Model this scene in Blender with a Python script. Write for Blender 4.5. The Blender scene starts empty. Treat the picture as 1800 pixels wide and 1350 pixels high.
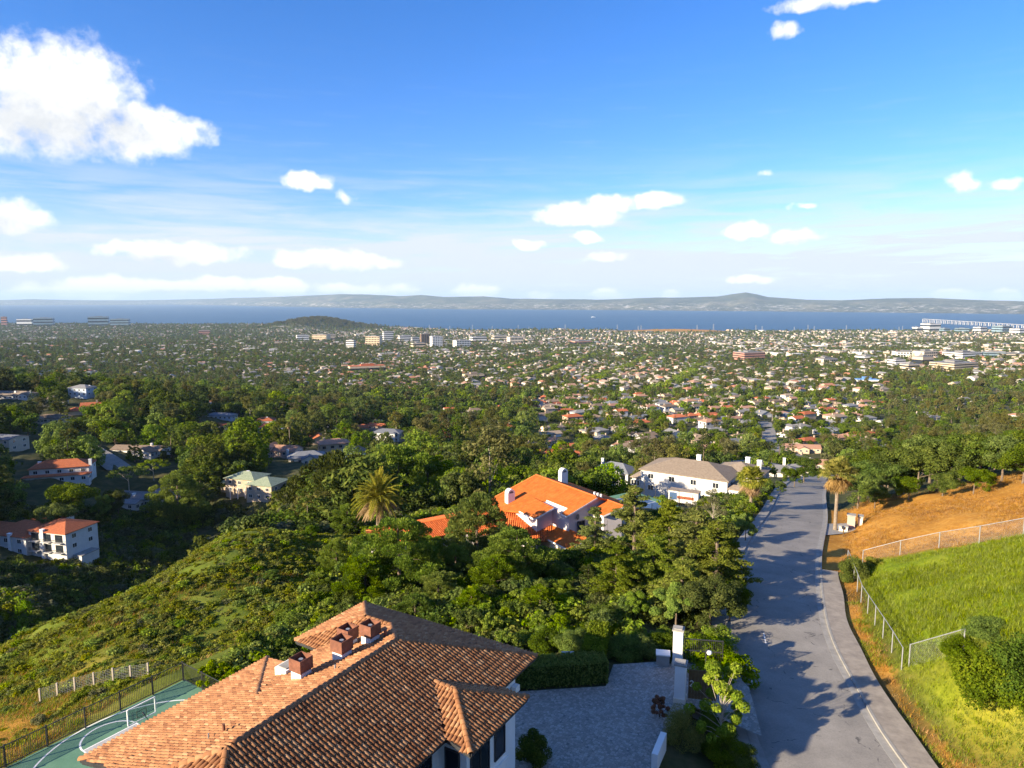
import bpy, bmesh, math, random
import numpy as np
from mathutils import Matrix, Vector, noise as mnoise

SC = bpy.context.scene
COL = SC.collection
rad = math.radians
CZ = 240.0                      # camera height above the bay, metres
PITCH = math.atan(149 / 1200.0)

# ------------------------------------------------------------------ camera
cam_d = bpy.data.cameras.new('camera'); cam = bpy.data.objects.new('camera', cam_d); COL.objects.link(cam)
cam.location = (0, 0, CZ); cam.rotation_euler = (math.pi / 2 - PITCH, 0, 0)
cam_d.sensor_width = 36.0; cam_d.lens = 24.0; cam_d.clip_start = 0.5; cam_d.clip_end = 200000
SC.camera = cam

# ------------------------------------------------------------------ sun, sky, exposure
SUN_EL, SUN_AZ = rad(20.0), rad(-121.0)      # azimuth from +Y towards +X
sun_d = bpy.data.lights.new('sun', 'SUN'); sun = bpy.data.objects.new('sun', sun_d); COL.objects.link(sun)
sun_d.energy = 5.0; sun_d.angle = rad(0.53); sun_d.color = (1.0, 0.84, 0.60)
SUN_DIR = Vector((math.cos(SUN_EL) * math.sin(SUN_AZ), math.cos(SUN_EL) * math.cos(SUN_AZ), math.sin(SUN_EL)))
sun.rotation_euler = SUN_DIR.to_track_quat('Z', 'Y').to_euler()
sun.location = (-300, -150, 500)
SC.view_settings.view_transform = 'Standard'; SC.view_settings.look = 'None'
SC.view_settings.gamma = 1.0; SC.view_settings.use_curve_mapping = False
SC.view_settings.exposure = 1.5
try:
    SC.cycles.max_bounces = 6; SC.cycles.diffuse_bounces = 4; SC.cycles.glossy_bounces = 2
    SC.cycles.transmission_bounces = 3; SC.cycles.transparent_max_bounces = 6; SC.cycles.volume_bounces = 0
    SC.cycles.use_denoising = True
except Exception: pass


class NT:
    """small helper for node trees"""
    def __init__(s, tree): s.t = tree; s.t.nodes.clear()
    def n(s, kind, **kw):
        nd = s.t.nodes.new(kind)
        for k, v in kw.items():
            if k == 'inp':
                for i, val in v.items():
                    if isinstance(val, bpy.types.NodeSocket): s.t.links.new(val, nd.inputs[i])
                    else: nd.inputs[i].default_value = val
            else: setattr(nd, k, v)
        return nd
    def m(s, op, a, b=0.0, c=None, clamp=False):
        d = {0: a, 1: b}
        if c is not None: d[2] = c
        return s.n('ShaderNodeMath', operation=op, use_clamp=clamp, inp=d).outputs[0]
    def smooth(s, x, a, b, lo=0.0, hi=1.0):
        return s.n('ShaderNodeMapRange', interpolation_type='SMOOTHSTEP', inp={0: x, 1: a, 2: b, 3: lo, 4: hi}).outputs[0]
    def lin(s, x, a, b, lo=0.0, hi=1.0):
        return s.n('ShaderNodeMapRange', inp={0: x, 1: a, 2: b, 3: lo, 4: hi}).outputs[0]
    def mix(s, f, a, b, mode='MIX'):
        nd = s.n('ShaderNodeMix', data_type='RGBA', blend_type=mode, clamp_factor=True)
        for i, v in ((0, f), (6, a), (7, b)):
            if isinstance(v, bpy.types.NodeSocket): s.t.links.new(v, nd.inputs[i])
            else: nd.inputs[i].default_value = v if i == 0 else tuple(v) + ((1.0,) if len(v) == 3 else ())
        return nd.outputs[2]
    def noise(s, vec, scale, detail=4.0, rough=0.55, dist=0.0):
        nd = s.n('ShaderNodeTexNoise', inp={'Scale': scale, 'Detail': detail, 'Roughness': rough, 'Distortion': dist})
        if vec is not None: s.t.links.new(vec, nd.inputs['Vector'])
        return nd.outputs[0]
    def ramp(s, f, stops):
        nd = s.n('ShaderNodeValToRGB'); s.t.links.new(f, nd.inputs[0]); e = nd.color_ramp.elements
        while len(e) < len(stops): e.new(0.5)
        for el, (p, c) in zip(e, stops): el.position = p; el.color = tuple(c) + (1.0,)
        return nd.outputs[0]


def world():
    w = bpy.data.worlds.new('World'); SC.world = w; w.use_nodes = True
    N = NT(w.node_tree)
    tc = N.n('ShaderNodeTexCoord').outputs['Generated']
    sky = N.n('ShaderNodeTexSky', sky_type='NISHITA', sun_disc=False, sun_elevation=SUN_EL, sun_rotation=SUN_AZ % (2 * math.pi),
              altitude=200.0, air_density=1.0, dust_density=0.25, ozone_density=3.0)
    hsv = N.n('ShaderNodeHueSaturation', inp={'Hue': 0.50, 'Saturation': 1.2, 'Value': 1.0, 'Color': N.mix(1.0, sky.outputs[0], (.84, .86, 1.10), 'MULTIPLY')})
    sep = N.n('ShaderNodeSeparateXYZ', inp={0: tc})
    x, y, z = sep.outputs
    az = N.m('ARCTAN2', x, y); el = N.m('ARCSINE', z)
    # clouds: (azimuth deg, elevation deg, half width deg, half height deg up, half height deg down, weight)
    def ae(px, py):
        u = (px - 900) / 1200; v = (py - 675) / 1200; c, s = math.cos(PITCH), math.sin(PITCH)
        d = Vector((u, c - v * s, -(s + v * c))).normalized()
        return math.atan2(d.x, d.y), math.asin(d.z)
    cl = [(95, 170, 185, 118, 85, 1.), (40, 215, 190, 70, 68, 1.), (235, 225, 115, 58, 66, 1.), (318, 228, 55, 26, 32, .8),
          (18, 385, 80, 44, 26, 1.), (545, 320, 46, 17, 13, .85), (594, 346, 17, 10, 10, .6),
          (320, 446, 118, 26, 20, 1.), (212, 440, 60, 16, 12, .7), (36, 462, 85, 20, 14, .8), (572, 458, 78, 22, 15, 1.), (655, 460, 45, 10, 10, .6),
          (245, 506, 200, 22, 20, 1.3), (120, 512, 120, 12, 10, 1.), (400, 500, 90, 14, 12, 1.), (500, 505, 50, 15, 12, 1.1), (840, 514, 48, 12, 9, 1.1), (640, 510, 90, 12, 10, .9),
          (1020, 376, 74, 18, 19, .95), (1078, 358, 42, 15, 13, .9), (1163, 354, 37, 16, 11, .85), (930, 431, 22, 9, 8, .8), (1035, 420, 28, 11, 9, .9),
          (1062, 453, 44, 9, 8, .7), (1303, 408, 43, 17, 11, 1.), (1398, 418, 56, 15, 12, 1.), (1311, 493, 40, 10, 7, 1.),
          (1475, 2, 125, 22, 13, .95), (1379, 55, 32, 15, 14, .8), (1697, 320, 28, 19, 18, .75), (1770, 326, 30, 12, 10, .7),
          (1690, 519, 50, 11, 8, 1.2), (1760, 521, 40, 11, 8, 1.2), (1070, 519, 36, 9, 7, 1.), (945, 518, 26, 6, 5, .7), (1182, 520, 24, 6, 4, .7),
          (1409, 365, 11, 5, 4, .55), (1350, 304, 10, 4, 4, .4)]
    R = random.Random(5)
    n1 = N.noise(tc, 13.0, 6.0, 0.62, 0.2)
    n2 = N.noise(tc, 50.0, 4.0, 0.58)
    wc = N.n('ShaderNodeTexNoise', inp={'Vector': tc, 'Scale': 27.0, 'Detail': 2.0, 'Roughness': 0.5}); ws = N.n('ShaderNodeSeparateColor', inp={0: wc.outputs[1]}).outputs
    az = N.m('MULTIPLY_ADD', N.m('SUBTRACT', n1, 0.5), 0.05, N.m('MULTIPLY_ADD', N.m('SUBTRACT', ws[0], 0.5), 0.055, az)); ew = N.m('MULTIPLY_ADD', N.m('SUBTRACT', ws[1], 0.5), 0.022, el)
    def vm(op, a, b, c=None):
        d = {0: a, 1: b}
        if c is not None: d[2] = c
        return N.n('ShaderNodeVectorMath', operation=op, inp=d).outputs[0]
    A3 = N.n('ShaderNodeCombineXYZ', inp={0: az, 1: az, 2: az}).outputs[0]; E3 = N.n('ShaderNodeCombineXYZ', inp={0: ew, 1: ew, 2: ew}).outputs[0]
    def field(lst):
        """three clouds at a time: soft blobs, steeper below than above"""
        F = None
        while len(lst) % 3: lst = lst + [(3.0, 1.2, .01, .01, .01, .5)]
        for i in range(0, len(lst), 3):
            g = lst[i:i + 3]; col = lambda fn: tuple(fn(c) for c in g)
            dx = vm('MULTIPLY_ADD', A3, col(lambda c: 1 / c[2]), col(lambda c: -c[0] / c[2]))
            up = vm('MULTIPLY_ADD', E3, col(lambda c: 1 / c[3]), col(lambda c: -c[1] / c[3]))
            dn = vm('MULTIPLY_ADD', E3, col(lambda c: -1 / c[4]), col(lambda c: c[1] / c[4]))
            v = vm('MAXIMUM', up, dn)
            f = vm('MULTIPLY_ADD', v, v, vm('MULTIPLY', dx, dx))
            f = vm('MULTIPLY_ADD', f, col(lambda c: -c[5]), col(lambda c: c[5]))
            F = f if F is None else vm('MAXIMUM', F, f)
        q = N.n('ShaderNodeSeparateXYZ', inp={0: F}).outputs
        return N.m('MAXIMUM', N.m('MAXIMUM', q[0], q[1]), q[2])
    lst = []
    for (px, py, rx, ru, rd, wt) in cl:
        a, e = ae(px, py); k = math.cos(math.atan((px - 900) / 1200)) ** 2 * 1.0
        lst.append((a, e, rx / 1200 * k + .004, ru / 1200 * max(k, .75) + .002, rd / 1200 * max(k, .75) + .002, wt))
    for i in range(30):            # same clouds go on round the unseen sky, more added for white fill
        a = (0.78 + R.random() * 4.7); a = a - 2 * math.pi if a > math.pi else a
        e = rad(R.choice([4, 7, 10, 16, 24, 34, 45, 58])); sz = 0.02 + 0.16 * R.random() * (e + .15)
        lst.append((a, e, sz * 2.2, sz * .8, sz * .5, .9))
    F = field(lst)
    shade = []
    for (px, py, rx, ry) in [(110, 222, 190, 62), (20, 400, 70, 22), (300, 456, 100, 14), (330, 520, 200, 10), (575, 468, 70, 9), (1400, 426, 50, 7)]:
        a, e = ae(px, py); shade.append((a, e, rx / 1200 * .75, ry / 1200 * .9, ry / 1200 * .9, 1.))
    S = field(shade)
    body = N.m('MULTIPLY_ADD', N.m('SUBTRACT', n1, 0.5), 1.7, N.m('MULTIPLY_ADD', N.m('SUBTRACT', n2, 0.5), 1.25, F))
    dens = N.m('MULTIPLY', N.smooth(body, -0.08, 0.85), N.smooth(F, -0.9, 0.15))
    grey = N.m('MULTIPLY', N.smooth(S, -.2, 1.0), N.smooth(n1, 0.72, 0.36))
    ccol = N.mix(N.m('MULTIPLY', grey, 0.8), (5.8, 5.7, 5.5), (3.3, 3.45, 3.6))
    # thin high streaks near the horizon and a wisp
    st = N.n('ShaderNodeMapping', inp={0: tc, 3: (2.2, 2.2, 26.0), 2: (0.03, 0.06, 0.0)})
    s1 = N.noise(st.outputs[0], 2.1, 5.0, 0.6, 0.4)
    veil = N.m('MULTIPLY', N.smooth(s1, 0.34, 0.72), N.m('MULTIPLY', N.smooth(el, rad(12.5), rad(3.5)), 0.9))
    s2 = N.noise(st.outputs[0], 4.7, 3.0, 0.6)
    veil = N.m('ADD', veil, N.m('MULTIPLY', N.smooth(s2, 0.5, 0.8), N.m('MULTIPLY', N.smooth(el, rad(22), rad(6)), 0.12)), clamp=True)
    veil = N.m('ADD', veil, N.m('MULTIPLY', N.smooth(el, rad(8.5), rad(0)), 0.8), clamp=True)
    base = N.mix(veil, hsv.outputs[0], (3.75, 4.05, 4.4))
    col = N.mix(N.m('MULTIPLY', dens, 0.97), base, ccol)
    bg = N.n('ShaderNodeBackground', inp={0: col, 1: 0.080})
    N.n('ShaderNodeOutputWorld', inp={0: bg.outputs[0]})
    w.cycles.sampling_method = 'MANUAL'; w.cycles.sample_map_resolution = 512
world()

# ------------------------------------------------------------------ mesh and tagging helpers
def mesh(name, V, F, mats=(), smooth=False, fm=None, attr=None):
    """V (n,3); F (m,k) array or list of index lists"""
    me = bpy.data.meshes.new(name)
    V = np.asarray(V, dtype=np.float32)
    if isinstance(F, np.ndarray):
        m, k = F.shape
        me.vertices.add(len(V)); me.vertices.foreach_set('co', V.ravel())
        me.loops.add(m * k); me.loops.foreach_set('vertex_index', F.astype(np.int32).ravel())
        me.polygons.add(m); me.polygons.foreach_set('loop_start', np.arange(0, m * k, k, dtype=np.int32))
        try: me.polygons.foreach_set('loop_total', np.full(m, k, dtype=np.int32))
        except Exception: pass
    else:
        me.from_pydata([tuple(map(float, v)) for v in V], [], F); m = len(F)
    for mt in (mats if isinstance(mats, (list, tuple)) else [mats]): me.materials.append(mt)
    if fm is not None: me.polygons.foreach_set('material_index', np.asarray(fm, dtype=np.int32))
    if smooth: me.polygons.foreach_set('use_smooth', np.ones(m, dtype=bool))
    if attr:
        for an, (dom, arr) in attr.items():
            arr = np.asarray(arr, dtype=np.float32)
            if arr.ndim == 1: a = me.attributes.new(an, 'FLOAT', dom); a.data.foreach_set('value', arr)
            else: a = me.attributes.new(an, 'FLOAT_COLOR', dom); a.data.foreach_set('color', arr.ravel())
    me.update(calc_edges=True)
    return me

def ob(name, me, parent=None, loc=None, rz=0.0, scale=None):
    o = bpy.data.objects.new(name, me); COL.objects.link(o)
    if parent is not None: o.parent = parent
    if loc is not None: o.location = loc
    if rz: o.rotation_euler = (0, 0, rz)
    if scale is not None: o.scale = scale if hasattr(scale, '__len__') else (scale,) * 3
    return o

def tag(o, label=None, cat=None, group=None, kind=None):
    if label: o['label'] = label
    if cat: o['category'] = cat
    if group: o['group'] = group
    if kind: o['kind'] = kind
    return o

class MB:
    """collects quads, boxes, tubes into one mesh"""
    def __init__(s): s.V = []; s.F = []; s.M = []
    def add(s, V, F, mi=0):
        o = len(s.V); s.V += [tuple(v) for v in V]
        for f in F: s.F.append([i + o for i in f]); s.M.append(mi)
    def poly(s, V, mi=0): s.add(V, [list(range(len(V)))], mi)
    def box(s, x0, x1, y0, y1, z0, z1, mi=0):
        s.add([(x0, y0, z0), (x1, y0, z0), (x1, y1, z0), (x0, y1, z0), (x0, y0, z1), (x1, y0, z1), (x1, y1, z1), (x0, y1, z1)],
              [[0, 3, 2, 1], [4, 5, 6, 7], [0, 1, 5, 4], [1, 2, 6, 5], [2, 3, 7, 6], [3, 0, 4, 7]], mi)
    def bar(s, a, b, w, h=None, mi=0, up=(0, 0, 1)):
        a = Vector(a); b = Vector(b); h = h or w; d = (b - a).normalized(); u = Vector(up)
        if abs(d.dot(u)) > .98: u = Vector((1, 0, 0))
        r = d.cross(u).normalized(); u = r.cross(d).normalized(); V = []
        for p in (a, b):
            for (i, j) in ((-1, -1), (1, -1), (1, 1), (-1, 1)): V.append(p + r * (i * w / 2) + u * (j * h / 2))
        s.add(V, [[0, 1, 2, 3], [7, 6, 5, 4], [0, 4, 5, 1], [1, 5, 6, 2], [2, 6, 7, 3], [3, 7, 4, 0]], mi)
    def tube(s, pts, rs, n=6, mi=0, cap=True):
        o = len(s.V); pts = [Vector(p) for p in pts]
        for i, p in enumerate(pts):
            d = (pts[min(i + 1, len(pts) - 1)] - pts[max(i - 1, 0)]).normalized()
            u = Vector((0, 0, 1)) if abs(d.z) < .9 else Vector((1, 0, 0))
            a = d.cross(u).normalized(); b = d.cross(a)
            for k in range(n):
                t = 2 * math.pi * k / n
                s.V.append(tuple(p + (a * math.cos(t) + b * math.sin(t)) * rs[i]))
        for i in range(len(pts) - 1):
            for k in range(n):
                k2 = (k + 1) % n
                s.F.append([o + i * n + k, o + i * n + k2, o + (i + 1) * n + k2, o + (i + 1) * n + k]); s.M.append(mi)
        if cap:
            s.F.append([o + (len(pts) - 1) * n + k for k in range(n)]); s.M.append(mi)
            s.F.append([o + k for k in reversed(range(n))]); s.M.append(mi)
    def slab(s, pts, t, mi=0):
        """polygon pts extruded down by t"""
        n = len(pts); lo = [(p[0], p[1], p[2] - t) for p in pts]
        s.add(list(pts) + lo, [list(range(n)), list(reversed(range(n, 2 * n)))] + [[i, i + n, (i + 1) % n + n, (i + 1) % n] for i in range(n)], mi)
    def mesh(s, name, mats, smooth=False): return mesh(name, s.V, s.F, mats, smooth, s.M)
    def obj(s, name, mats, parent=None, smooth=False, **k): return ob(name, s.mesh(name, mats, smooth), parent, **k)

def empty(name, loc, rz=0.0):
    o = bpy.data.objects.new(name, None); COL.objects.link(o); o.location = loc; o.rotation_euler = (0, 0, rz); o.empty_display_size = .5
    return o

# ------------------------------------------------------------------ materials
MATS = {}
def new_mat(name):
    m = bpy.data.materials.new(name); m.use_nodes = True; MATS[name] = m
    return m, NT(m.node_tree)

def geo_pos(N): return N.n('ShaderNodeNewGeometry').outputs['Position']
def obj_pos(N): return N.n('ShaderNodeTexCoord').outputs['Object']
def finish(N, col, rough=0.8, bump=None, bs=0.3, bd=0.02, spec=0.3, metal=0.0):
    b = N.n('ShaderNodeBsdfPrincipled', inp={'Roughness': rough, 'Specular IOR Level': spec, 'Metallic': metal})
    if isinstance(col, bpy.types.NodeSocket): N.t.links.new(col, b.inputs['Base Color'])
    else: b.inputs['Base Color'].default_value = tuple(col) + (1,)
    if bump is not None:
        bp = N.n('ShaderNodeBump', inp={'Strength': bs, 'Distance': bd, 'Height': bump}); N.t.links.new(bp.outputs[0], b.inputs['Normal'])
    N.n('ShaderNodeOutputMaterial', inp={0: b.outputs[0]})
    return b

def mottled(name, c1, c2, scale=1.0, rough=0.85, detail=5, coords='obj', bs=0.2, bd=0.02, spec=0.25, per_obj=0.0, metal=0.0, c3=None):
    m, N = new_mat(name); p = obj_pos(N) if coords == 'obj' else geo_pos(N)
    n = N.noise(p, scale, detail, 0.6)
    st = [(0.32, c1), (0.68, c2)] if c3 is None else [(0.3, c1), (0.5, c2), (0.7, c3)]
    col = N.ramp(n, st)
    if per_obj:
        r = N.n('ShaderNodeObjectInfo').outputs['Random']
        hs = N.n('ShaderNodeHueSaturation', inp={'Hue': 0.5, 'Saturation': 1.0, 'Value': N.lin(r, 0, 1, 1 - per_obj, 1 + per_obj), 'Color': col}); col = hs.outputs[0]
    finish(N, col, rough, n, bs, bd, spec, metal)
    return m

def foliage(name, dark, mid, light, hue_var=0.02, val_var=0.25, nscale=0.45, transl=0.35):
    """leaf material: colour changes leaf by leaf, clump by clump and tree by tree"""
    m, N = new_mat(name)
    oi = N.n('ShaderNodeObjectInfo'); rnd = oi.outputs['Random']
    lf = N.n('ShaderNodeAttribute', attribute_name='tint').outputs['Fac']
    cl = N.noise(geo_pos(N), nscale, 2.0, 0.5)
    f = N.m('ADD', N.m('MULTIPLY', lf, 0.5), N.m('MULTIPLY', cl, 0.5))
    col = N.ramp(f, [(0.28, dark), (0.5, mid), (0.74, light)])
    h = N.n('ShaderNodeHueSaturation', inp={'Hue': N.lin(rnd, 0, 1, 0.5 - hue_var, 0.5 + hue_var * .6),
            'Saturation': N.lin(N.m('FRACT', N.m('MULTIPLY', rnd, 7.3)), 0, 1, 0.82, 1.08),
            'Value': N.lin(N.m('FRACT', N.m('MULTIPLY', rnd, 13.7)), 0, 1, 1 - val_var, 1 + val_var), 'Color': col})
    d = N.n('ShaderNodeBsdfDiffuse', inp={0: h.outputs[0]})
    t = N.n('ShaderNodeBsdfTranslucent', inp={0: h.outputs[0]})
    mx = N.n('ShaderNodeMixShader', inp={0: transl, 1: d.outputs[0], 2: t.outputs[0]})
    N.n('ShaderNodeOutputMaterial', inp={0: mx.outputs[0]})
    return m
# ------------------------------------------------------------------ terrain
def ray(px, py):
    c, s = math.cos(PITCH), math.sin(PITCH); x = (px - 900) / 1200; y = (py - 675) / 1200
    return np.array([x, c - y * s, -(s + y * c)])
def at_z(px, py, zrel):                   # ground point seen in the survey picture, at a height below the drone
    r = ray(px, py); return r * (zrel / r[2])
def at_d(px, py, d):                      # ... at a horizontal distance
    r = ray(px, py); return r * (d / math.hypot(r[0], r[1]))
def bear(px, d, z):                       # point on a bearing at a distance and height
    r = ray(px, 524); k = d / math.hypot(r[0], r[1]); return np.array([r[0] * k, r[1] * k, z])

ROAD = np.array([(17.2, 8, -26.2), (17.8, 20, -26.4), (18.6, 36.5, -26.9), (20.3, 46, -27.4), (23.6, 58, -28.2), (31.6, 77, -29.8), (44.9, 104, -33.7), (60.5, 138, -39.6), (80.6, 178, -48.2), (112, 228, -60)])
def catmull(P, n=12):
    out = []
    for i in range(len(P) - 1):
        p0, p1, p2, p3 = P[max(i - 1, 0)], P[i], P[i + 1], P[min(i + 2, len(P) - 1)]
        for t in np.linspace(0, 1, n, endpoint=False):
            out.append(.5 * ((2 * p1) + (p2 - p0) * t + (2 * p0 - 5 * p1 + 4 * p2 - p3) * t * t + (3 * p1 - p0 - 3 * p2 + p3) * t ** 3))
    out.append(P[-1]); return np.array(out)
ROADC = catmull(ROAD)
RW = 7.3

cp = []
def C(*a): cp.append(np.array(a, float))
for p in ROAD: C(*p)
# house plots and the driveway
for p in [(-12, 20, -25.4), (0, 20, -25.4), (0, 34, -25.5), (-10, 34, -25.6), (8, 30, -25.9), (9, 42, -26.3), (13, 26, -26), (14, 46, -26.8), (-22, 30, -29.2), (-18, 42, -29.5)]: C(*p)
for p in [(-36, 36, -30.3), (-26, 51, -30.4), (-45, 40, -32.2), (-37, 56, -33.2), (-60, 40, -36), (-50, 62, -37.5)]: C(*p)
for p in [(0, 55, -28), (8, 62, -28.8), (-12, 56, -29.5), (15, 70, -29.6), (0, 75, -31.5), (-15, 75, -33), (15, 90, -33.5), (0, 96, -35.5), (-12, 100, -36), (14, 108, -36.6), (-24, 88, -35.8), (-30, 65, -34.2),
          (30, 100, -34), (0, 116, -37.5), (-14, 116, -37.8), (24, 125, -39), (42, 130, -39.8)]: C(*p)
# crest of the spur and its far side
for p in [(-33.8, 108.6, -39), (-46.5, 105, -40.3), (-49, 92.7, -40.2), (-53.4, 81.6, -40.2), (-59, 78, -41.3), (-75, 66, -44)]: C(*p)
for (px, d, z) in [(389, 150, -70), (250, 140, -74), (100, 130, -74), (-200, 120, -72), (540, 160, -64), (700, 160, -55), (900, 165, -54), (1050, 170, -52), (-600, 110, -60)]: C(*bear(px, d, z))
# hill that shades the valley, left of the picture
for p in [(-140, 0, -24), (-185, 35, -16), (-205, 95, -32), (-255, 140, -32), (-310, 190, -34), (-380, 270, -42), (-440, 380, -36), (-120, -40, -20)]: C(*p)
# right-hand slopes: verge, meadow, golden hill
for (px, py, z) in [(1586, 1157, -26.2), (1514, 1050, -28), (1488, 979, -29.2), (1798, 937, -22.8), (1650, 960, -26.2), (1800, 1000, -21), (1650, 1060, -25), (1800, 1100, -20.5), (1750, 1280, -25), (1620, 1340, -26.4),
                    (1600, 895, -29.2), (1700, 870, -27.2), (1800, 848, -25), (1520, 925, -31), (1468, 908, -33.4)]: C(*at_z(px, py, z))
for p in [(95, 92, -20), (60, 55, -17), (70, 30, -12), (45, 20, -17), (40, 32, -19.5), (75, 112, -31), (62, 118, -34.5), (95, 125, -31), (130, 120, -26), (90, 150, -42), (130, 170, -42), (170, 150, -34), (120, 60, -10)]: C(*p)
# valley, far slope, plain: seen points with their distances
for (px, py, d) in [(75, 968, 205), (100, 1040, 178), (60, 1110, 152), (300, 950, 212), (450, 930, 216), (450, 866, 236), (250, 885, 250), (110, 838, 270), (180, 800, 310), (250, 800, 315), (30, 790, 335), (490, 805, 300),
                    (400, 755, 420), (150, 700, 500), (30, 703, 520), (90, 745, 410), (520, 900, 205), (620, 810, 320), (640, 755, 480), (690, 775, 400), (850, 832, 275), (760, 755, 520), (1085, 850, 235), (985, 808, 350),
                    (1120, 800, 380), (1000, 737, 560), (1225, 884, 165), (1100, 885, 190), (1350, 800, 400), (1350, 748, 560), (1500, 805, 400), (1700, 820, 330), (1600, 722, 800), (1800, 740, 620), (1800, 690, 1000)]: C(*at_d(px, py, d))
for px in (-500, 0, 450, 900, 1350, 1800, 2300):
    for (py, d) in ((690, 1000), (668, 1350), (650, 1700), (620, 2600), (600, 3700), (585, 5100)):
        C(*at_d(px, py, d))
    C(*bear(px, 7000, -240)); C(*bear(px, 30000, -240))
cp = np.array(cp)
def warp(x, y):
    az = np.clip(np.arctan2(x, y), -1.25, 1.25); r = np.maximum(np.hypot(x, y), 9.0)
    return np.stack([az * 1.7, np.log(r)], -1)
def tps_k(d2): return np.where(d2 > 1e-12, d2 * np.log(np.maximum(d2, 1e-12)), 0.0)
Wc = warp(cp[:, 0], cp[:, 1]); n_ = len(cp)
# heights are modelled relative to a smooth radial trend so that far points do not swamp near ones
def trend(r): return -26 - 205 * (1 - np.exp(-(r / 1900.0) ** 0.9))
K = tps_k(((Wc[:, None] - Wc[None]) ** 2).sum(-1)) + np.eye(n_) * 2e-3
Pm = np.concatenate([np.ones((n_, 1)), Wc], 1)
Am = np.block([[K, Pm], [Pm.T, np.zeros((3, 3))]])
sol = np.linalg.solve(Am, np.concatenate([cp[:, 2] - trend(np.hypot(cp[:, 0], cp[:, 1])), np.zeros(3)]))
def seg_dist(x, y, PL):
    """distance to polyline, height there, side (+ right)"""
    best = np.full(x.shape, 1e9); hz = np.zeros(x.shape); sd = np.zeros(x.shape)
    for i in range(len(PL) - 1):
        a, b = PL[i], PL[i + 1]; dx, dy = b[0] - a[0], b[1] - a[1]; L2 = dx * dx + dy * dy
        t = np.clip(((x - a[0]) * dx + (y - a[1]) * dy) / L2, 0, 1)
        qx, qy = a[0] + t * dx, a[1] + t * dy; d = np.hypot(x - qx, y - qy); m = d < best
        best = np.where(m, d, best); hz = np.where(m, a[2] + t * (b[2] - a[2]), hz)
        sd = np.where(m, np.sign((x - a[0]) * dy - (y - a[1]) * dx), sd)
    return best, hz, sd
def sstep(x, a, b):
    t = np.clip((x - a) / (b - a), 0, 1); return t * t * (3 - 2 * t)
HU = np.array([-0.5184, -0.8551]); HV = np.array([0.8551, -0.5184])      # axes of the near house: towards the viewer, to the right
HA = np.array([-5.489, 30.485]) * 1.0625
def pad_w(x, y, c, u, hu, hv, f):
    v = np.array([u[1], -u[0]]); a = np.abs((x - c[0]) * u[0] + (y - c[1]) * u[1]) - hu; b = np.abs((x - c[0]) * v[0] + (y - c[1]) * v[1]) - hv
    return 1 - sstep(np.maximum(a, b), 0, f)
PADS = [((-8.0, 26.0), HU, 13.5, 9.0, 3.0, -25.9), ((7.5, 34.5), HU, 9.5, 9.5, 3.0, -26.1), ((-27.0, 37.5), HU, 17.5, 7.5, 3.5, -30.25)]
def terr(x, y):
    """ground height relative to the camera"""
    x = np.asarray(x, float); y = np.asarray(y, float); sh = x.shape; x = x.ravel(); y = y.ravel(); out = np.empty(len(x))
    for i in range(0, len(x), 20000):
        q = warp(x[i:i + 20000], y[i:i + 20000])
        k = tps_k(((q[:, None] - Wc[None]) ** 2).sum(-1))
        out[i:i + 20000] = k @ sol[:n_] + sol[n_] + q @ sol[n_ + 1:]
    r = np.hypot(x, y); out += trend(r); az = np.arctan2(x, y)
    # flat plain meets the bay; a wooded knoll and a mound by the shore
    sh_d = 5230 + 90 * np.sin(az * 9 + 1) + 50 * np.sin(az * 31) + 1250 * sstep(-az, .02, .34)
    out = np.where(r > 3200, out * (1 - sstep(r, 3200, 4800)) + (-233.0) * sstep(r, 3200, 4800), out)
    out = np.where(y > sh_d - 150, out - 14 * sstep(y, sh_d - 150, sh_d + 150), out)
    for (px, d, wx, wy, h) in ((565, 5700, 260, 300, 66), (500, 5500, 230, 260, 32), (1185, 5150, 330, 160, 17), (1480, 5150, 300, 150, 5)):
        b = bear(px, d, 0); out = out + h * np.exp(-((x - b[0]) / wx) ** 2 - ((y - b[1]) / wy) ** 2)
    for (c, u, hu, hv, f, z) in PADS:
        m = r < 90; w = np.zeros(len(x)); w[m] = pad_w(x[m], y[m], c, u, hu, hv, f); out = out * (1 - w) + z * w
    m = r < 320
    if m.any():
        d, hz, sd = seg_dist(x[m], y[m], ROADC); w = 1 - sstep(d, RW / 2 + 2.4, RW / 2 + 7.0); out[m] = out[m] * (1 - w) + (hz - 0.10) * w
    return out.reshape(sh)
def tz(x, y): return float(terr(np.array([x]), np.array([y]))[0])
_rr = np.concatenate([np.arange(25, 400, .75), np.arange(400, 2000, 4), np.arange(2000, 8600, 14)])
def ground_at(px, py):
    """where the line of sight meets the ground: x, y, z (relative), distance"""
    r = ray(px, py); h = math.hypot(r[0], r[1]); X = r[0] / h * _rr; Y = r[1] / h * _rr; Z = r[2] / h * _rr
    T = terr(X, Y); i = np.argmax(Z < T)
    if not (Z < T).any(): i = len(_rr) - 1
    return X[i], Y[i], T[i], _rr[i]
def project(x, y, zrel):
    c, s = math.cos(PITCH), math.sin(PITCH); d = y * c - zrel * s; return 900 + 1200 * x / d, 675 - 1200 * (zrel * c + y * s) / d

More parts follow.
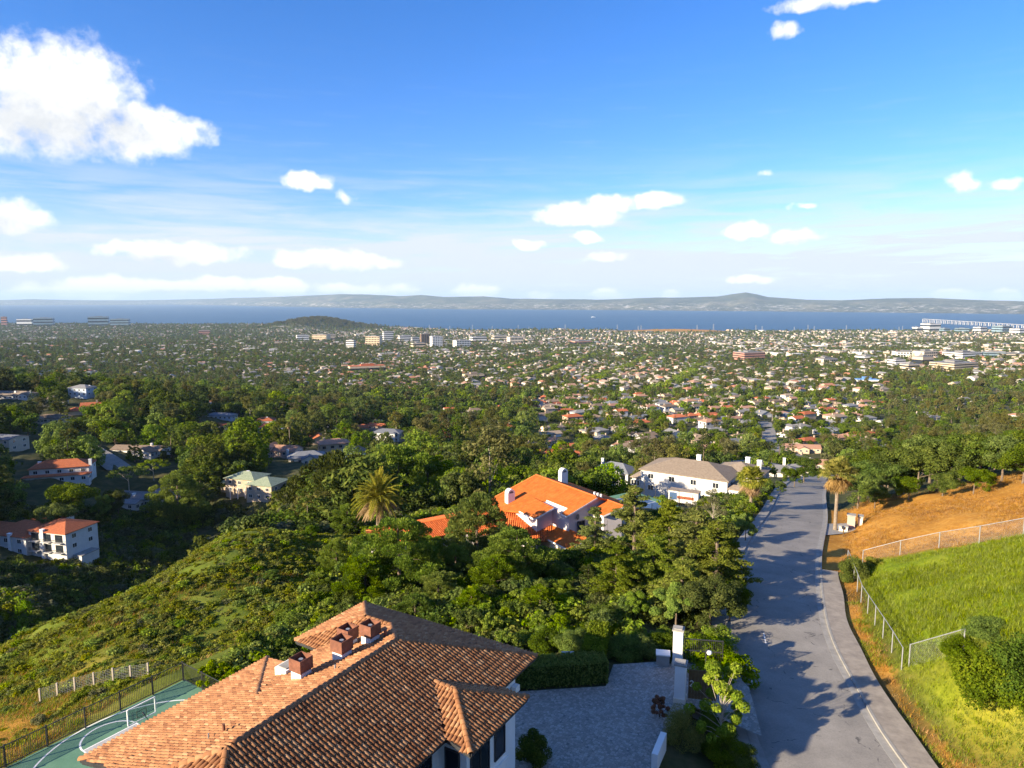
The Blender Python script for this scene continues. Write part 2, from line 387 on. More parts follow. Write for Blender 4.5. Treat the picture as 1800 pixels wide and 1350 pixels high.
def build_ground():
    front = np.radians(np.concatenate([np.arange(-52, 52.01, 0.3)])); rest = np.radians(np.arange(54, 306.1, 4.0))
    azs = np.concatenate([front, rest]); rs = np.exp(np.concatenate([np.arange(math.log(7), math.log(130), .0155), np.arange(math.log(130), math.log(9000), .028)]))
    A, Rr = np.meshgrid(azs, rs, indexing='ij'); X = Rr * np.sin(A); Y = Rr * np.cos(A); Z = terr(X, Y)
    # natural unevenness away from made ground
    U = 0.22 * np.sin(X * .31 + 2 * np.sin(Y * .11)) * np.sin(Y * .27 + X * .05) + .1 * np.sin(X * .9 + Y * .4) * np.sin(Y * .83 - X * .2)
    d, hz, sd = seg_dist(X.ravel(), Y.ravel(), ROADC); d = d.reshape(X.shape); keep = sstep(d, RW / 2 + 3, RW / 2 + 8)
    for (c, u, hu, hv, f, z) in PADS: keep = keep * (1 - pad_w(X, Y, c, u, hu, hv, f))
    Z = Z + U * keep * np.clip(Rr / 60, .5, 3)
    na, nr = X.shape
    V = np.stack([X, Y, Z + CZ], -1).reshape(-1, 3); V = np.concatenate([V, [[0, 0, CZ - 25.6]]])
    i = np.arange(na)[:, None]; j = np.arange(nr - 1)[None]; i2 = (i + 1) % na
    F = np.stack([i * nr + j, i * nr + j + 1, i2 * nr + j + 1, i2 * nr + j], -1).reshape(-1, 4)
    # ground cover by place: R green meadow, G dry golden grass, B woodland soil
    px, py = project(X, np.maximum(Y, 1), Z)
    side = sd.reshape(X.shape)
    right = (side > 0) & (X > 15) & (Rr < 125)
    xr = X.ravel(); yr = Y.ravel()
    FN = np.array([(28.6, 47), (33.5, 60), (37.6, 74), (47.5, 68.5), (60, 64)])      # meadow fence line on plan
    ang = np.where(right, 1.0, 0.0)
    # inside the fence = green
    p0, p1, p2 = FN[0], FN[2], FN[4]
    e1 = (X - p0[0]) * (p1[1] - p0[1]) - (Y - p0[1]) * (p1[0] - p0[0])       # >0 right of first leg
    e2 = (X - p1[0]) * (p2[1] - p1[1]) - (Y - p1[1]) * (p2[0] - p1[0])       # >0 viewer side of second leg
    q0, q1 = at_z(1586, 1157, -26.2)[:2], at_z(1690, 1180, -24.8)[:2]; e3 = (X - q1[0]) * (q0[1] - q1[1]) - (Y - q1[1]) * (q0[0] - q1[0])
    nz = .9 * np.sin(X * .35 + Y * .2) + .7 * np.sin(Y * .5 - X * .3)
    mead = ang * sstep(np.minimum(np.minimum(e1 / 27, e2 / 23), e3 / 5) * 1.0 + nz * .8, -.8, 2.2)
    gold = ang * (1 - mead) * np.where(Y > 66, 1.0, np.where(d > 7.4, .2, 1.0)) * np.where(Y > 66, 1.0, .6 + .4 * np.sin(X * .7 + 1.3 * np.sin(Y * .4)))
    mead = np.maximum(mead, ang * (Y < 60) * sstep(d, 6.8, 9) * (.62 + .38 * np.sin(X * .5 + Y * .3)))
    lf = np.exp(-((X + 40) / 7.0) ** 2 - ((Y - 49) / 9.0) ** 2); gold = np.maximum(gold, .9 * lf * (side < 0))
    spur = sstep(-X, 14, 30) * (side < 0) * (1 - sstep(Rr, 100, 130)) * (1 - .5 * lf); mead = np.maximum(mead, .55 * spur)
    plain = sstep(Rr, 500, 1500)
    mound = np.zeros_like(X)
    b = bear(1185, 5150, 0); mound = np.exp(-((X - b[0]) / 330) ** 2 - ((Y - b[1]) / 160) ** 2); gold = np.maximum(gold, np.clip(mound * 2, 0, 1) * (Rr > 4500))
    colr = np.stack([mead, gold, plain, np.ones_like(X)], -1).reshape(-1, 4); colr = np.concatenate([colr, [[0, 0, 0, 1]]])
    m, N = new_mat('ground'); P = geo_pos(N)
    at = N.n('ShaderNodeSeparateColor', inp={0: N.n('ShaderNodeAttribute', attribute_name='cover').outputs['Color']})
    n1 = N.noise(P, .25, 6, .65); n2 = N.noise(P, 2.2, 5, .65); n3 = N.noise(P, .012, 6, .65)
    soil = N.ramp(n1, [(.3, (.030, .036, .014)), (.5, (.055, .060, .022)), (.7, (.115, .095, .045))])
    mead_c = N.ramp(N.m('ADD', N.m('MULTIPLY', n1, .6), N.m('MULTIPLY', n2, .4)), [(.35, (.10, .15, .007)), (.5, (.16, .22, .010)), (.66, (.26, .28, .025))])
    gold_c = N.ramp(N.m('ADD', N.m('MULTIPLY', n1, .5), N.m('MULTIPLY', n2, .5)), [(.34, (.26, .115, .018)), (.5, (.41, .195, .032)), (.66, (.52, .29, .065))])
    vor = N.n('ShaderNodeTexVoronoi', inp={'Vector': P, 'Scale': .045}).outputs[1]
    pl_c = N.ramp(n3, [(.36, (.05, .07, .025)), (.52, (.10, .11, .045)), (.66, (.22, .20, .14))])
    c = N.mix(at.outputs[2], soil, pl_c); c = N.mix(at.outputs[0], c, mead_c); c = N.mix(at.outputs[1], c, gold_c)
    finish(N, c, .95, n2, .5, .15, .1)
    me = mesh('ground', V, F, m, True, attr={'cover': ('POINT', colr)})
    fan = None
    g = ob('ground', me); tag(g, kind='structure')
    # small disc under the drone closes the sheet
    k = np.arange(na) * nr; bm = MB(); ring = [tuple(V[q]) for q in k]; bm.poly([(p[0] * 1.02, p[1] * 1.02, p[2] - .004) for p in ring])
    o = bm.obj('ground_patch', m, g)
build_ground()

# ------------------------------------------------------------------ bay, far hills
def build_bay():
    m, N = new_mat('bay_water'); P = geo_pos(N)
    mp = N.n('ShaderNodeMapping', inp={0: P, 3: (.0006, .0025, .001)}); n1 = N.noise(mp.outputs[0], 1.3, 6, .6)
    n2 = N.noise(P, .02, 5, .7)
    col = N.ramp(n1, [(.3, (.022, .075, .15)), (.7, (.032, .10, .19))])
    finish(N, col, .55, n2, .6, 6.0, .18)
    az = np.radians(np.arange(-75, 75.1, 1.5)); rs = np.array([4300, 6000, 9000, 14000, 22000, 36000, 60000.])
    A, Rr = np.meshgrid(az, rs, indexing='ij'); V = np.stack([Rr * np.sin(A), Rr * np.cos(A), np.zeros_like(A)], -1).reshape(-1, 3)
    na, nr = A.shape; i = np.arange(na - 1)[:, None]; j = np.arange(nr - 1)[None]
    F = np.stack([i * nr + j, i * nr + j + 1, (i + 1) * nr + j + 1, (i + 1) * nr + j], -1).reshape(-1, 4)
    tag(ob('bay_water', mesh('bay_water', V, F, m, True)), kind='structure')
build_bay()
HILL_TOP = [(-400, 528), (0, 527.5), (60, 526), (130, 527.5), (220, 528), (300, 527), (400, 524.5), (500, 521.5), (600, 517), (650, 518), (700, 521), (740, 518.5), (780, 522), (850, 521), (900, 525), (1000, 526), (1050, 527), (1130, 524),
            (1200, 523), (1260, 521), (1290, 517), (1310, 514), (1328, 517), (1350, 522), (1420, 527), (1480, 528), (1560, 524.5), (1640, 524), (1720, 527.5), (1800, 530), (2300, 528)]
SHORE = [(-400, 531), (0, 532.6), (200, 534), (400, 537), (600, 541), (800, 543.5), (1000, 544.5), (1300, 547), (1600, 550), (1800, 552.5), (2300, 556)]
def build_hills():
    pxs = np.arange(-700, 2501, 5.0); top = np.interp(pxs, *zip(*HILL_TOP)); sho = np.interp(pxs, *zip(*SHORE))
    R = np.random.default_rng(3)
    V = []; rows = 22
    for i, px in enumerate(pxs):
        r0 = ray(px, sho[i]); d0 = -CZ / r0[2] * math.hypot(r0[0], r0[1]); d0 = min(d0, 34000)
        d1 = d0 * 1.2 + 2500
        rt = ray(px, top[i]); zt = CZ + rt[2] / math.hypot(rt[0], rt[1]) * d1
        b = ray(px, 524); b = b[:2] / math.hypot(b[0], b[1])
        for k in range(rows):
            t = k / (rows - 1); d = d0 + (d1 - d0) * t
            z = zt * sstep(np.array(t), .18, 1.02) ** 1.15 + 6
            fold = mnoise.fractal(Vector((px * .018, t * 3.1, 1.7)), .9, 2.0, 5) ; z += fold * zt * .22 * math.sin(math.pi * min(t * 1.0, 1)) ** .7
            if k == rows - 1: z = zt
            if k == 0: z = -2
            V.append((b[0] * d, b[1] * d, max(z, 1.5) if k else -2))
    # back side down to the ground
    V = np.array(V).reshape(len(pxs), rows, 3)
    back = V[:, -1:, :] * np.array([1.2, 1.2, 0]) - np.array([0, 0, 5.]); V = np.concatenate([V, back], 1); rows += 1
    na = len(pxs); i = np.arange(na - 1)[:, None]; j = np.arange(rows - 1)[None]
    F = np.stack([i * rows + j, i * rows + j + 1, (i + 1) * rows + j + 1, (i + 1) * rows + j], -1).reshape(-1, 4)[:, ::-1]
    t = np.tile(np.concatenate([np.linspace(0, 1, rows - 1), [1]]), na)
    m, N = new_mat('far_hills'); P = geo_pos(N)
    h = N.n('ShaderNodeSeparateXYZ', inp={0: P}).outputs[2]
    n1 = N.noise(P, .0011, 7, .62); n2 = N.noise(P, .006, 4, .7)
    c = N.ramp(n1, [(.35, (.045, .060, .042)), (.5, (.075, .085, .060)), (.65, (.15, .14, .10))])
    town = N.m('MULTIPLY', N.smooth(n2, .52, .66), N.smooth(h, 210, 25))
    c = N.mix(town, c, (.55, .52, .48))
    finish(N, c, .95, n1, .5, 60., .05)
    tag(ob('far_hills', mesh('far_hills', V.reshape(-1, 3), F, m, True)), kind='structure')
build_hills()
def build_haze():
    m, N = new_mat('haze')
    v = N.n('ShaderNodeVolumePrincipled', inp={'Color': (.54, .75, 1.0, 1), 'Density': 2.5e-5, 'Anisotropy': 0.0})
    N.n('ShaderNodeOutputMaterial', inp={1: v.outputs[0]})
    b = MB(); b.box(-62000, 62000, -9000, 64000, -14, 760)
    o = b.obj('haze', m); tag(o, kind='stuff')
    m.cycles.homogeneous_volume = True
build_haze()
# ------------------------------------------------------------------ surface materials
def build_materials():
    mottled('house_white', (.56, .545, .52), (.64, .625, .60), .8, .9, bs=.15, bd=.01)
    mottled('concrete', (.24, .23, .21), (.34, .325, .295), 1.5, .9, coords='geo')
    mottled('stucco_white', (.74, .72, .68), (.82, .80, .77), .8, .9, bs=.15, bd=.01)
    mottled('stucco_cream', (.62, .55, .44), (.70, .63, .52), .8, .9)
    mottled('stucco_shade_lilac', (.50, .46, .47), (.58, .53, .53), .8, .9)  # white gable walls: the lilac of their shade is put into the colour
    mottled('dark_metal', (.02, .02, .022), (.04, .04, .042), 4, .5, spec=.5)
    mottled('galvanised', (.26, .27, .27), (.38, .39, .40), 6, .45, spec=.5, metal=.3)
    mottled('copper_box', (.13, .055, .035), (.24, .10, .06), 3, .6)
    mottled('slate', (.09, .10, .11), (.16, .17, .18), 3, .7)
    mottled('wood_gate', (.10, .065, .03), (.17, .11, .05), 3, .7)
    mottled('bark', (.09, .065, .045), (.20, .155, .115), 3, .95, bs=.6, bd=.05)
    mottled('bark_pale', (.28, .24, .19), (.42, .37, .30), 3, .95, bs=.5, bd=.04)
    mottled('dead_wood', (.34, .29, .24), (.46, .41, .35), 3, .95)
    m, N = new_mat('glass_dark'); finish(N, (.02, .026, .034), .12, spec=.6)
    # asphalt: worn, patched, cracked
    m, N = new_mat('asphalt'); P = geo_pos(N)
    a = N.noise(P, .35, 6, .65); b = N.noise(P, 9, 3, .7); g = N.noise(P, 1.3, 5, .7)
    c = N.ramp(N.m('ADD', N.m('MULTIPLY', a, .6), N.m('MULTIPLY', b, .4)), [(.36, (.19, .178, .16)), (.5, (.245, .228, .204)), (.64, (.30, .28, .25))])
    wv = N.n('ShaderNodeVectorMath', operation='ADD', inp={0: P, 1: N.n('ShaderNodeVectorMath', operation='SCALE', inp={0: N.n('ShaderNodeTexNoise', inp={'Vector': P, 'Scale': 1.2}).outputs[1], 3: .9}).outputs[0]})
    vo = N.n('ShaderNodeTexVoronoi', feature='DISTANCE_TO_EDGE', inp={'Vector': wv.outputs[0], 'Scale': .22}).outputs[0]
    cr = N.m('MULTIPLY', N.smooth(vo, .012, .004), N.smooth(g, .48, .6))
    c = N.mix(N.m('MULTIPLY', cr, .7), c, (.035, .035, .037))
    c = N.mix(N.m('MULTIPLY', N.smooth(g, .66, .72), .35), c, (.32, .30, .27))
    finish(N, c, .85, b, .25, .01, .25)
    m, N = new_mat('asphalt_path'); P = geo_pos(N); a = N.noise(P, 1.2, 6, .7)
    finish(N, N.ramp(a, [(.35, (.23, .20, .17)), (.65, (.34, .30, .25))]), .9, a, .3, .01, .2)
    # driveway cobbles: bond of small grey setts
    m, N = new_mat('cobble_paving'); P = geo_pos(N)
    rot = N.n('ShaderNodeMapping', inp={0: P, 2: (0, 0, .55)}).outputs[0]
    vo = N.n('ShaderNodeTexVoronoi', inp={'Vector': rot, 'Scale': 5.5, 'Randomness': .55}); ve = N.n('ShaderNodeTexVoronoi', feature='DISTANCE_TO_EDGE', inp={'Vector': rot, 'Scale': 5.5, 'Randomness': .55}).outputs[0]
    bw = N.n('ShaderNodeSeparateColor', inp={0: vo.outputs[1]}).outputs[0]; ns = N.noise(P, .5, 4)
    c = N.ramp(N.m('ADD', N.m('MULTIPLY', bw, .65), N.m('MULTIPLY', ns, .35)), [(.2, (.25, .235, .205)), (.5, (.32, .30, .262)), (.85, (.41, .385, .34))])
    c = N.mix(N.smooth(ve, .05, .015), c, (.18, .17, .155))
    finish(N, c, .85, N.smooth(ve, 0, .09), .7, .02, .25)
    m, N = new_mat('court_green'); P = geo_pos(N); a = N.noise(P, .7, 5, .6); finish(N, N.ramp(a, [(.3, (.085, .19, .125)), (.7, (.125, .25, .16))]), .8, a, .05, .01)
    mottled('court_grey', (.36, .35, .34), (.44, .43, .41), 1, .85, coords='geo')
    mottled('paint_white', (.72, .72, .70), (.82, .82, .80), 3, .8, coords='geo')
    # clay tiles, colour tile by tile
    def tile(name, stops):
        m, N = new_mat(name); t = N.n('ShaderNodeAttribute', attribute_name='tint').outputs['Fac']; a = N.noise(obj_pos(N), 3.0, 4, .6); w = N.noise(geo_pos(N), .5, 4, .65)
        f = N.m('ADD', N.m('MULTIPLY', t, .62), N.m('ADD', N.m('MULTIPLY', a, .18), N.m('MULTIPLY', w, .2)))
        c = N.ramp(f, stops); finish(N, c, .8, a, .25, .01, .2)
    tile('clay_tile', [(.12, (.14, .058, .027)), (.35, (.235, .104, .046)), (.6, (.31, .150, .068)), (.86, (.40, .232, .122))])
    tile('orange_tile', [(.15, (.30, .062, .018)), (.4, (.47, .105, .025)), (.65, (.57, .145, .036)), (.9, (.66, .23, .075))])
    mottled('clay_pan', (.12, .05, .028), (.20, .085, .045), 3, .9)
    mottled('orange_pan', (.30, .068, .02), (.42, .10, .028), 1.5, .9)
    # flat orange roof of small tiles
    m, N = new_mat('orange_shingle'); P = obj_pos(N); a = N.noise(P, 1.1, 6, .7); b = N.noise(P, 9, 3, .7)
    c = N.ramp(N.m('ADD', N.m('MULTIPLY', a, .55), N.m('MULTIPLY', b, .45)), [(.34, (.30, .065, .014)), (.48, (.46, .112, .02)), (.58, (.52, .14, .028)), (.68, (.55, .19, .055))])
    w = N.n('ShaderNodeTexWave', wave_type='BANDS', bands_direction='Z', inp={'Vector': P, 'Scale': 3.2, 'Distortion': .3}).outputs[0]
    finish(N, c, .85, N.m('ADD', w, b), .5, .03, .15)
build_materials()
M = MATS

# ------------------------------------------------------------------ road, kerbs, footways
def tangent(PL):
    t = np.gradient(PL[:, :2], axis=0); t /= np.linalg.norm(t, axis=1)[:, None]; return t
def ribbon(PL, o0, o1, z0, z1=None, thick=0.0):
    """strip between two sideways offsets (right positive); returns V,F"""
    t = tangent(PL); nrm = np.stack([t[:, 1], -t[:, 0]], -1); z1 = z0 if z1 is None else z1
    o0 = np.broadcast_to(o0, len(PL)); o1 = np.broadcast_to(o1, len(PL))
    a = np.concatenate([PL[:, :2] + nrm * o0[:, None], (PL[:, 2] + z0 + CZ)[:, None]], 1); b = np.concatenate([PL[:, :2] + nrm * o1[:, None], (PL[:, 2] + z1 + CZ)[:, None]], 1)
    rows = [a, b]
    if thick: rows = [a - [0, 0, thick], a, b, b - [0, 0, thick]]
    n = len(PL); k = len(rows); V = np.stack(rows, 1).reshape(-1, 3); F = []
    for i in range(n - 1):
        for j in range(k - 1): F.append([i * k + j, i * k + j + 1, (i + 1) * k + j + 1, (i + 1) * k + j])
    if thick: F += [[0, 1, 2, 3][::-1], [(n - 1) * k + j for j in range(4)]]
    return V, F
def strip(name, PL, o0, o1, z, mat, thick=0.0, kind='structure', parent=None):
    V, F = ribbon(PL, o0, o1, z, None, thick); o = ob(name, mesh(name, V, [f[::-1] for f in F], M[mat] if isinstance(mat, str) else mat), parent); 
    if kind: tag(o, kind=kind)
    return o
def sub(PL, y0, y1): return PL[(PL[:, 1] >= y0) & (PL[:, 1] <= y1)]
RD = catmull(ROAD, 30); hw = RW / 2
strip('road', RD, -hw, hw, 0.0, 'asphalt')
strip('gutter_right', sub(RD, 0, 205), hw + .002, hw + .50, .012, 'concrete', .1)
strip('kerb_right', sub(RD, 0, 205), hw + .502, hw + .68, .145, 'concrete', .25)
strip('gutter_left', sub(RD, 0, 205), -hw - .42, -hw - .002, .012, 'concrete', .1)
strip('kerb_left', sub(RD, 0, 205), -hw - .60, -hw - .422, .145, 'concrete', .25)
strip('sidewalk_left', sub(RD, 0, 205), -hw - 1.75, -hw - .602, .13, 'concrete', .25)
pr = sub(RD, 0, 74); wv = .25 * np.sin(pr[:, 1] * .5) + np.where(pr[:, 1] < 36, .5, 0)
strip('footpath_right', pr, hw + .682, hw + 2.35 + wv * .4, .13, 'asphalt_path', .25)
# road markings worn thin and a repair patch
def road_marks():
    for i, (y0, y1, o, w) in enumerate([(24, 30, -3.2, .1), (44.5, 47, -3.0, .08), (52, 54.5, -1.2, .09), (61, 63, -2.4, .08)]):
        strip('painted_line', sub(RD, y0, y1), o, o + w, .006, 'paint_white')
    q = sub(RD, 28.5, 30.2); strip('manhole_cover', q, .1, .75, .007, 'slate')
road_marks()

# ------------------------------------------------------------------ fences
def chain_fence(pts, label, h=1.8, step=3.0, mesh_mat='galvanised', wires=True):
    pts = [np.array(p, float) for p in pts]; P = []
    for a, b in zip(pts[:-1], pts[1:]):
        n = max(1, int(round(np.linalg.norm(b - a) / step)))
        for i in range(n): P.append(a + (b - a) * i / n)
    P.append(pts[-1]); G = [Vector((p[0], p[1], tz(p[0], p[1]) + CZ)) for p in P]
    root = empty('chain_link_fence', G[0]); tag(root, label, 'fence', 'chain link fences')
    o = G[0]; pm = MB(); pm.tube([(0, 0, -.3), (0, 0, h)], [.045, .045], 6); pm = pm.mesh('fence_post', M['galvanised'])
    for g in G: ob('post', pm, root, g - o)
    b = MB()
    for a, c in zip(G[:-1], G[1:]): b.tube([a - o + Vector((0, 0, h - .03)), c - o + Vector((0, 0, h - .03))], [.03, .03], 5)
    b.obj('top_rail', M['galvanised'], root)
    w = MB(); sp = .11
    for a, c in zip(G[:-1], G[1:]):
        L = (c - a).length; d = (c - a) / L
        k = 0
        for sgn in (1, -1):
            x = -h
            while x < L:
                x0, z0, x1, z1 = x, 0.03, x + h, h - .05
                if x0 < 0: z0 -= x0 * (z1 - z0) / (x1 - x0); x0 = 0
                if x1 > L: z1 = z0 + (L - x0) * 1.0; x1 = L
                if x1 > x0 + .02:
                    if sgn < 0: z0, z1 = h - z0, h - z1
                    p = a - o + d * x0 + Vector((0, 0, z0)); q = a - o + d * x1 + Vector((0, 0, z1)); nn = Vector((-d.y, d.x, 0)) * .004; u = Vector((0, 0, .004))
                    w.add([p - u, p + u, q + u, q - u], [[0, 1, 2, 3]])
                x += sp * 1.4
    w.obj('wire_mesh', M[mesh_mat], root)
    return root
def XY(px, py, z): p = at_z(px, py, z); return (p[0], p[1])
fA, fB, fC, fD = XY(1586, 1157, -26.2), XY(1514, 1050, -28.0), XY(1490, 985, -29.2), XY(1798, 945, -22.9)
chain_fence([fA, fB, fC], 'chain link fence between the roadside verge and the green meadow', mesh_mat='dark_metal')
chain_fence([XY(1516, 990, -28.9), XY(1650, 965, -26.2), fD, (62, 60)], 'chain link fence climbing the slope between green meadow and golden hill')
chain_fence([(fA[0] + .4, fA[1] - .2), XY(1690, 1180, -24.8)], 'short chain link fence run into the round bushes by the verge')

# ------------------------------------------------------------------ clay tiles
def in_poly(pt, poly):
    x, y = pt; c = False; n = len(poly)
    for i in range(n):
        x1, y1 = poly[i]; x2, y2 = poly[(i + 1) % n]
        if (y1 > y) != (y2 > y) and x < (x2 - x1) * (y - y1) / (y2 - y1) + x1: c = not c
    return c
def barrel(L, r0, r1, hgt, n=5, t=0.012):
    """half round tile lying along -Y from y=0 (high end) to y=-L (low end); low end wider and lifted; closed thickness at the low lip"""
    V = []; F = []
    for (y, r, lift) in ((0, r0, 0), (-L, r1, .022)):
        for k in range(n + 1):
            a = math.pi * k / n; V.append((-math.cos(a) * r, y, math.sin(a) * hgt * r / r1 + lift))
    for k in range(n): F.append([k, k + 1, n + 1 + k + 1, n + 1 + k])
    o = len(V)
    for k in range(n + 1):
        a = math.pi * k / n; V.append((-math.cos(a) * (r1 - .018), -L, math.sin(a) * (hgt - .02) + .022))
    for k in range(n): F.append([n + 1 + k, n + 2 + k, o + k + 1, o + k])
    return np.array(V), F
def face_frame(poly):
    """origin at lowest edge; x along the eave, y up the slope, z normal"""
    P = [Vector(p) for p in poly]; nrm = Vector((0, 0, 0))
    for i in range(len(P)): nrm += (P[i] - P[0]).cross(P[(i + 1) % len(P)] - P[0])
    nrm.normalize()
    if nrm.z < 0: nrm = -nrm
    x = Vector((0, 0, 1)).cross(nrm).normalized(); y = nrm.cross(x).normalized()
    o = min(P, key=lambda p: p.z)
    return o, x, y, nrm, [((p - o).dot(x), (p - o).dot(y)) for p in P]
def tile_places(poly, pitch=.27, expo=.36, margin=.03):
    o, x, y, n, q = face_frame(poly); out = []
    x0, x1 = min(p[0] for p in q), max(p[0] for p in q); y1 = max(p[1] for p in q)
    nx = int((x1 - x0) / pitch); off = (x1 - x0 - nx * pitch) / 2
    for i in range(nx + 1):
        cx = x0 + off + i * pitch
        for j in range(int(y1 / expo) + 2):
            yt = -.06 + (j + 1) * expo
            if in_poly((cx, yt - expo * .5), q) and (in_poly((cx, yt - .05), q) or in_poly((cx, yt - expo * .8), q)):
                M4 = Matrix((x, y, n)).transposed().to_4x4(); M4.translation = o + x * cx + y * yt + n * .012; out.append(M4)
    return out
def join_instances(name, src, mats4, mat, tints, smooth=True):
    V0, F0 = src; V0 = np.asarray(V0); n = len(V0); A = np.array([[list(r) for r in m] for m in mats4])
    V = np.einsum('kij,nj->kni', A[:, :3, :3], V0) + A[:, None, :3, 3]
    F = [[i + k * n for i in f] for k in range(len(mats4)) for f in F0] if any(len(f) != 4 for f in F0) else (np.array(F0)[None] + (np.arange(len(mats4)) * n)[:, None, None]).reshape(-1, 4)
    return mesh(name, V.reshape(-1, 3), F, mat, smooth, attr={'tint': ('FACE', np.repeat(tints, len(F0)))})
def cap_places(a, b, expo=.34):
    a = Vector(a); b = Vector(b); d = b - a; L = d.length; d /= L; out = []
    if a.z > b.z: lo, hi = b, a
    else: lo, hi = a, b
    d = (hi - lo).normalized(); x = d.cross(Vector((0, 0, 1))).normalized(); n = x.cross(d).normalized()
    for j in range(int(L / expo)):
        M4 = Matrix((x, d, n)).transposed().to_4x4(); M4.translation = lo + d * ((j + 1) * expo) + n * .02; out.append(M4)
    return out
# ------------------------------------------------------------------ the near house
def window(parent, c, nrm, w, h, mat='dark_metal', glass='glass_dark', bars=1, proud=.05):
    """frame with glass set in a wall; c centre, nrm outward (horizontal)"""
    nrm = Vector(nrm).normalized(); r = Vector((-nrm.y, nrm.x, 0)); c = Vector(c)
    b = MB(); f = .07
    for s in (-1, 1): b.bar(c + r * s * (w / 2 - f / 2) - Vector((0, 0, h / 2)), c + r * s * (w / 2 - f / 2) + Vector((0, 0, h / 2)), f, proud * 2, up=tuple(nrm))
    for s in (-1, 1): b.bar(c - r * (w / 2 - f) + Vector((0, 0, s * (h / 2 - f / 2))), c + r * (w / 2 - f) + Vector((0, 0, s * (h / 2 - f / 2))), proud * 2, f)
    for k in range(bars):
        x = -w / 2 + w * (k + 1) / (bars + 1); b.bar(c + r * x - Vector((0, 0, h / 2 - f)), c + r * x + Vector((0, 0, h / 2 - f)), .05, proud * 1.8, up=tuple(nrm))
    o = b.obj('window', M[mat], parent)
    g = MB(); a = c + nrm * proud * .35
    g.add([a - r * (w / 2 - f) - Vector((0, 0, h / 2 - f)), a + r * (w / 2 - f) - Vector((0, 0, h / 2 - f)), a + r * (w / 2 - f) + Vector((0, 0, h / 2 - f)), a - r * (w / 2 - f) + Vector((0, 0, h / 2 - f))], [[0, 1, 2, 3]])
    g.obj('pane', M[glass], o)
    return o

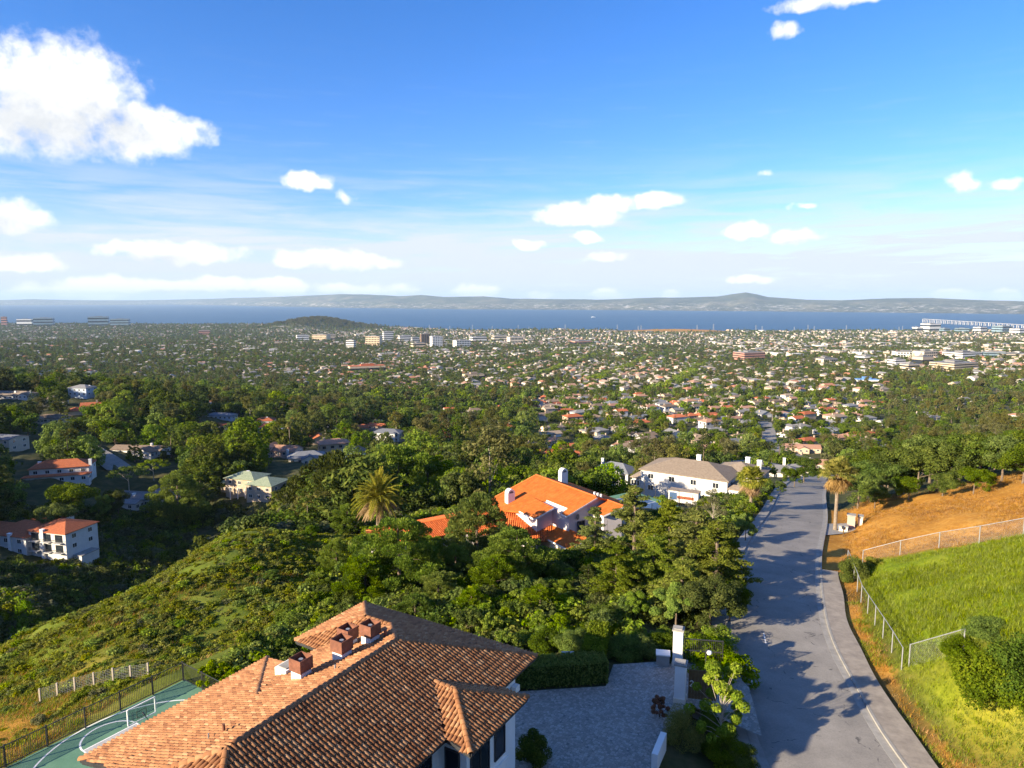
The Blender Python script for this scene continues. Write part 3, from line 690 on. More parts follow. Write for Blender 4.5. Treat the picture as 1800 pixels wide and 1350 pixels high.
def near_house():
    k = 1.0625; zr = -17.0; base = -25.9; rz = math.atan2(HV[1], HV[0])
    root = empty('stucco_house', (HA[0], HA[1], CZ + base), rz)
    tag(root, 'large white stucco house with brown clay barrel tile roof and four copper chimney caps', 'house')
    Z = zr - base
    def p(u, v, z): return (v * k, -u * k, z * k + Z)
    e = 4.86; s = .34; ez = -1.65
    A, D = p(0, 0, 0), p(9.15, 0, 0)
    B = p(-e, e, ez); FR = p(9.15 + e, e, ez); FL = p(9.15 + e, -e, ez)
    E, E2 = p(-2.3, -2.3, -.8), p(-2.3, -4.05, -.8)
    Cc, Fc, S = p(-e, -6.6, ez), p(.25, -6.6, ez), p(.25, -e, ez)
    G, H, Mm = p(1, -8, -2.72), p(5.2, -3.4, -1.156), p(2, -e, ez)
    K_, L_, Nn = p(10.25, -8, -2.72), p(7.9, -3.1, -1.054), p(10.6, -e, ez)
    I, J = p(.57, 2.62, -.92), p(.57, 3.85, -.96); Q, R = p(-1.66, 6.2, -1.75), p(2.8, 6.2, -1.75); W1, W2 = p(2.62, e, ez), p(-1.45, e, ez)
    faces = {'right_a': [A, D, FR, W1, I, W2, B], 'front': [D, FL, FR], 'left': [A, E, S, Mm, H, G, K_, L_, Nn, FL, D], 'far': [A, B, Cc, E2, E],
             'bump_end': [Cc, Fc, E2], 'bump_near': [Fc, S, E, E2], 'wing_far': [G, Mm, H], 'wing_near': [K_, L_, Nn],
             'r_near': [I, J, R, W1], 'r_end': [J, R, Q], 'r_far': [I, J, Q, W2]}
    # roof deck (pans), fascia
    dk = MB()
    for f in faces.values(): dk.poly([(a[0], a[1], a[2] - .004) for a in f]); dk.poly([(a[0], a[1], a[2] - .22) for a in reversed(f)])
    eaves = [(B, W2), (W2, Q), (Q, R), (R, W1), (W1, FR), (FR, FL), (FL, Nn), (Nn, K_), (K_, G), (G, Mm), (Mm, S), (S, Fc), (Fc, Cc), (Cc, B)]
    roof = dk.obj('roof', M['clay_pan'], root)
    fa = MB()
    for a, b in eaves:
        a, b = Vector(a), Vector(b); fa.add([a + Vector((0, 0, .0)), b + Vector((0, 0, .0)), b - Vector((0, 0, .24)), a - Vector((0, 0, .24))], [[0, 1, 2, 3]])
        fa.bar(a - Vector((0, 0, .06)), b - Vector((0, 0, .06)), .13, .13)
    fa.obj('gutter', M['dark_metal'], root)
    # tiles
    rg = random.Random(2); src = barrel(.385, .072, .088, .10)
    pl = []
    for f in faces.values(): pl += tile_places(f, .197, .325)
    Mw = Matrix.Translation((HA[0], HA[1], CZ + base)) @ Matrix.Rotation(rz, 4, 'Z')
    def seen(m):
        w = Mw @ m.translation; q = project(w.x, w.y, w.z - CZ); return 0 < q[0] < 1800 and q[1] < 1345, (w - Vector((0, 0, CZ))).length
    key = [seen(m) for m in pl]
    rface = set(range(len(pl)))
    order = sorted(range(len(pl)), key=lambda i: (not key[i][0], key[i][1])); near = set(order[:300])
    def jig(m):
        return m @ Matrix.Rotation(rg.uniform(-.025, .025), 4, 'Z') @ Matrix.Translation((rg.uniform(-.008, .008), rg.uniform(-.02, .02), rg.uniform(0, .012)))
    variants = [mesh('roof_tile', src[0], np.array(src[1]), M['clay_tile'], True, attr={'tint': ('FACE', np.full(len(src[1]), t))}) for t in np.linspace(.05, .95, 9)]
    rest = []
    for i, m in enumerate(pl):
        m = jig(m)
        if i in near:
            o = ob('roof_tile', rg.choice(variants), roof); o.matrix_local = m
        else: rest.append(m)
    tn = np.clip(np.array([rg.gauss(.5, .24) for _ in rest]), 0, 1)
    o = ob('roof_tiles_beyond', join_instances('roof_tiles', src, rest, M['clay_tile'], tn), roof); tag(o, kind='stuff')
    caps = []
    for a, b in [(A, D), (A, B), (A, E), (E, E2), (E2, Cc), (E2, Fc), (G, H), (K_, L_), (I, J), (J, Q), (J, R), (D, FR), (D, FL)]: caps += cap_places(a, b, .295)
    csrc = barrel(.36, .125, .145, .12, 6)
    cap_me = [mesh('ridge_tile', csrc[0], np.array(csrc[1]), M['clay_tile'], True, attr={'tint': ('FACE', np.full(len(csrc[1]), t))}) for t in (.25, .4, .5, .62, .75)]
    for m in caps: o = ob('ridge_tile', rg.choice(cap_me), roof); o.matrix_local = jig(m)
    # walls
    def wallbox(x0, x1, y0, y1, z1):
        b = MB(); b.box(x0, x1, y0, y1, -.4, z1); return b.obj('wall', M['stucco_white'], root)
    xr = (e - .75) * k; zt = Z + ez * k - .1
    wallbox(-xr, xr, -(9.15 + e - .7) * k, (e - .75) * k, zt)
    wallbox(-7.1 * k, -xr, -9.5 * k, -1.8 * k, Z - 2.72 * k - .02)
    wallbox(-5.9 * k, -xr, .45 * k, (e - .75) * k - .01, zt - .01)
    xw = 5.55 * k; wallbox(xr, xw, -2.15 * k, 1.0 * k, Z - 1.75 * k - .02)
    # wing windows (end wall), side windows
    zc = Z - 3.35 * k
    window(root, (xw + .02, -1.2 * k, zc), (1, 0, 0), 1.5, 1.5, bars=1); window(root, (xw + .02, .35 * k, zc), (1, 0, 0), 0.9, 1.5, bars=0)
    window(root, (xr + .02, -3.2 * k, zc - .1), (1, 0, 0), 1.15, 2.0, bars=1); window(root, (xr + .02, -5.1 * k, zc), (1, 0, 0), 1.2, 1.7, bars=1); window(root, (xr + .02, -7.2 * k, zc), (1, 0, 0), 1.2, 1.7, bars=1)
    window(root, (xr + .02, 2.6 * k, zc), (1, 0, 0), 1.0, 1.4, bars=1)
    window(root, (4.85 * k, -2.15 * k - .02, zc), (0, -1, 0), .8, 1.9, bars=0)
    # wall lantern bracket under the wing eave, string course, pent roof with slate
    b = MB(); b.box(xw + .002, xw + .10, -2.1 * k, .95 * k, Z - 4.55 * k, Z - 4.35 * k); b.obj('string_course', M['stucco_white'], root)
    b = MB(); y0, y1 = -3.6 * k, -.15 * k; z0 = Z - 4.6 * k
    b.slab([(xw, y0, z0), (xw + 1.5, y0, z0 - .55), (xw + 1.5, y1, z0 - .55), (xw, y1, z0)], .12); pr_ = b.obj('porch_roof', M['slate'], root)
    for i in range(9):
        y = y0 + .05 + (y1 - y0 - .1) * i / 8; b = MB(); b.bar((xw + .02, y, z0 + .02), (xw + 1.5, y, z0 - .53), .05, .05); b.obj('standing_seam', M['slate'], pr_)
    b = MB(); b.box(xw + .05, xw + 1.35, y0 + .15, y1 - .1, -.4, z0 - .7); b.obj('porch_wall', M['stucco_white'], root)
    window(root, (xw + 1.37, (y0 + y1) / 2, z0 - 2.0), (1, 0, 0), 1.8, 1.5, bars=2)
    # small white cap at the far corner (downpipe head)
    b = MB(); b.box(xr + .05, xr + .32, (e - 1.2) * k, (e - .8) * k, Z - 3.2 * k, Z - 2.9 * k); b.obj('hopper_head', M['stucco_white'], root)
    # chimneys with copper caps
    for (u, v, full) in [(3.55, -2.45, 1), (1.65, -1.85, 1), (.2, -2.9, 1), (-.05, -1.65, 1)]:
        zb = -.34 * abs(v) * k + Z; x, y = v * k, -u * k
        b = MB(); b.box(x - .33, x + .33, y - .33, y + .33, zb - .3, zb + .40); ch = b.obj('chimney', M['stucco_white'], root)
        b = MB(); w = .39; z0, z1 = zb + .47, zb + 1.08; t = .03
        for (x0, x1, ya, yb) in ((-w, w, -w, -w + t), (-w, w, w - t, w), (-w, -w + t, -w + t + .001, w - t - .001), (w - t, w, -w + t + .001, w - t - .001)): b.box(x + x0, x + x1, y + ya, y + yb, z0, z1)
        b.box(x - w + t + .002, x + w - t - .002, y - w + t + .002, y + w - t - .002, z0 + .30, z0 + .34)
        for sx in (-1, 1):
            for sy in (-1, 1): b.box(x + sx * .29 - .03, x + sx * .29 + .03, y + sy * .29 - .03, y + sy * .29 + .03, zb + .40, z0 + .1)
        b.obj('chimney_cap', M['copper_box'], ch)
        b = MB(); b.tube([(x, y, z0 + .3), (x, y, z0 + .5)], [.11, .11], 10); b.obj('flue', M['galvanised'], ch)
    zb = Z - 1.5 * k
    b = MB(); x0, y0 = -4.1 * k, -2.75 * k; b.box(x0 - .45, x0 + .35, y0 - .6, y0 + .6, zb - .5, zb + .5); b.obj('parapet_box', M['stucco_white'], root)
    b = MB(); b.box(x0 - .33, x0 + .23, y0 - .48, y0 + .48, zb + .5, zb + .55); b.obj('parapet_lid', M['concrete'], root)
    for (u, v, h, r) in [(8.15, -1.55, .42, .06), (8.6, -1.85, .28, .03), (3.0, -.9, .3, .04), (-.45, -1.05, .5, .08)]:
        b = MB(); zz = Z - .34 * abs(v) * k; b.tube([(v * k, -u * k, zz - .1), (v * k, -u * k, zz + h)], [r, r], 8); b.obj('vent_pipe', M['copper_box'] if r > .05 else M['galvanised'], root)
    return root
near_house()

# ------------------------------------------------------------------ driveway, gate, hedge
def flat_poly(name, pts, z, mat, kind='structure'):
    b = MB(); b.poly([(x, y, CZ + z) for x, y in pts]); o = b.obj(name, M[mat]); tag(o, kind=kind); return o
ZD = -26.0
def drape(name, q, mat, dz=.05, n=10, kind='structure', fn=None):
    """four-sided sheet laid on the ground"""
    q = np.array(q, float); t = np.linspace(0, 1, n + 1); a, b = np.meshgrid(t, t, indexing='ij')
    X = (q[0] * (1 - a)[..., None] + q[1] * a[..., None]) * (1 - b)[..., None] + (q[3] * (1 - a)[..., None] + q[2] * a[..., None]) * b[..., None]
    Zg = terr(X[..., 0], X[..., 1]) + CZ + dz; V = np.concatenate([X, Zg[..., None]], -1).reshape(-1, 3); m = n + 1; i = np.arange(n)[:, None]; j = np.arange(n)[None]
    F = np.stack([i * m + j, (i + 1) * m + j, (i + 1) * m + j + 1, i * m + j + 1], -1).reshape(-1, 4)
    o = ob(name, mesh(name, V, F, M[mat], True)); tag(o, kind=kind); return o
def G2(px, py, z=ZD): p = at_z(px, py, z); return (float(p[0]), float(p[1]))
def driveway():
    pts = [G2(880, 1420), G2(870, 1300), G2(900, 1216), G2(1065, 1206), G2(1078, 1168), G2(1155, 1163), G2(1190, 1168), G2(1268, 1160), (16.0, 43.2), (15.0, 38.0), G2(1215, 1240), G2(1160, 1300), G2(1130, 1420)]
    flat_poly('driveway', pts, ZD, 'cobble_paving')
    drape('driveway_apron', [(11.7, 41.2), (14.75, 40.6), (15.2, 48.6), (12.0, 48.4)], 'concrete', .06, 14)
driveway()
def pillar(px, py, h, w, label):
    x, y = G2(px, py); r = empty('gate_pillar', (x, y, CZ + ZD), -.35); tag(r, label, 'pillar', 'gate pillars')
    b = MB(); b.box(-w / 2, w / 2, -w / 2, w / 2, -.3, h - .12); b.obj('shaft', M['stucco_white'], r)
    b = MB(); b.box(-w / 2 - .05, w / 2 + .05, -w / 2 - .05, w / 2 + .05, 0, .3); b.obj('plinth', M['stucco_cream'], r)
    b = MB(); b.box(-w / 2 - .07, w / 2 + .07, -w / 2 - .07, w / 2 + .07, h - .118, h); b.box(-w / 2 + .05, w / 2 - .05, -w / 2 + .05, w / 2 - .05, h + .001, h + .07); b.obj('cap', M['concrete'], r)
    return (x, y)
P1 = pillar(1191, 1168, 2.75, .66, 'tall white stucco gate pillar farther from the viewer, beside the open black gate')
P2 = pillar(1195, 1231, 2.65, .68, 'tall white stucco gate pillar in front of the brown wooden gate panel')
def gate_things():
    # metal gate standing open
    x, y = P1; r = empty('metal_gate', (x + .5, y, CZ + ZD), -.15); tag(r, 'open black metal gate leaf with frame next to far white pillar', 'gate')
    b = MB(); L, h = 2.6, 2.0
    for a, c in (((0, 0, .12), (0, 0, h)), ((L, 0, .12), (L, 0, h)), ((.03, 0, .15), (L - .03, 0, .15)), ((.03, 0, h - .05), (L - .03, 0, h - .05)), ((.03, 0, h * .55), (L - .03, 0, h * .55))): b.bar(a, c, .06)
    b.obj('gate_frame', M['dark_metal'], r)
    for i in range(1, 20): b = MB(); b.bar((L * i / 20, 0, .18), (L * i / 20, 0, h - .08), .025); b.obj('gate_bar', M['dark_metal'], r)
    x, y = P2; r = empty('wooden_gate', (x + .55, y + .1, CZ + ZD), -.2); tag(r, 'brown wooden gate panel with white number beside near white pillar', 'gate')
    for i in range(9): b = MB(); b.box(i * .2 + .004, i * .2 + .194, -.03, .03, .1, 2.1); b.obj('plank', M['wood_gate'], r)
    b = MB(); b.box(0, 1.82, .031, .07, .3, .42); b.box(0, 1.82, .031, .07, 1.75, 1.87); b.obj('gate_rail', M['wood_gate'], r)
    # white house number (a figure 2)
    b = MB(); s = .16
    seg = [(-.1, .18), (-.05, .24), (.05, .24), (.1, .17), (.08, .08), (-.1, -.12), (.12, -.12)]
    for (a, c), (d, e) in zip(seg[:-1], seg[1:]): b.bar((.2 + a * s / .16, -.045, 1.1 + c), (.2 + d * s / .16, -.045, 1.1 + e), .03, .05)
    b.obj('house_number', M['paint_white'], r)
    # slim post with round white lamp
    x, y = G2(1239, 1205); r = empty('lamp_post', (x, y, CZ + ZD - .3)); tag(r, 'slim dark lamp post with round white globe beside the gate', 'lamp post')
    b = MB(); b.tube([(0, 0, -.2), (0, 0, 2.9)], [.045, .04], 8); b.obj('post', M['dark_metal'], r)
    b = MB(); b.bar((0, 0, 2.85), (.22, 0, 2.85), .04); b.obj('arm', M['dark_metal'], r)
    b = MB(); b.tube([(.22, 0, 2.5), (.22, 0, 2.56), (.22, 0, 2.66), (.22, 0, 2.76), (.22, 0, 2.8)], [.06, .15, .19, .15, .06], 12); b.obj('globe', M['paint_white'], r, True)
    # low block pier at the drive edge
    x, y = G2(1165, 1166); b = MB(); b.box(-.45, .45, -.35, .35, -.3, .75); r = empty('stone_pier', (x, y, CZ + ZD), -.2); tag(r, 'low concrete pier at the edge of the paved driveway', 'pier')
    b.obj('block', M['concrete'], r); b = MB(); b.box(-.5, .5, -.4, .4, .751, .84); b.obj('cap', M['stucco_white'], r)
    # white retaining wall end among the shrubs by the drive
    b = MB(); a = G2(1150, 1352); c = G2(1166, 1312); b.bar((a[0], a[1], CZ + ZD + .35), (c[0], c[1], CZ + ZD + .35), .35, 1.1); o = b.obj('garden_wall', M['stucco_white']); tag(o, 'short white garden wall under the yellow green shrub', 'wall')
    # utility box behind the hedge
    x, y = G2(1000, 1186); r = empty('utility_box', (x, y + .9, CZ + ZD)); tag(r, 'small pale green utility cabinet behind the clipped hedge', 'cabinet')
    b = MB(); b.box(-.4, .4, -.3, .3, 0, 1.0); b.obj('cabinet_body', M['galvanised'], r); b = MB(); b.box(-.45, .45, -.35, .35, 1.002, 1.06); b.obj('lid', M['galvanised'], r)
gate_things()

# ------------------------------------------------------------------ sports court
def court():
    zc = -30.2; b1 = np.array(G2(5, 1349, zc)); b2 = np.array(G2(318, 1196, zc)); d = (b2 - b1) / np.linalg.norm(b2 - b1); n = np.array([d[1], -d[0]])
    def q(s, t, z=0.0): w = b2 - d * s + n * t; return (float(w[0]), float(w[1]), CZ + zc + z)
    b = MB(); b.poly([q(-.2, .1), q(-.2, 15), q(34, 15), q(34, .1)]); ct = b.obj('sports_court', M['court_green']); tag(ct, kind='structure')
    # board position on plan
    hb = at_z(252, 1253, zc + 3.4)[:2]; s0 = float(-(hb - b2) @ d); t0 = float((hb - b2) @ n)
    b = MB(); b.poly([q(s0 - 1.8, t0 - 4.6, .004), q(s0 - 1.8, t0 + 1.2, .004), q(s0 + 1.8, t0 + 1.2, .004), q(s0 + 1.8, t0 - 4.6, .004)]); b.obj('court_key', M['court_grey'], ct)
    def arc(name, ct_, r, a0, a1, w=.06, seg=40):
        b = MB()
        for i in range(seg):
            A0 = a0 + (a1 - a0) * i / seg; A1 = a0 + (a1 - a0) * (i + 1) / seg
            f = lambda a, rr: q(s0 + rr * math.cos(a), ct_ - rr * math.sin(a), .008)
            b.poly([f(A0, r - w), f(A0, r + w), f(A1, r + w), f(A1, r - w)])
        b.obj(name, M['paint_white'], ct)
    arc('court_line', t0 - 4.6, 1.8, 0, math.pi); arc('court_line', t0 - .4, 6.7, -.1, math.pi + .1)
    for sx in (-1.8, 1.8): b = MB(); b.poly([q(s0 + sx - .05, t0 - 4.6, .009), q(s0 + sx - .05, t0 + 1.2, .009), q(s0 + sx + .05, t0 + 1.2, .009), q(s0 + sx + .05, t0 - 4.6, .009)]); b.obj('court_line', M['paint_white'], ct)
    b = MB(); b.poly([q(s0 - 1.75, t0 - 4.65, .010), q(s0 - 1.75, t0 - 4.55, .010), q(s0 + 1.75, t0 - 4.55, .010), q(s0 + 1.75, t0 - 4.65, .010)]); b.obj('court_line', M['paint_white'], ct)
    # basketball stand, facing the fence
    r = empty('basketball_hoop', q(s0, t0), math.atan2(-n[1], -n[0])); tag(r, 'basketball hoop with clear backboard on dark pole at the green court', 'basketball hoop')
    b = MB(); b.tube([(-1.0, 0, 0), (-1.0, 0, 2.9), (.1, 0, 3.4)], [.08, .08, .06], 8); b.obj('pole', M['dark_metal'], r)
    b = MB()
    for (y0, z0, y1, z1) in ((-.9, 2.9, .9, 2.9), (-.9, 3.97, .9, 3.97), (-.9, 2.9, -.9, 3.97), (.9, 2.9, .9, 3.97)): b.bar((.2, y0, z0), (.2, y1, z1), .07)
    bf = b.obj('backboard', M['paint_white'], r)
    m, N = new_mat('clear_board'); g = N.n('ShaderNodeBsdfTransparent', inp={0: (.8, .84, .86, 1)}); gl = N.n('ShaderNodeBsdfGlossy', inp={0: (.8, .8, .8, 1), 1: .05}); mx = N.n('ShaderNodeMixShader', inp={0: .12, 1: g.outputs[0], 2: gl.outputs[0]}); N.n('ShaderNodeOutputMaterial', inp={0: mx.outputs[0]})
    b = MB(); b.box(.185, .2, -.865, .865, 2.935, 3.935); b.obj('board_glass', m, bf)
    b = MB()
    for (y0, z0, y1, z1) in ((-.3, 3.08, .3, 3.08), (-.3, 3.53, .3, 3.53), (-.3, 3.08, -.3, 3.53), (.3, 3.08, .3, 3.53)): b.bar((.225, y0, z0), (.225, y1, z1), .04)
    b.obj('target_square', M['dark_metal'], bf)
    b = MB(); ring = [(.5 + .23 * math.cos(a), .23 * math.sin(a), 3.05) for a in np.linspace(0, 2 * math.pi, 17)]; b.tube(ring, [.012] * 17, 5, cap=False); b.bar((.22, 0, 3.05), (.28, 0, 3.05), .08); b.obj('rim', M['dark_metal'], r)
    # picket fence along the court
    def picket(pts, label, h=1.5):
        G = [Vector(p) for p in pts]; r = empty('picket_fence', G[0]); tag(r, label, 'fence'); o = G[0]
        pm = MB(); pm.box(-.04, .04, -.04, .04, -.2, h + .1); pm = pm.mesh('post', M['dark_metal'])
        pk = MB()
        for a, c in zip(G[:-1], G[1:]):
            L = (c - a).length; n = max(1, round(L / 2.4))
            for i in range(n + 1): ob('post', pm, r, a - o + (c - a) * i / n)
            for z in (.15, h): b = MB(); b.bar(a - o + Vector((0, 0, z)), c - o + Vector((0, 0, z)), .045); b.obj('rail', M['dark_metal'], r)
            for i in range(int(L / .13)): w = a - o + (c - a) * (i * .13 / L); pk.bar(w + Vector((0, 0, .1)), w + Vector((0, 0, h)), .02)
        pk.obj('pickets', M['dark_metal'], r)
    picket([q(34, .15), q(-.1, .15)], 'black metal picket fence along the far side of the green court')
    picket([q(-.1, .2), q(-.1, 8)], 'black metal picket fence across the end of the green court by the tile roof')
    # post and wire fence on the slope beyond
    pp = [XY(70, 1222, -33.2), XY(132, 1214, -33.0), XY(200, 1208, -32.8), XY(262, 1205, -32.5)]
    G = [Vector((p[0], p[1], tz(*p) + CZ)) for p in pp]; r = empty('wire_fence', G[0]); tag(r, 'old wooden post and wire fence across the dry grass slope', 'fence')
    pm = MB(); pm.box(-.06, .06, -.06, .06, -.2, 1.35); pm = pm.mesh('post', M['dead_wood'])
    for a, c in zip(G[:-1], G[1:]):
        for i in range(2): ob('post', pm, r, a - G[0] + (c - a) * i / 2)
    ob('post', pm, r, G[-1] - G[0])
    b = MB()
    for a, c in zip(G[:-1], G[1:]):
        for z in np.arange(.15, 1.3, .14): b.bar(a - G[0] + Vector((0, 0, z)), c - G[0] + Vector((0, 0, z)), .012)
        n = int((c - a).length / .2)
        for i in range(n): w = a - G[0] + (c - a) * i / n; b.bar(w + Vector((0, 0, .1)), w + Vector((0, 0, 1.28)), .01)
    b.obj('wire_mesh', M['galvanised'], r)
court()
# ------------------------------------------------------------------ tree prototypes
foliage('leaf_oak', (.050, .084, .010), (.090, .140, .014), (.155, .200, .022), .02, .3)
foliage('leaf_pine', (.080, .132, .011), (.145, .22, .016), (.235, .295, .028), .015, .22)
foliage('leaf_bright', (.092, .150, .010), (.155, .23, .014), (.245, .30, .025), .02, .25)
foliage('leaf_dark', (.044, .070, .015), (.076, .110, .020), (.130, .155, .030), .03, .3)
foliage('leaf_olive', (.075, .078, .019), (.12, .12, .030), (.185, .17, .045), .02, .25)
foliage('leaf_brush', (.10, .122, .010), (.165, .192, .014), (.25, .26, .026), .02, .25, 1.2)
foliage('leaf_grey', (.09, .10, .045), (.14, .15, .068), (.21, .21, .10), .02, .25)
foliage('leaf_yellow', (.16, .17, .012), (.26, .26, .02), (.37, .34, .035), .01, .15)
foliage('leaf_red', (.13, .05, .02), (.22, .08, .03), (.30, .14, .05), .01, .15)
foliage('leaf_cedar', (.080, .108, .014), (.14, .178, .022), (.225, .25, .035), .015, .2)
foliage('grass_green', (.11, .155, .006), (.175, .235, .009), (.27, .31, .022), .01, .15, .3)
foliage('grass_gold', (.26, .125, .02), (.40, .205, .034), (.52, .31, .07), .01, .15, .3)
foliage('palm_green', (.11, .13, .014), (.22, .23, .025), (.38, .34, .05), .01, .1)
foliage('palm_dead', (.20, .125, .05), (.33, .21, .085), (.46, .32, .15), .01, .1)

def leaf_mesh(C, R, n, size, rng, squash=.8, out=.55, aspect=.55, inner=.55, up=.25, updir=False):
    C = np.asarray(C, float); R = np.asarray(R, float); w = R ** 2 / (R ** 2).sum(); idx = rng.choice(len(C), n, p=w)
    d = rng.normal(size=(n, 3)); d /= np.linalg.norm(d, axis=1)[:, None]
    rr = R[idx] * (inner + (1 - inner) * rng.random(n) ** .6)
    pos = C[idx] + d * rr[:, None] * np.array([1, 1, squash])
    e = rng.normal(size=(n, 3)); e /= np.linalg.norm(e, axis=1)[:, None]
    nr = d * out + e * (1 - out) + np.array([0, 0, up]); nr /= np.linalg.norm(nr, axis=1)[:, None]
    t = np.cross(nr, rng.normal(size=(n, 3)))
    if updir: t = d * .7 + np.array([0, 0, .9]) + e * .35
    t /= np.maximum(np.linalg.norm(t, axis=1), 1e-6)[:, None]; b = np.cross(nr, t); b /= np.maximum(np.linalg.norm(b, axis=1), 1e-6)[:, None]
    s = size * (.65 + .7 * rng.random(n)); a = t * s[:, None] * .5; bb = b * (s * aspect * .5)[:, None]
    V = np.stack([pos - a, pos + bb, pos + a, pos - bb], 1).reshape(-1, 3)
    F = np.arange(n * 4).reshape(-1, 4)
    cl = rng.random(len(C)); tint = np.clip(.5 + .28 * rng.normal(size=n) + .5 * (cl[idx] - .5), 0, 1)
    return V, F, tint

def crown_shape(kind, H, W, rng):
    """clump centres and radii, list of limbs"""
    C, R, limbs = [], [], []
    if kind in ('oak', 'young', 'euc', 'round'):
        z0 = {'oak': .30, 'young': .22, 'euc': .28, 'round': .12}[kind] * H; n = {'oak': 46, 'young': 34, 'euc': 44, 'round': 40}[kind]
        lobes = [(rng.uniform(-.24, .24) * W, rng.uniform(-.24, .24) * W, rng.uniform(.45, .8) * H, rng.uniform(.28, .4)) for _ in range(5 if kind != 'euc' else 7)]
        if kind == 'euc': lobes = [(rng.uniform(-.25, .25) * W, rng.uniform(-.25, .25) * W, rng.uniform(.4, .88) * H, rng.uniform(.2, .3)) for _ in range(8)]
        for i in range(n):
            lx, ly, lz, lr = lobes[i % len(lobes)]
            d = rng.normal(size=3); d /= np.linalg.norm(d); d[2] = abs(d[2]) if rng.random() < .65 else d[2]
            c = np.array([lx, ly, lz]) + d * np.array([lr * W, lr * W, min(lr * H, H - lz) * .8]) * rng.uniform(.6, 1.0)
            c[2] = np.clip(c[2], z0, H * .94); C.append(c); R.append(rng.uniform(.075, .145) * W)
        limbs = [C[i] for i in rng.choice(n, 9, replace=False)]
    elif kind == 'pine':
        ph = rng.uniform(0, 6.28, 3)
        for i in range(78):
            t = (i + rng.random()) / 78; a = i * 2.4 + rng.uniform(-.4, .4); z = H * (.08 + .85 * t)
            r = W * .5 * math.sin(math.pi * (.14 + .78 * t)) ** .65 * (1 - .22 * t) * (1 + .26 * math.sin(3 * a + ph[0] + 5 * t) + .14 * math.sin(5 * a + ph[1] - 8 * t)) * rng.uniform(.62, 1.0)
            e = np.array([math.cos(a) * r, math.sin(a) * r, z + rng.uniform(-.03, .04) * H]); C.append(e); R.append(rng.uniform(.085, .145) * W * (1 - .3 * t))
            if i % 6 == 0: limbs.append(e)
        C.append(np.array([0, 0, H * .94])); R.append(.09 * W)
    elif kind in ('redwood', 'cone'):
        n = 17
        for i in range(n):
            t = i / (n - 1); z = H * (.10 + .87 * t); L = W * .5 * (1 - t) ** .8 + .03 * W
            for k in range(max(2, int(8 * (1 - t) + 2))):
                a = rng.uniform(0, 6.28); l = L * rng.uniform(.6, 1.1); C.append(np.array([math.cos(a) * l, math.sin(a) * l, z - l * .12])); R.append((.05 + .075 * (1 - t)) * W * rng.uniform(.8, 1.2))
    elif kind == 'cedar':
        n = 15
        for i in range(n):
            t = (i + rng.random() * .5) / n; z = H * (.12 + .84 * t); L = W * .56 * (1 - t) ** .75 + .03 * W
            for k in range(int(5 - 1.5 * t)):
                a = rng.uniform(0, 6.28); l = L * rng.uniform(.6, 1.15); tip = np.array([math.cos(a) * l, math.sin(a) * l, z + .04 * l - .1 * l * l / W * 2])
                for q in np.linspace(.35, 1, 6): C.append(np.array([tip[0] * q, tip[1] * q, z + (tip[2] - z) * q + rng.uniform(-.1, .1)])); R.append((.062 + .03 * (1 - q)) * W * rng.uniform(.8, 1.25))
                limbs.append(tip)
        C.append(np.array([0, 0, H * .97])); R.append(.025 * W)
    elif kind == 'umbrella':
        for i in range(44):
            a = rng.uniform(0, 6.28); r = W * .5 * math.sqrt(rng.random()); C.append(np.array([math.cos(a) * r, math.sin(a) * r, H * (.9 - .22 * (r / (W * .5)) ** 2) + rng.uniform(-.05, .03) * H])); R.append(rng.uniform(.07, .11) * W)
        limbs = [C[i] for i in rng.choice(44, 10, replace=False)]
    elif kind == 'shrub':
        for i in range(26 if H < 3 else 46):
            a = rng.uniform(0, 6.28); r = W * .42 * math.sqrt(rng.random()); C.append(np.array([math.cos(a) * r, math.sin(a) * r, H * rng.uniform(.12, .84) * (1 - .5 * (r / (W * .5)) ** 2)])); R.append(rng.uniform(.11, .19) * W)
    elif kind == 'open':
        for i in range(26):
            a = rng.uniform(0, 6.28); z = H * rng.uniform(.3, .97); r = W * .5 * rng.uniform(.4, 1) * math.sin(math.pi * min(.97, .2 + .75 * z / H)) ** .6
            C.append(np.array([math.cos(a) * r, math.sin(a) * r, z])); R.append(rng.uniform(.07, .12) * W); limbs.append(C[-1])
    return C, R, limbs

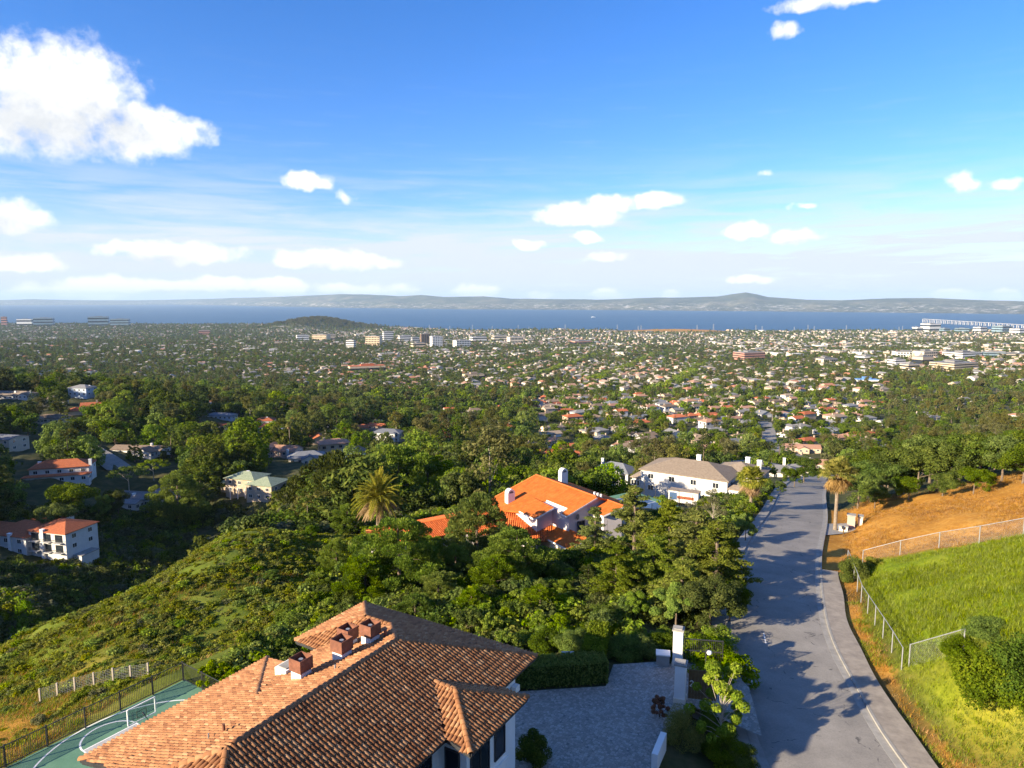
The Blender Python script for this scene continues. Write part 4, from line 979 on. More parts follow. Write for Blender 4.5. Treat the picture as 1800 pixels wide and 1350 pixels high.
mottled('palm_bark', (.16, .125, .09), (.26, .21, .16), 4, .95, bs=.6, bd=.04)
PROTO = {}
SPEC = {  # kind: shape, H, W, leaf material, bark, squash, aspect
    'oak': ('oak', 9, 10, 'leaf_oak', 'bark', .8, .6), 'pine': ('pine', 9, 8.6, 'leaf_pine', 'bark', .7, .38), 'redwood': ('redwood', 22, 8.5, 'leaf_dark', 'bark', .55, .5),
    'cone': ('cone', 14, 6, 'leaf_oak', 'bark', .6, .5), 'cedar': ('cedar', 10.5, 7.4, 'leaf_cedar', 'bark', .42, .34), 'umbrella': ('umbrella', 10, 13, 'leaf_pine', 'bark_pale', .55, .45),
    'euc': ('euc', 18, 12, 'leaf_olive', 'bark_pale', .85, .5), 'young': ('young', 8, 7.5, 'leaf_bright', 'bark', .8, .6), 'round': ('round', 5, 6.5, 'leaf_oak', 'bark', .8, .6),
    'dark': ('oak', 10, 9, 'leaf_dark', 'bark', .8, .6), 'darkpine': ('pine', 9.5, 8.2, 'leaf_dark', 'bark', .7, .4), 'shrub': ('shrub', 1.5, 2.1, 'leaf_brush', 'bark', .8, .5), 'greyshrub': ('shrub', 1.7, 2.4, 'leaf_grey', 'bark', .8, .5),
    'bigbush': ('shrub', 3.2, 4.4, 'leaf_oak', 'bark', .85, .55), 'greenshrub': ('shrub', 2.2, 2.6, 'leaf_bright', 'bark', .8, .55), 'yellow': ('shrub', 4.2, 4.6, 'leaf_yellow', 'bark', .9, .3), 'open': ('open', 5.5, 4.2, 'leaf_bright', 'bark_pale', .8, .5), 'pale': ('open', 8, 6, 'leaf_grey', 'bark_pale', .7, .4),
    'redshrub': ('open', 2.6, 2.2, 'leaf_red', 'bark', .8, .4), 'blackshrub': ('shrub', 2.4, 3.0, 'leaf_dark', 'bark', .8, .5)}
LOD = {0: (14000, .30), 1: (2400, .62), 2: (300, 1.7)}
def proto(kind, lod, var=0):
    key = (kind, lod, var)
    if key in PROTO: return PROTO[key]
    shp, H, W, lm, bk, sq, asp = SPEC[kind]; rng = np.random.default_rng(sum(map(ord, kind)) * 31 + var * 7 + 1)
    C, R, limbs = crown_shape(shp, H, W, rng); n, s = LOD[lod]
    if shp in ('shrub',): n, s = {0: (4500, .13), 1: (380, .38), 2: (90, .7)}[lod]
    if shp == 'open': n = int(n * .45); s *= .62
    if kind in ('yellow', 'bigbush') and lod == 0: n, s = 17000, .15
    if kind == 'blackshrub' and lod == 0: n, s = 9000, .14
    if kind == 'round' and lod == 0: n, s = 16000, .15
    if kind in ('pine', 'darkpine') and lod == 0: n, s = 20000, .30
    if shp in ('redwood', 'pine', 'euc'): n = int(n * 1.6)
    if shp == 'cedar' and lod == 0: n = 15000; s = .34
    V, F, t = leaf_mesh(C, R, n, s, rng, sq, aspect=asp, updir=shp in ('pine', 'umbrella') and lod == 0)
    V[:, 2] = np.maximum(V[:, 2], .05)
    crown = mesh(kind + '_crown', V, F, M[lm], False, attr={'tint': ('FACE', t)})
    b = MB(); r0 = {'shrub': .05, 'open': .09, 'round': .14}.get(shp, .016 * H + .06)
    nb = 7 if lod == 0 else 5
    top = {'pine': .95, 'redwood': .96, 'cone': .95, 'cedar': .97, 'umbrella': .72, 'shrub': .4, 'open': .55, 'round': .5}.get(shp, .58) * H
    if lod and shp in ('pine', 'redwood', 'cone', 'cedar', 'oak', 'euc'): top *= .62 if shp in ('pine', 'redwood', 'cone', 'cedar') else .8
    bend = rng.normal(size=2) * .03 * H * (0 if shp in ('redwood', 'cone', 'cedar') else 1)
    def axis(z): q = z / top; return Vector((bend[0] * q * q, bend[1] * q * q, z))
    b.tube([axis(-.4), axis(top * .33), axis(top * .67), axis(top)], [r0 * 1.15, r0 * .85, r0 * .6, r0 * .18], nb)
    for e in (limbs if lod == 0 else limbs[:6] if lod == 1 else []):
        zl = min(float(e[2]) * (.93 if shp in ('pine', 'cedar') else .5 + .2 * rng.random()), top * .97); a = axis(zl); e = Vector(e); mid = a.lerp(e, .5) + Vector((0, 0, .06 * (e - a).length))
        rr = r0 * (.22 if shp in ('pine', 'cedar') else .38) * (1 - .4 * zl / top)
        b.tube([a, mid, e], [rr, rr * .7, rr * .25], 4, cap=False)
    trunk = b.mesh(kind + '_trunk', M[bk])
    PROTO[key] = (trunk, crown, H, W); return PROTO[key]

def palm_meshes(kind, rng):
    """trunk, green fronds, dead skirt"""
    tr, fr, sk = MB(), MB(), MB(); tint_f = []; tint_s = []
    H = {'canary': 7.0, 'fan': 7.2, 'thin': 13}[kind]
    r = {'canary': .40, 'fan': .20, 'thin': .14}[kind]
    tr.tube([(0, 0, -.4), (0, 0, .4), (0, 0, H * .5), (0, 0, H)], [r * 1.25, r, r * .9, r * 1.05], 10)
    def frond(mb, tl, az, el, L, droop, wide, nseg=7):
        p = Vector((0, 0, H + .1)); d = Vector((math.cos(az) * math.cos(el), math.sin(az) * math.cos(el), math.sin(el))); pts = [p.copy()]; ds = []
        for i in range(nseg): ds.append(d.copy()); p = p + d * (L / nseg); pts.append(p.copy()); d = (d + Vector((0, 0, -droop * (i + 1) / nseg))).normalized()
        ds.append(d)
        for i in range(nseg):
            side = ds[i].cross(Vector((0, 0, 1))).normalized(); upv = side.cross(ds[i])
            mb.bar(pts[i], pts[i + 1], .05, .05); tl += [rng.random() * .3 + .5] * 6
            if i == 0 and kind != 'canary': continue
            for q in range(4):
                f = (q + .5) / 4; a = pts[i].lerp(pts[i + 1], f); ll = wide * math.sin(math.pi * (.12 + .83 * (i + f) / nseg))
                for s in (-1, 1):
                    tip = a + (side * s * .8 + ds[i] * .55 - Vector((0, 0, .28)) + upv * .1).normalized() * ll
                    w = ds[i] * .055; mb.add([a - w, a + w, tip], [[0, 1, 2]]); tl.append(rng.random())
    def fan(mb, tl, az, el, L, size):
        d = Vector((math.cos(az) * math.cos(el), math.sin(az) * math.cos(el), math.sin(el))); a = Vector((0, 0, H)); c = a + d * L
        mb.bar(a, c, .04); tl += [.4] * 6; side = d.cross(Vector((0, 0, 1))).normalized(); up = side.cross(d)
        for k in range(16):
            th = (k - 7.5) / 7.5 * 1.9; v = d * math.cos(th) + side * math.sin(th); tip = c + v * size * (1 - .12 * abs(th)) + Vector((0, 0, -.22 * size)) + up * rng.uniform(-.1, .1); w = (side * math.cos(th) - d * math.sin(th)) * .06
            m = c + v * size * .5 + up * .06; mb.add([c, m - w, tip, m + w], [[0, 1, 2, 3]]); tl.append(rng.random())
    if kind == 'canary':
        for i in range(120):
            el = math.radians(rng.choice([80, 62, 45, 30, 15, 2])) + rng.uniform(-.14, .14); frond(fr, tint_f, rng.uniform(0, 6.28), el, rng.uniform(3.6, 4.5), .30 + .12 * math.cos(el), .62)
        for i in range(60): frond(sk, tint_s, rng.uniform(0, 6.28), rng.uniform(-.75, -.25), rng.uniform(3.2, 4.1), .26, .5)
    elif kind == 'fan':
        for i in range(75): fan(fr, tint_f, rng.uniform(0, 6.28), math.radians(rng.uniform(-15, 80)), rng.uniform(1.0, 1.5), rng.uniform(.85, 1.1))
        for i in range(46): fan(sk, tint_s, rng.uniform(0, 6.28), math.radians(rng.uniform(-85, -35)), rng.uniform(.7, 1.5), rng.uniform(.8, 1.0))
    else:
        for i in range(34): fan(fr, tint_f, rng.uniform(0, 6.28), math.radians(rng.uniform(-20, 80)), rng.uniform(.7, 1.0), rng.uniform(.7, .9))
        for i in range(10): fan(sk, tint_s, rng.uniform(0, 6.28), math.radians(rng.uniform(-85, -50)), .7, .7)
    out = [tr.mesh('palm_trunk', M['palm_bark'])]
    for mb, tl, mt, nm in ((fr, tint_f, 'palm_green', 'fronds'), (sk, tint_s, 'palm_dead', 'skirt')):
        out.append(mesh(nm, mb.V, mb.F, M[mt], False, attr={'tint': ('FACE', np.array(tl))}))
    return out, H

TREES = []         # x, y, radius of everything planted or built by hand
def plant(kind, x, y, h, label, lod=0, var=0, wf=1.0, group=None, name='tree', cat='tree', rz=None, zoff=0.0):
    trunk, crown, H, W = proto(kind, lod, var); s = h / H; z = tz(x, y) + CZ + zoff
    r = empty(name, (x, y, z), random.Random(int(x * 97 + y * 13)).uniform(0, 6.28) if rz is None else rz)
    tag(r, label, cat, group)
    sc = (s * wf, s * wf, s)
    if name.endswith('shrub') or name == 'bush': ob('stems', trunk, r, scale=sc); ob('foliage', crown, r, scale=sc)
    else: ob('trunk', trunk, r, scale=sc); ob('crown', crown, r, scale=sc)
    TREES.append((x, y, W * s * wf * .4)); return r
def hero(kind, px, ptop, d, label, lod=0, var=0, wf=1.0, **k):
    b = at_d(px, ptop, d); x, y, zt = map(float, b); h = max(zt - tz(x, y), 1.2) * (1.1 if kind in ('pine', 'cedar') and d < 120 else 1.0)
    return plant(kind, x, y, h, label, lod, var, wf, **k)

def plant_px(kind, px, pbase, h, label, wf=1.0, **k):
    x, y, z, d = ground_at(px, pbase); return plant(kind, float(x), float(y), h, label, 0, 0, wf, **k)
# ------------------------------------------------------------------ the orange-roofed house on the ridge
FOOT = []
def orange_house():
    zr = -27.5; R1 = at_z(943, 835, zr); g = np.array([.55404509, -.83248666]); n = np.array([-.83248666, -.55404509]); base = -36.2
    o = (R1[0] + g[0] * 7 + n[0] * 5, R1[1] + g[1] * 7 + n[1] * 5)
    root = empty('orange_roofed_house', (o[0], o[1], CZ + base)); tag(root, 'large rambling house with bright orange tile roofs and arched white chimneys among pines', 'house')
    def p(a, b, z): w = R1[:2] + g * a + n * b; return (float(w[0] - o[0]), float(w[1] - o[1]), z - base)
    s = .335; mz = lambda b: zr - s * abs(b)
    loc = lambda w: (float(w[0] - o[0]), float(w[1] - o[1]), float(w[2] - base))
    def on_plane(pix, P0, nrm): return [loc(ray(*q) * (float(np.dot(P0, nrm)) / float(np.dot(ray(*q), nrm)))) for q in pix]
    def plane3(*pp):                     # plane through three surveyed points (pixel, height)
        w = [at_z(*q) for q in pp]; return w[0], np.cross(w[1] - w[0], w[2] - w[0])
    mn = np.array([n[0] * s, n[1] * s, 1.0]); mp = np.array([R1[0], R1[1], zr])
    sk = plane3((876, 896, -30.75), (964, 950, -33.0), (972, 918, -31.65)); lo = plane3((974, 918, -31.7), (1043, 915, -31.5), (1030, 935, -32.4))
    smooth_faces = {'main': on_plane([(943, 834.7), (1050, 874), (996, 907), (987, 902.5), (998, 893), (961, 878.3), (930, 884), (913, 899), (876, 896), (858, 881)], mp, mn),
                    'gable': on_plane([(935.5, 873.7), (973.6, 892), (939.5, 911.5), (912.5, 897.5)], mp + np.array([0, 0, .3]), mn),
                    'back': [p(0, 0, zr), p(-.5, -7, mz(7)), p(14.9, -7, mz(7)), p(14.6, 0, zr)],
                    'small': [p(14.7, -1.9, -28.25), p(18, -1.9, -28.25), p(17.2, 1.2, -29.25), p(14.3, 1.2, -29.25)],
                    'small_back': [p(14.7, -1.9, -28.25), p(14.7, -5, -29.3), p(18, -5, -29.3), p(18, -1.9, -28.25)],
                    'porch': [p(9.6, 4.2, -31.75), p(17.6, 4.2, -31.75), p(17.2, 6.9, -32.85), p(12.0, 6.9, -32.85)],
                    'porch_back': [p(9.6, 4.2, -31.75), p(13, 1.8, -32.8), p(17.6, 1.8, -32.8), p(17.6, 4.2, -31.75)]}
    barrel_faces = {'skirt': on_plane([(872, 892), (913, 889), (945, 918), (973, 916), (964, 949.5), (943, 951.5), (905, 936), (869, 906)], *sk),
                    'right_low': on_plane([(974, 916), (1003, 919), (1044, 914), (1041, 926), (1030, 935), (1012, 931)], *lo),
                    'wing': [p(.2, 27, -31.5), p(.4, 9.2, -31.4), p(4.5, 9.6, -32.3), p(6.5, 13.5, -32.75), p(4.6, 16, -32.35), p(4.4, 26.6, -32.3)],
                    'wing_back': [p(.2, 27, -31.5), p(-4, 27, -32.6), p(-4, 9, -32.6), p(.4, 9, -31.4)],
                    'garden': [p(8.5, 23.5, -33.2), p(8.7, 17.5, -33.2), p(12.6, 18.3, -34.2), p(12.4, 24.2, -34.2)]}
    rf = MB()
    for f in smooth_faces.values(): rf.slab(f if f[0][2] >= 0 else f, .24, 0)
    roof = rf.obj('roof', M['orange_shingle'], root)
    # white verge boards
    vb = MB()
    F = smooth_faces
    for f, es in (('main', [(1, 2), (2, 3), (3, 4), (4, 5)]), ('gable', [(0, 1), (1, 2), (2, 3)]), ('small', [(1, 2), (2, 3)]), ('porch', [(1, 2), (2, 3)])):
        for i, j in es: a, b = Vector(F[f][i]), Vector(F[f][j]); vb.bar(a - Vector((0, 0, .15)), b - Vector((0, 0, .15)), .08, .2)
    vb.obj('verge_board', M['stucco_white'], root)
    rg = random.Random(8); pl = []; dk = MB()
    for f in barrel_faces.values(): pl += tile_places(f, .30, .5); dk.poly([(a[0], a[1], a[2] - .01) for a in f]); dk.poly([(a[0], a[1], a[2] - .24) for a in reversed(f)])
    lr = dk.obj('lower_roof', M['orange_pan'], root)
    src = barrel(.56, .105, .125, .11, 4); tn = np.clip(np.array([rg.gauss(.5, .2) for _ in pl]), 0, 1)
    t = ob('clay_tiles', join_instances('clay_tiles', src, pl, M['orange_tile'], tn), lr); tag(t, kind='stuff')
    cp_ = []
    for a, b in ((p(0, 0, zr), p(14.6, 0, zr)), (p(.2, 27, -31.5), p(.4, 9, -31.4)), (p(9.6, 4.2, -31.75), p(17.6, 4.2, -31.75)), (p(14.7, -1.9, -28.25), p(18, -1.9, -28.25)), (p(0, 0, zr), p(-.5, 8.8, mz(8.8)))): cp_ += cap_places(a, b, .4)
    cs = barrel(.46, .15, .17, .13, 5); me = mesh('ridge_caps', *[np.array(x) for x in cs], M['orange_tile'], True, attr={'tint': ('FACE', np.full(len(cs[1]), .55))})
    for m in cp_: o_ = ob('ridge_tile', me, roof); o_.matrix_local = m
    # walls as prisms below the roofs
    def prism(pts, zlo, name='wall', mat='stucco_shade_lilac'):
        b = MB(); k = len(pts); lo = [(q[0], q[1], zlo) for q in pts]; b.add(list(pts) + lo, [[i, (i + 1) % k, (i + 1) % k + k, i + k] for i in range(k)] + [list(range(k))]); return b.obj(name, M[mat], root)
    d = .3
    prism([p(.4, -6.4, mz(6.4) - d), p(.4, 0, zr - d), p(.4, 7.6, mz(7.6) - d), p(4.6, 7.6, mz(7.6) - d), p(10.3, 7.3, mz(7.3) - d), p(10.3, 4.6, mz(4.6) - d), p(13.8, 4.4, mz(4.4) - d), p(14.0, 0, zr - d), p(14.0, -6.4, mz(6.4) - d)], -.4)
    prism([p(14.01, -4.5, -29.4), p(17.5, -4.5, -29.4), p(17.6, -1.9, -28.6), p(16.9, .8, -29.4), p(14.01, .8, -29.4)], -.4)
    prism([p(-3.5, 26.6, -32.7), p(4.2, 26.3, -32.6), p(4.2, 16.2, -32.6), p(5.4, 14.6, -32.8), p(.41, 8.9, -31.8), p(-3.5, 9.2, -32.7)], -.4, mat='stucco_shade_lilac')
    prism([p(12.2, 6.5, -33.0), p(17.1, 6.5, -33.0), p(17.2, 2.2, -33.0), p(11, 2.2, -33.0)], -.4, mat='stucco_cream')
    prism([p(8.7, 23, -33.5), p(12.2, 23.6, -34.4), p(12.3, 18.6, -34.4), p(8.9, 18, -33.5)], -.4, mat='stucco_white')
    for (a, b, z, nn) in ((17.22, 4.3, -34.2, g), (17.0, -.4, -30.8, g), (17.55, -2.6, -31, g), (15.8, .85, -31.2, n), (11.8, 22, -35.3, g), (14.02, 2.4, -31.4, g)): c = p(a, b, z); window(root, c, (nn[0], nn[1], 0), 1.3, 1.5, bars=1)
    # oval vent in the gable wall
    c = Vector(p(13.98, 3.0, -29.95)); b = MB(); ring = []
    gx = Vector((g[0], g[1], 0)); nx = Vector((n[0], n[1], 0))
    for k in range(14): a = 6.283 * k / 14; ring.append(c + nx * .28 * math.cos(a) + Vector((0, 0, .42 * math.sin(a))) + gx * .05)
    b.poly(ring); b.obj('gable_vent', M['slate'], root)
    # arched chimneys
    for (a, b_, zb, h) in ((3.0, 7.0, mz(7) - .3, 2.25), (2.2, -3.6, mz(3.6) - .3, 2.6)):
        c = p(a, b_, zb); b = MB(); w, t = .62, .42; N_ = 9
        prof = [(-w, 0), (w, 0), (w, h - w)] + [(w * math.cos(th), h - w + w * math.sin(th)) for th in np.linspace(0, math.pi, N_)[1:-1]] + [(-w, h - w)]
        k = len(prof); fr = [Vector(c) + nx * x + Vector((0, 0, z)) + gx * t for x, z in prof]; bk = [q - gx * 2 * t for q in fr]
        b.add(fr + bk, [list(range(k)), list(reversed(range(k, 2 * k)))] + [[i, i + k, (i + 1) % k + k, (i + 1) % k] for i in range(k)])
        ch = b.obj('chimney', M['stucco_white'], root)
        b = MB(); b.poly([Vector(c) + nx * x * .6 + Vector((0, 0, (h - w) + (z - (h - w)) * .55)) + gx * (t + .004) for x, z in prof[2:]] ); b.obj('flue_opening', M['slate'], ch)
    b = MB()
    for i in range(3): c = p(12.6 + .7 * i, -1.2, mz(1.2)); b.tube([(c[0], c[1], c[2] - .2), (c[0], c[1], c[2] + .5)], [.16, .16], 8)
    b.obj('roof_vents', M['stucco_white'], root)
    b = MB(); q = [p(2, -2.2, -28.1), p(8, -7.6, -30.2), p(9.6, -6.8, -30.2), p(4, -2.2, -28.1)]
    for (a, b_) in ((26.5, 2.0),): pass
    for (a, b_, r) in ((-3, 8, 9), (6, 0, 9), (10, 6, 9), (0, 18, 8), (10, 21, 4), (0, 25, 5)): w = R1[:2] + g * a + n * b_; TREES.append((w[0], w[1], r * .8)); FOOT.append((w[0], w[1], r * .9))
orange_house()

# ------------------------------------------------------------------ houses
mottled('roof_grey', (.13, .13, .135), (.22, .215, .21), 2.0, .9, per_obj=.2, bs=.4, bd=.03)
mottled('roof_brown', (.13, .095, .07), (.22, .165, .12), 2.0, .9, per_obj=.2, bs=.4, bd=.03)
mottled('roof_tan', (.22, .17, .125), (.31, .25, .19), 2.0, .9, per_obj=.15, bs=.4, bd=.03)
mottled('roof_red', (.30, .085, .035), (.45, .14, .06), 2.0, .9, per_obj=.2, bs=.5, bd=.04)
mottled('roof_green', (.19, .23, .15), (.30, .34, .23), 1.6, .8, bs=.4, bd=.03)
mottled('roof_slate', (.12, .13, .15), (.19, .20, .22), 2.0, .9, per_obj=.15, bs=.4, bd=.03)
mottled('roof_pink', (.28, .15, .10), (.40, .23, .16), 2.0, .9, per_obj=.2, bs=.4, bd=.03)
mottled('wall_cream', (.50, .43, .33), (.58, .51, .40), .8, .9, per_obj=.12)
mottled('wall_tan', (.42, .32, .23), (.52, .41, .30), .8, .9, per_obj=.15)
mottled('wall_blue', (.40, .47, .55), (.48, .55, .63), .8, .9)
mottled('wall_pink', (.46, .31, .25), (.54, .38, .31), .8, .9)
mottled('wall_grey', (.42, .41, .40), (.52, .51, .50), .8, .9, per_obj=.15)
mottled('garage_white', (.66, .66, .64), (.74, .74, .72), 1, .8)
def hip(b, x0, x1, y0, y1, z, s, ov=.5, t=.16):
    x0 -= ov; x1 += ov; y0 -= ov; y1 += ov; w, d = x1 - x0, y1 - y0; h = min(w, d) / 2 * s; z -= ov * s * .3
    if w >= d: r0, r1 = (x0 + d / 2, (y0 + y1) / 2, z + h), (x1 - d / 2 + (.01 if w == d else 0), (y0 + y1) / 2, z + h); fs = [[0, 1, 5, 4], [1, 2, 5], [2, 3, 4, 5], [3, 0, 4]]
    else: r0, r1 = ((x0 + x1) / 2, y0 + w / 2, z + h), ((x0 + x1) / 2, y1 - w / 2, z + h); fs = [[0, 1, 4], [1, 2, 5, 4], [2, 3, 5], [3, 0, 4, 5]]
    V = [(x0, y0, z), (x1, y0, z), (x1, y1, z), (x0, y1, z), r0, r1, (x0, y0, z - t), (x1, y0, z - t), (x1, y1, z - t), (x0, y1, z - t)]
    b.add(V, fs + [[0, 6, 7, 1], [1, 7, 8, 2], [2, 8, 9, 3], [3, 9, 6, 0], [9, 8, 7, 6]]); return z + h
def gable(b, wb, x0, x1, y0, y1, z, s, ov=.45, t=.16, along='x'):
    """ridge along x or y; wb gets the gable triangles"""
    def P(u, v, zz): return (u, v, zz) if along == 'x' else (v, u, zz)
    if along == 'y': x0, x1, y0, y1 = y0, y1, x0, x1
    m = (y0 + y1) / 2; h = (y1 - y0) / 2 * s; e = ov * s; a0, a1 = x0 - ov, x1 + ov; zr = z + h
    for sgn, yy in ((-1, y0 - ov), (1, y1 + ov)):
        q = [P(a0, m, zr + .02), P(a1, m, zr + .02), P(a1, yy, z - e), P(a0, yy, z - e)]; lo = [(c[0], c[1], c[2] - t) for c in q]
        b.add(q + lo, [[0, 1, 2, 3], [7, 6, 5, 4], [0, 4, 5, 1], [1, 5, 6, 2], [2, 6, 7, 3], [3, 7, 4, 0]])
    for xx in (x0, x1): wb.poly([P(xx, y0, z), P(xx, y1, z), P(xx, m, zr - .12)])
    return zr
def wallbox_(b, x0, x1, y0, y1, z0, z1): b.box(x0, x1, y0, y1, z0, z1)
WMESH = {}
def quick_window(parent, c, face, w, h):
    """simple framed window shared mesh; face in 0..3 = -y,+x,+y,-x"""
    key = (round(w, 2), round(h, 2))
    if key not in WMESH:
        f = MB(); t = .09
        for (x0, x1, z0, z1) in ((-w / 2, w / 2, -h / 2, -h / 2 + t), (-w / 2, w / 2, h / 2 - t, h / 2), (-w / 2, -w / 2 + t, -h / 2 + t, h / 2 - t), (w / 2 - t, w / 2, -h / 2 + t, h / 2 - t), (-.03, .03, -h / 2 + t, h / 2 - t)): f.box(x0, x1, -.07, .02, z0, z1)
        g_ = MB(); g_.box(-w / 2 + t, w / 2 - t, -.03, .015, -h / 2 + t, h / 2 - t); WMESH[key] = (f.mesh('window', M['stucco_white']), g_.mesh('pane', M['glass_dark']))
    f, g_ = WMESH[key]; o = ob('window', f, parent, c, [0, math.pi / 2, math.pi, -math.pi / 2][face]); ob('pane', g_, o); return o
HOUSES = []
def house(x, y, yaw, blocks, roofm, wallm, label, group=None, chimneys=(), win=True, name='house', columns=(), cat='house', drop=0.0, nwin=None, size=.86):
    """blocks: (x0,x1,y0,y1,height,roof kind,pitch)"""
    z = min(tz(x, y), tz(x + 5, y), tz(x - 5, y), tz(x, y - 4)) if drop == 0 else tz(x, y) - drop
    r = empty(name, (x, y, z + CZ), yaw); r.scale = (size,) * 3; tag(r, label, cat, group)
    rad_ = 0
    for bi, (x0, x1, y0, y1, h, kind, s) in enumerate(blocks):
        h = h + (.01 * bi); wb, rb = MB(), MB(); wb.box(x0, x1, y0, y1, -2.5, h)
        if kind == 'hip': hip(rb, x0, x1, y0, y1, h + .16, s)
        elif kind == 'gx': gable(rb, wb, x0, x1, y0, y1, h, s, along='x')
        elif kind == 'gy': gable(rb, wb, x0, x1, y0, y1, h, s, along='y')
        else: rb.box(x0 - .25, x1 + .25, y0 - .25, y1 + .25, h + .002, h + .3)
        wb.obj('wall', M[wallm], r); rb.obj('roof', M[roofm], r)
        rad_ = max(rad_, math.hypot(max(abs(x0), abs(x1)), max(abs(y0), abs(y1))))
        if win:
            rows = max(1, int(h / 2.9)); cols = nwin or max(2, int((x1 - x0) / 3.4))
            for k in range(rows):
                zc = h - 1.35 - 2.85 * k
                for c in range(cols):
                    quick_window(r, (x0 + (x1 - x0) * (c + .5) / cols, y0 - .02, zc), 0, 1.5, 1.35)
                for c in range(2): quick_window(r, (x1 + .02, y0 + (y1 - y0) * (c + .5) / 2, zc), 1, 1.5, 1.35); quick_window(r, (x0 - .02, y0 + (y1 - y0) * (c + .5) / 2, zc), 3, 1.5, 1.35)
    for (cx, cy, ztop) in chimneys:
        ztop *= .86; b = MB(); b.box(cx - .5, cx + .5, cy - .4, cy + .4, 0, ztop); b.box(cx - .58, cx + .58, cy - .48, cy + .48, ztop + .002, ztop + .18); b.obj('chimney', M['stucco_white'], r)
    for (cx, cy, zt) in columns: b = MB(); b.tube([(cx, cy, -1.5), (cx, cy, zt)], [.22, .2], 8); b.obj('column', M['stucco_white'], r)
    HOUSES.append((x, y, rad_ * size + 1.0)); return r
def hsite(px, py, d): b = at_d(px, py, d); return float(b[0]), float(b[1])
D = math.radians
def named_houses():
    x, y = hsite(72, 968, 207)
    house(x, y, D(-14), [(2, 15, -5, 6, 8.6, 'hip', .36), (-12, 2.5, -6.5, 6, 7.0, 'hip', .36), (-22, -11.8, -4, 7, 5.6, 'gx', .36), (-9, -1, 5, 13, 7.6, 'hip', .36)], 'roof_red', 'house_white', 'white three storey villa with red tile roofs below the road, cut by the left edge', chimneys=((7.2, -5.2, 10.8), (-3, -6.7, 9.0)), nwin=3)
    v = bpy.data.objects[[o.name for o in bpy.data.objects if o.name.startswith('house')][0]]
    for kx in (4.2, 8.5, 12.6):
        for kz in (7.2, 4.2):
            b = MB(); b.box(kx - 1.25, kx + 1.25, -5.12, -4.9, kz - 1.2, kz + .9); b.obj('balcony_door', M['glass_dark'], v); b = MB(); b.box(kx - 1.5, kx + 1.5, -6.1, -5.0, kz - 1.45, kz - 1.25); b.obj('balcony', M['house_white'], v)
            b = MB()
            for q in np.linspace(-1.45, 1.45, 12): b.bar((kx + q, -6.05, kz - 1.25), (kx + q, -6.05, kz - .3), .04)
            b.bar((kx - 1.5, -6.05, kz - .28), (kx + 1.5, -6.05, kz - .28), .06); b.obj('balcony_rail', M['dark_metal'], v)
    b = MB(); b.box(15.2, 18, -3, 3, -2.5, 1.6); b.obj('terrace_wall', M['house_white'], v); b = MB(); b.box(15.1, 18.2, -3.2, 3.2, 1.61, 1.8); b.obj('terrace', M['concrete'], v)
    x, y = hsite(112, 830, 272)
    house(x, y, D(18), [(-10, 10, -5, 5, 5.6, 'hip', .4), (-11.5, 10.5, -7.6, -4.9, 3.0, 'hip', .3)], 'roof_red', 'house_white', 'white house with brownish red roof and tall white end chimneys beside the sloping street', chimneys=((10.4, -4, 9.2), (-8.5, 2, 8.0)))
    x, y = hsite(240, 872, 252)
    house(x, y, D(-10), [(-13, 10, -5, 4, 3.2, 'hip', .3), (-2, 7, -9.5, -4.9, 3.0, 'gx', .3), (3, 15, 3.9, 11, 3.2, 'hip', .3)], 'roof_grey', 'house_white', 'low grey roofed ranch house under the flat topped pine', chimneys=((1.5, -3, 5.4),))
    x, y = hsite(248, 795, 318)
    house(x, y, D(-6), [(-13, 12, -3.5, 5, 3.4, 'gx', .32), (2, 11, -9, -3.4, 3.5, 'gy', .42)], 'roof_brown', 'house_white', 'brown roofed ranch house with white front gable behind the pointed conifer', chimneys=((5, 1, 6.5),))
    x, y = hsite(448, 862, 238)
    house(x, y, D(-16), [(-11, 2, -3, 7, 6.4, 'hip', .34), (1.5, 12.5, -7, 4, 5.8, 'hip', .34), (-16, -10.8, 0, 7, 3.4, 'hip', .34)], 'roof_green', 'wall_tan', 'cream mansion with weathered green hip roof and white columns', columns=((-8, -4.2, 3.2), (-4.6, -4.2, 3.2), (-1.2, -4.2, 3.2)), chimneys=((-5, 3, 9.4),))
    x, y = hsite(542, 832, 292); house(x, y, D(20), [(-9, 8, -5, 5, 3.8, 'hip', .4), (-3, 4, -9, -4.8, 3.8, 'gy', .5)], 'roof_slate', 'stucco_cream', 'grey many-gabled house half hidden behind the tall ridge pines')
    x, y = hsite(495, 800, 305); house(x, y, D(-8), [(-8.5, 8.5, -4, 6, 4.6, 'gx', .4), (-8.4, -3.5, -4.2, 7, 6.2, 'gy', .4)], 'roof_pink', 'wall_pink', 'pinkish brown house with steep gable and arched doorway below the thin palm', chimneys=((5.5, -4.4, 6.4),))
    x, y = hsite(622, 802, 322); house(x, y, D(-6), [(-4, 4, -4, 8, 5.2, 'gy', .42)], 'roof_brown', 'wall_blue', 'small pale blue gabled house with white columns behind the ridge trees', columns=((-3, -5, 4.6), (-1, -5, 4.6), (1, -5, 4.6), (3, -5, 4.6)))
    x, y = hsite(684, 775, 402); house(x, y, D(-12), [(-10, 9, -4.5, 6, 6.4, 'hip', .36), (1, 7, -7.5, -4.3, 6.8, 'hip', .36)], 'roof_slate', 'house_white', 'white two storey house with dark slate hip roof beyond the twin conifers')
    x, y = hsite(470, 745, 440); house(x, y, D(8), [(-8, 4, 0, 10, 6.2, 'hip', .4), (-5, 10, -8, 1, 3.2, 'hip', .4), (3, 12, 4, 10, 4.4, 'flat', 0)], 'roof_red', 'house_white', 'bright red roofed white house left of the thin palm', chimneys=((-1, 4, 9.6),))
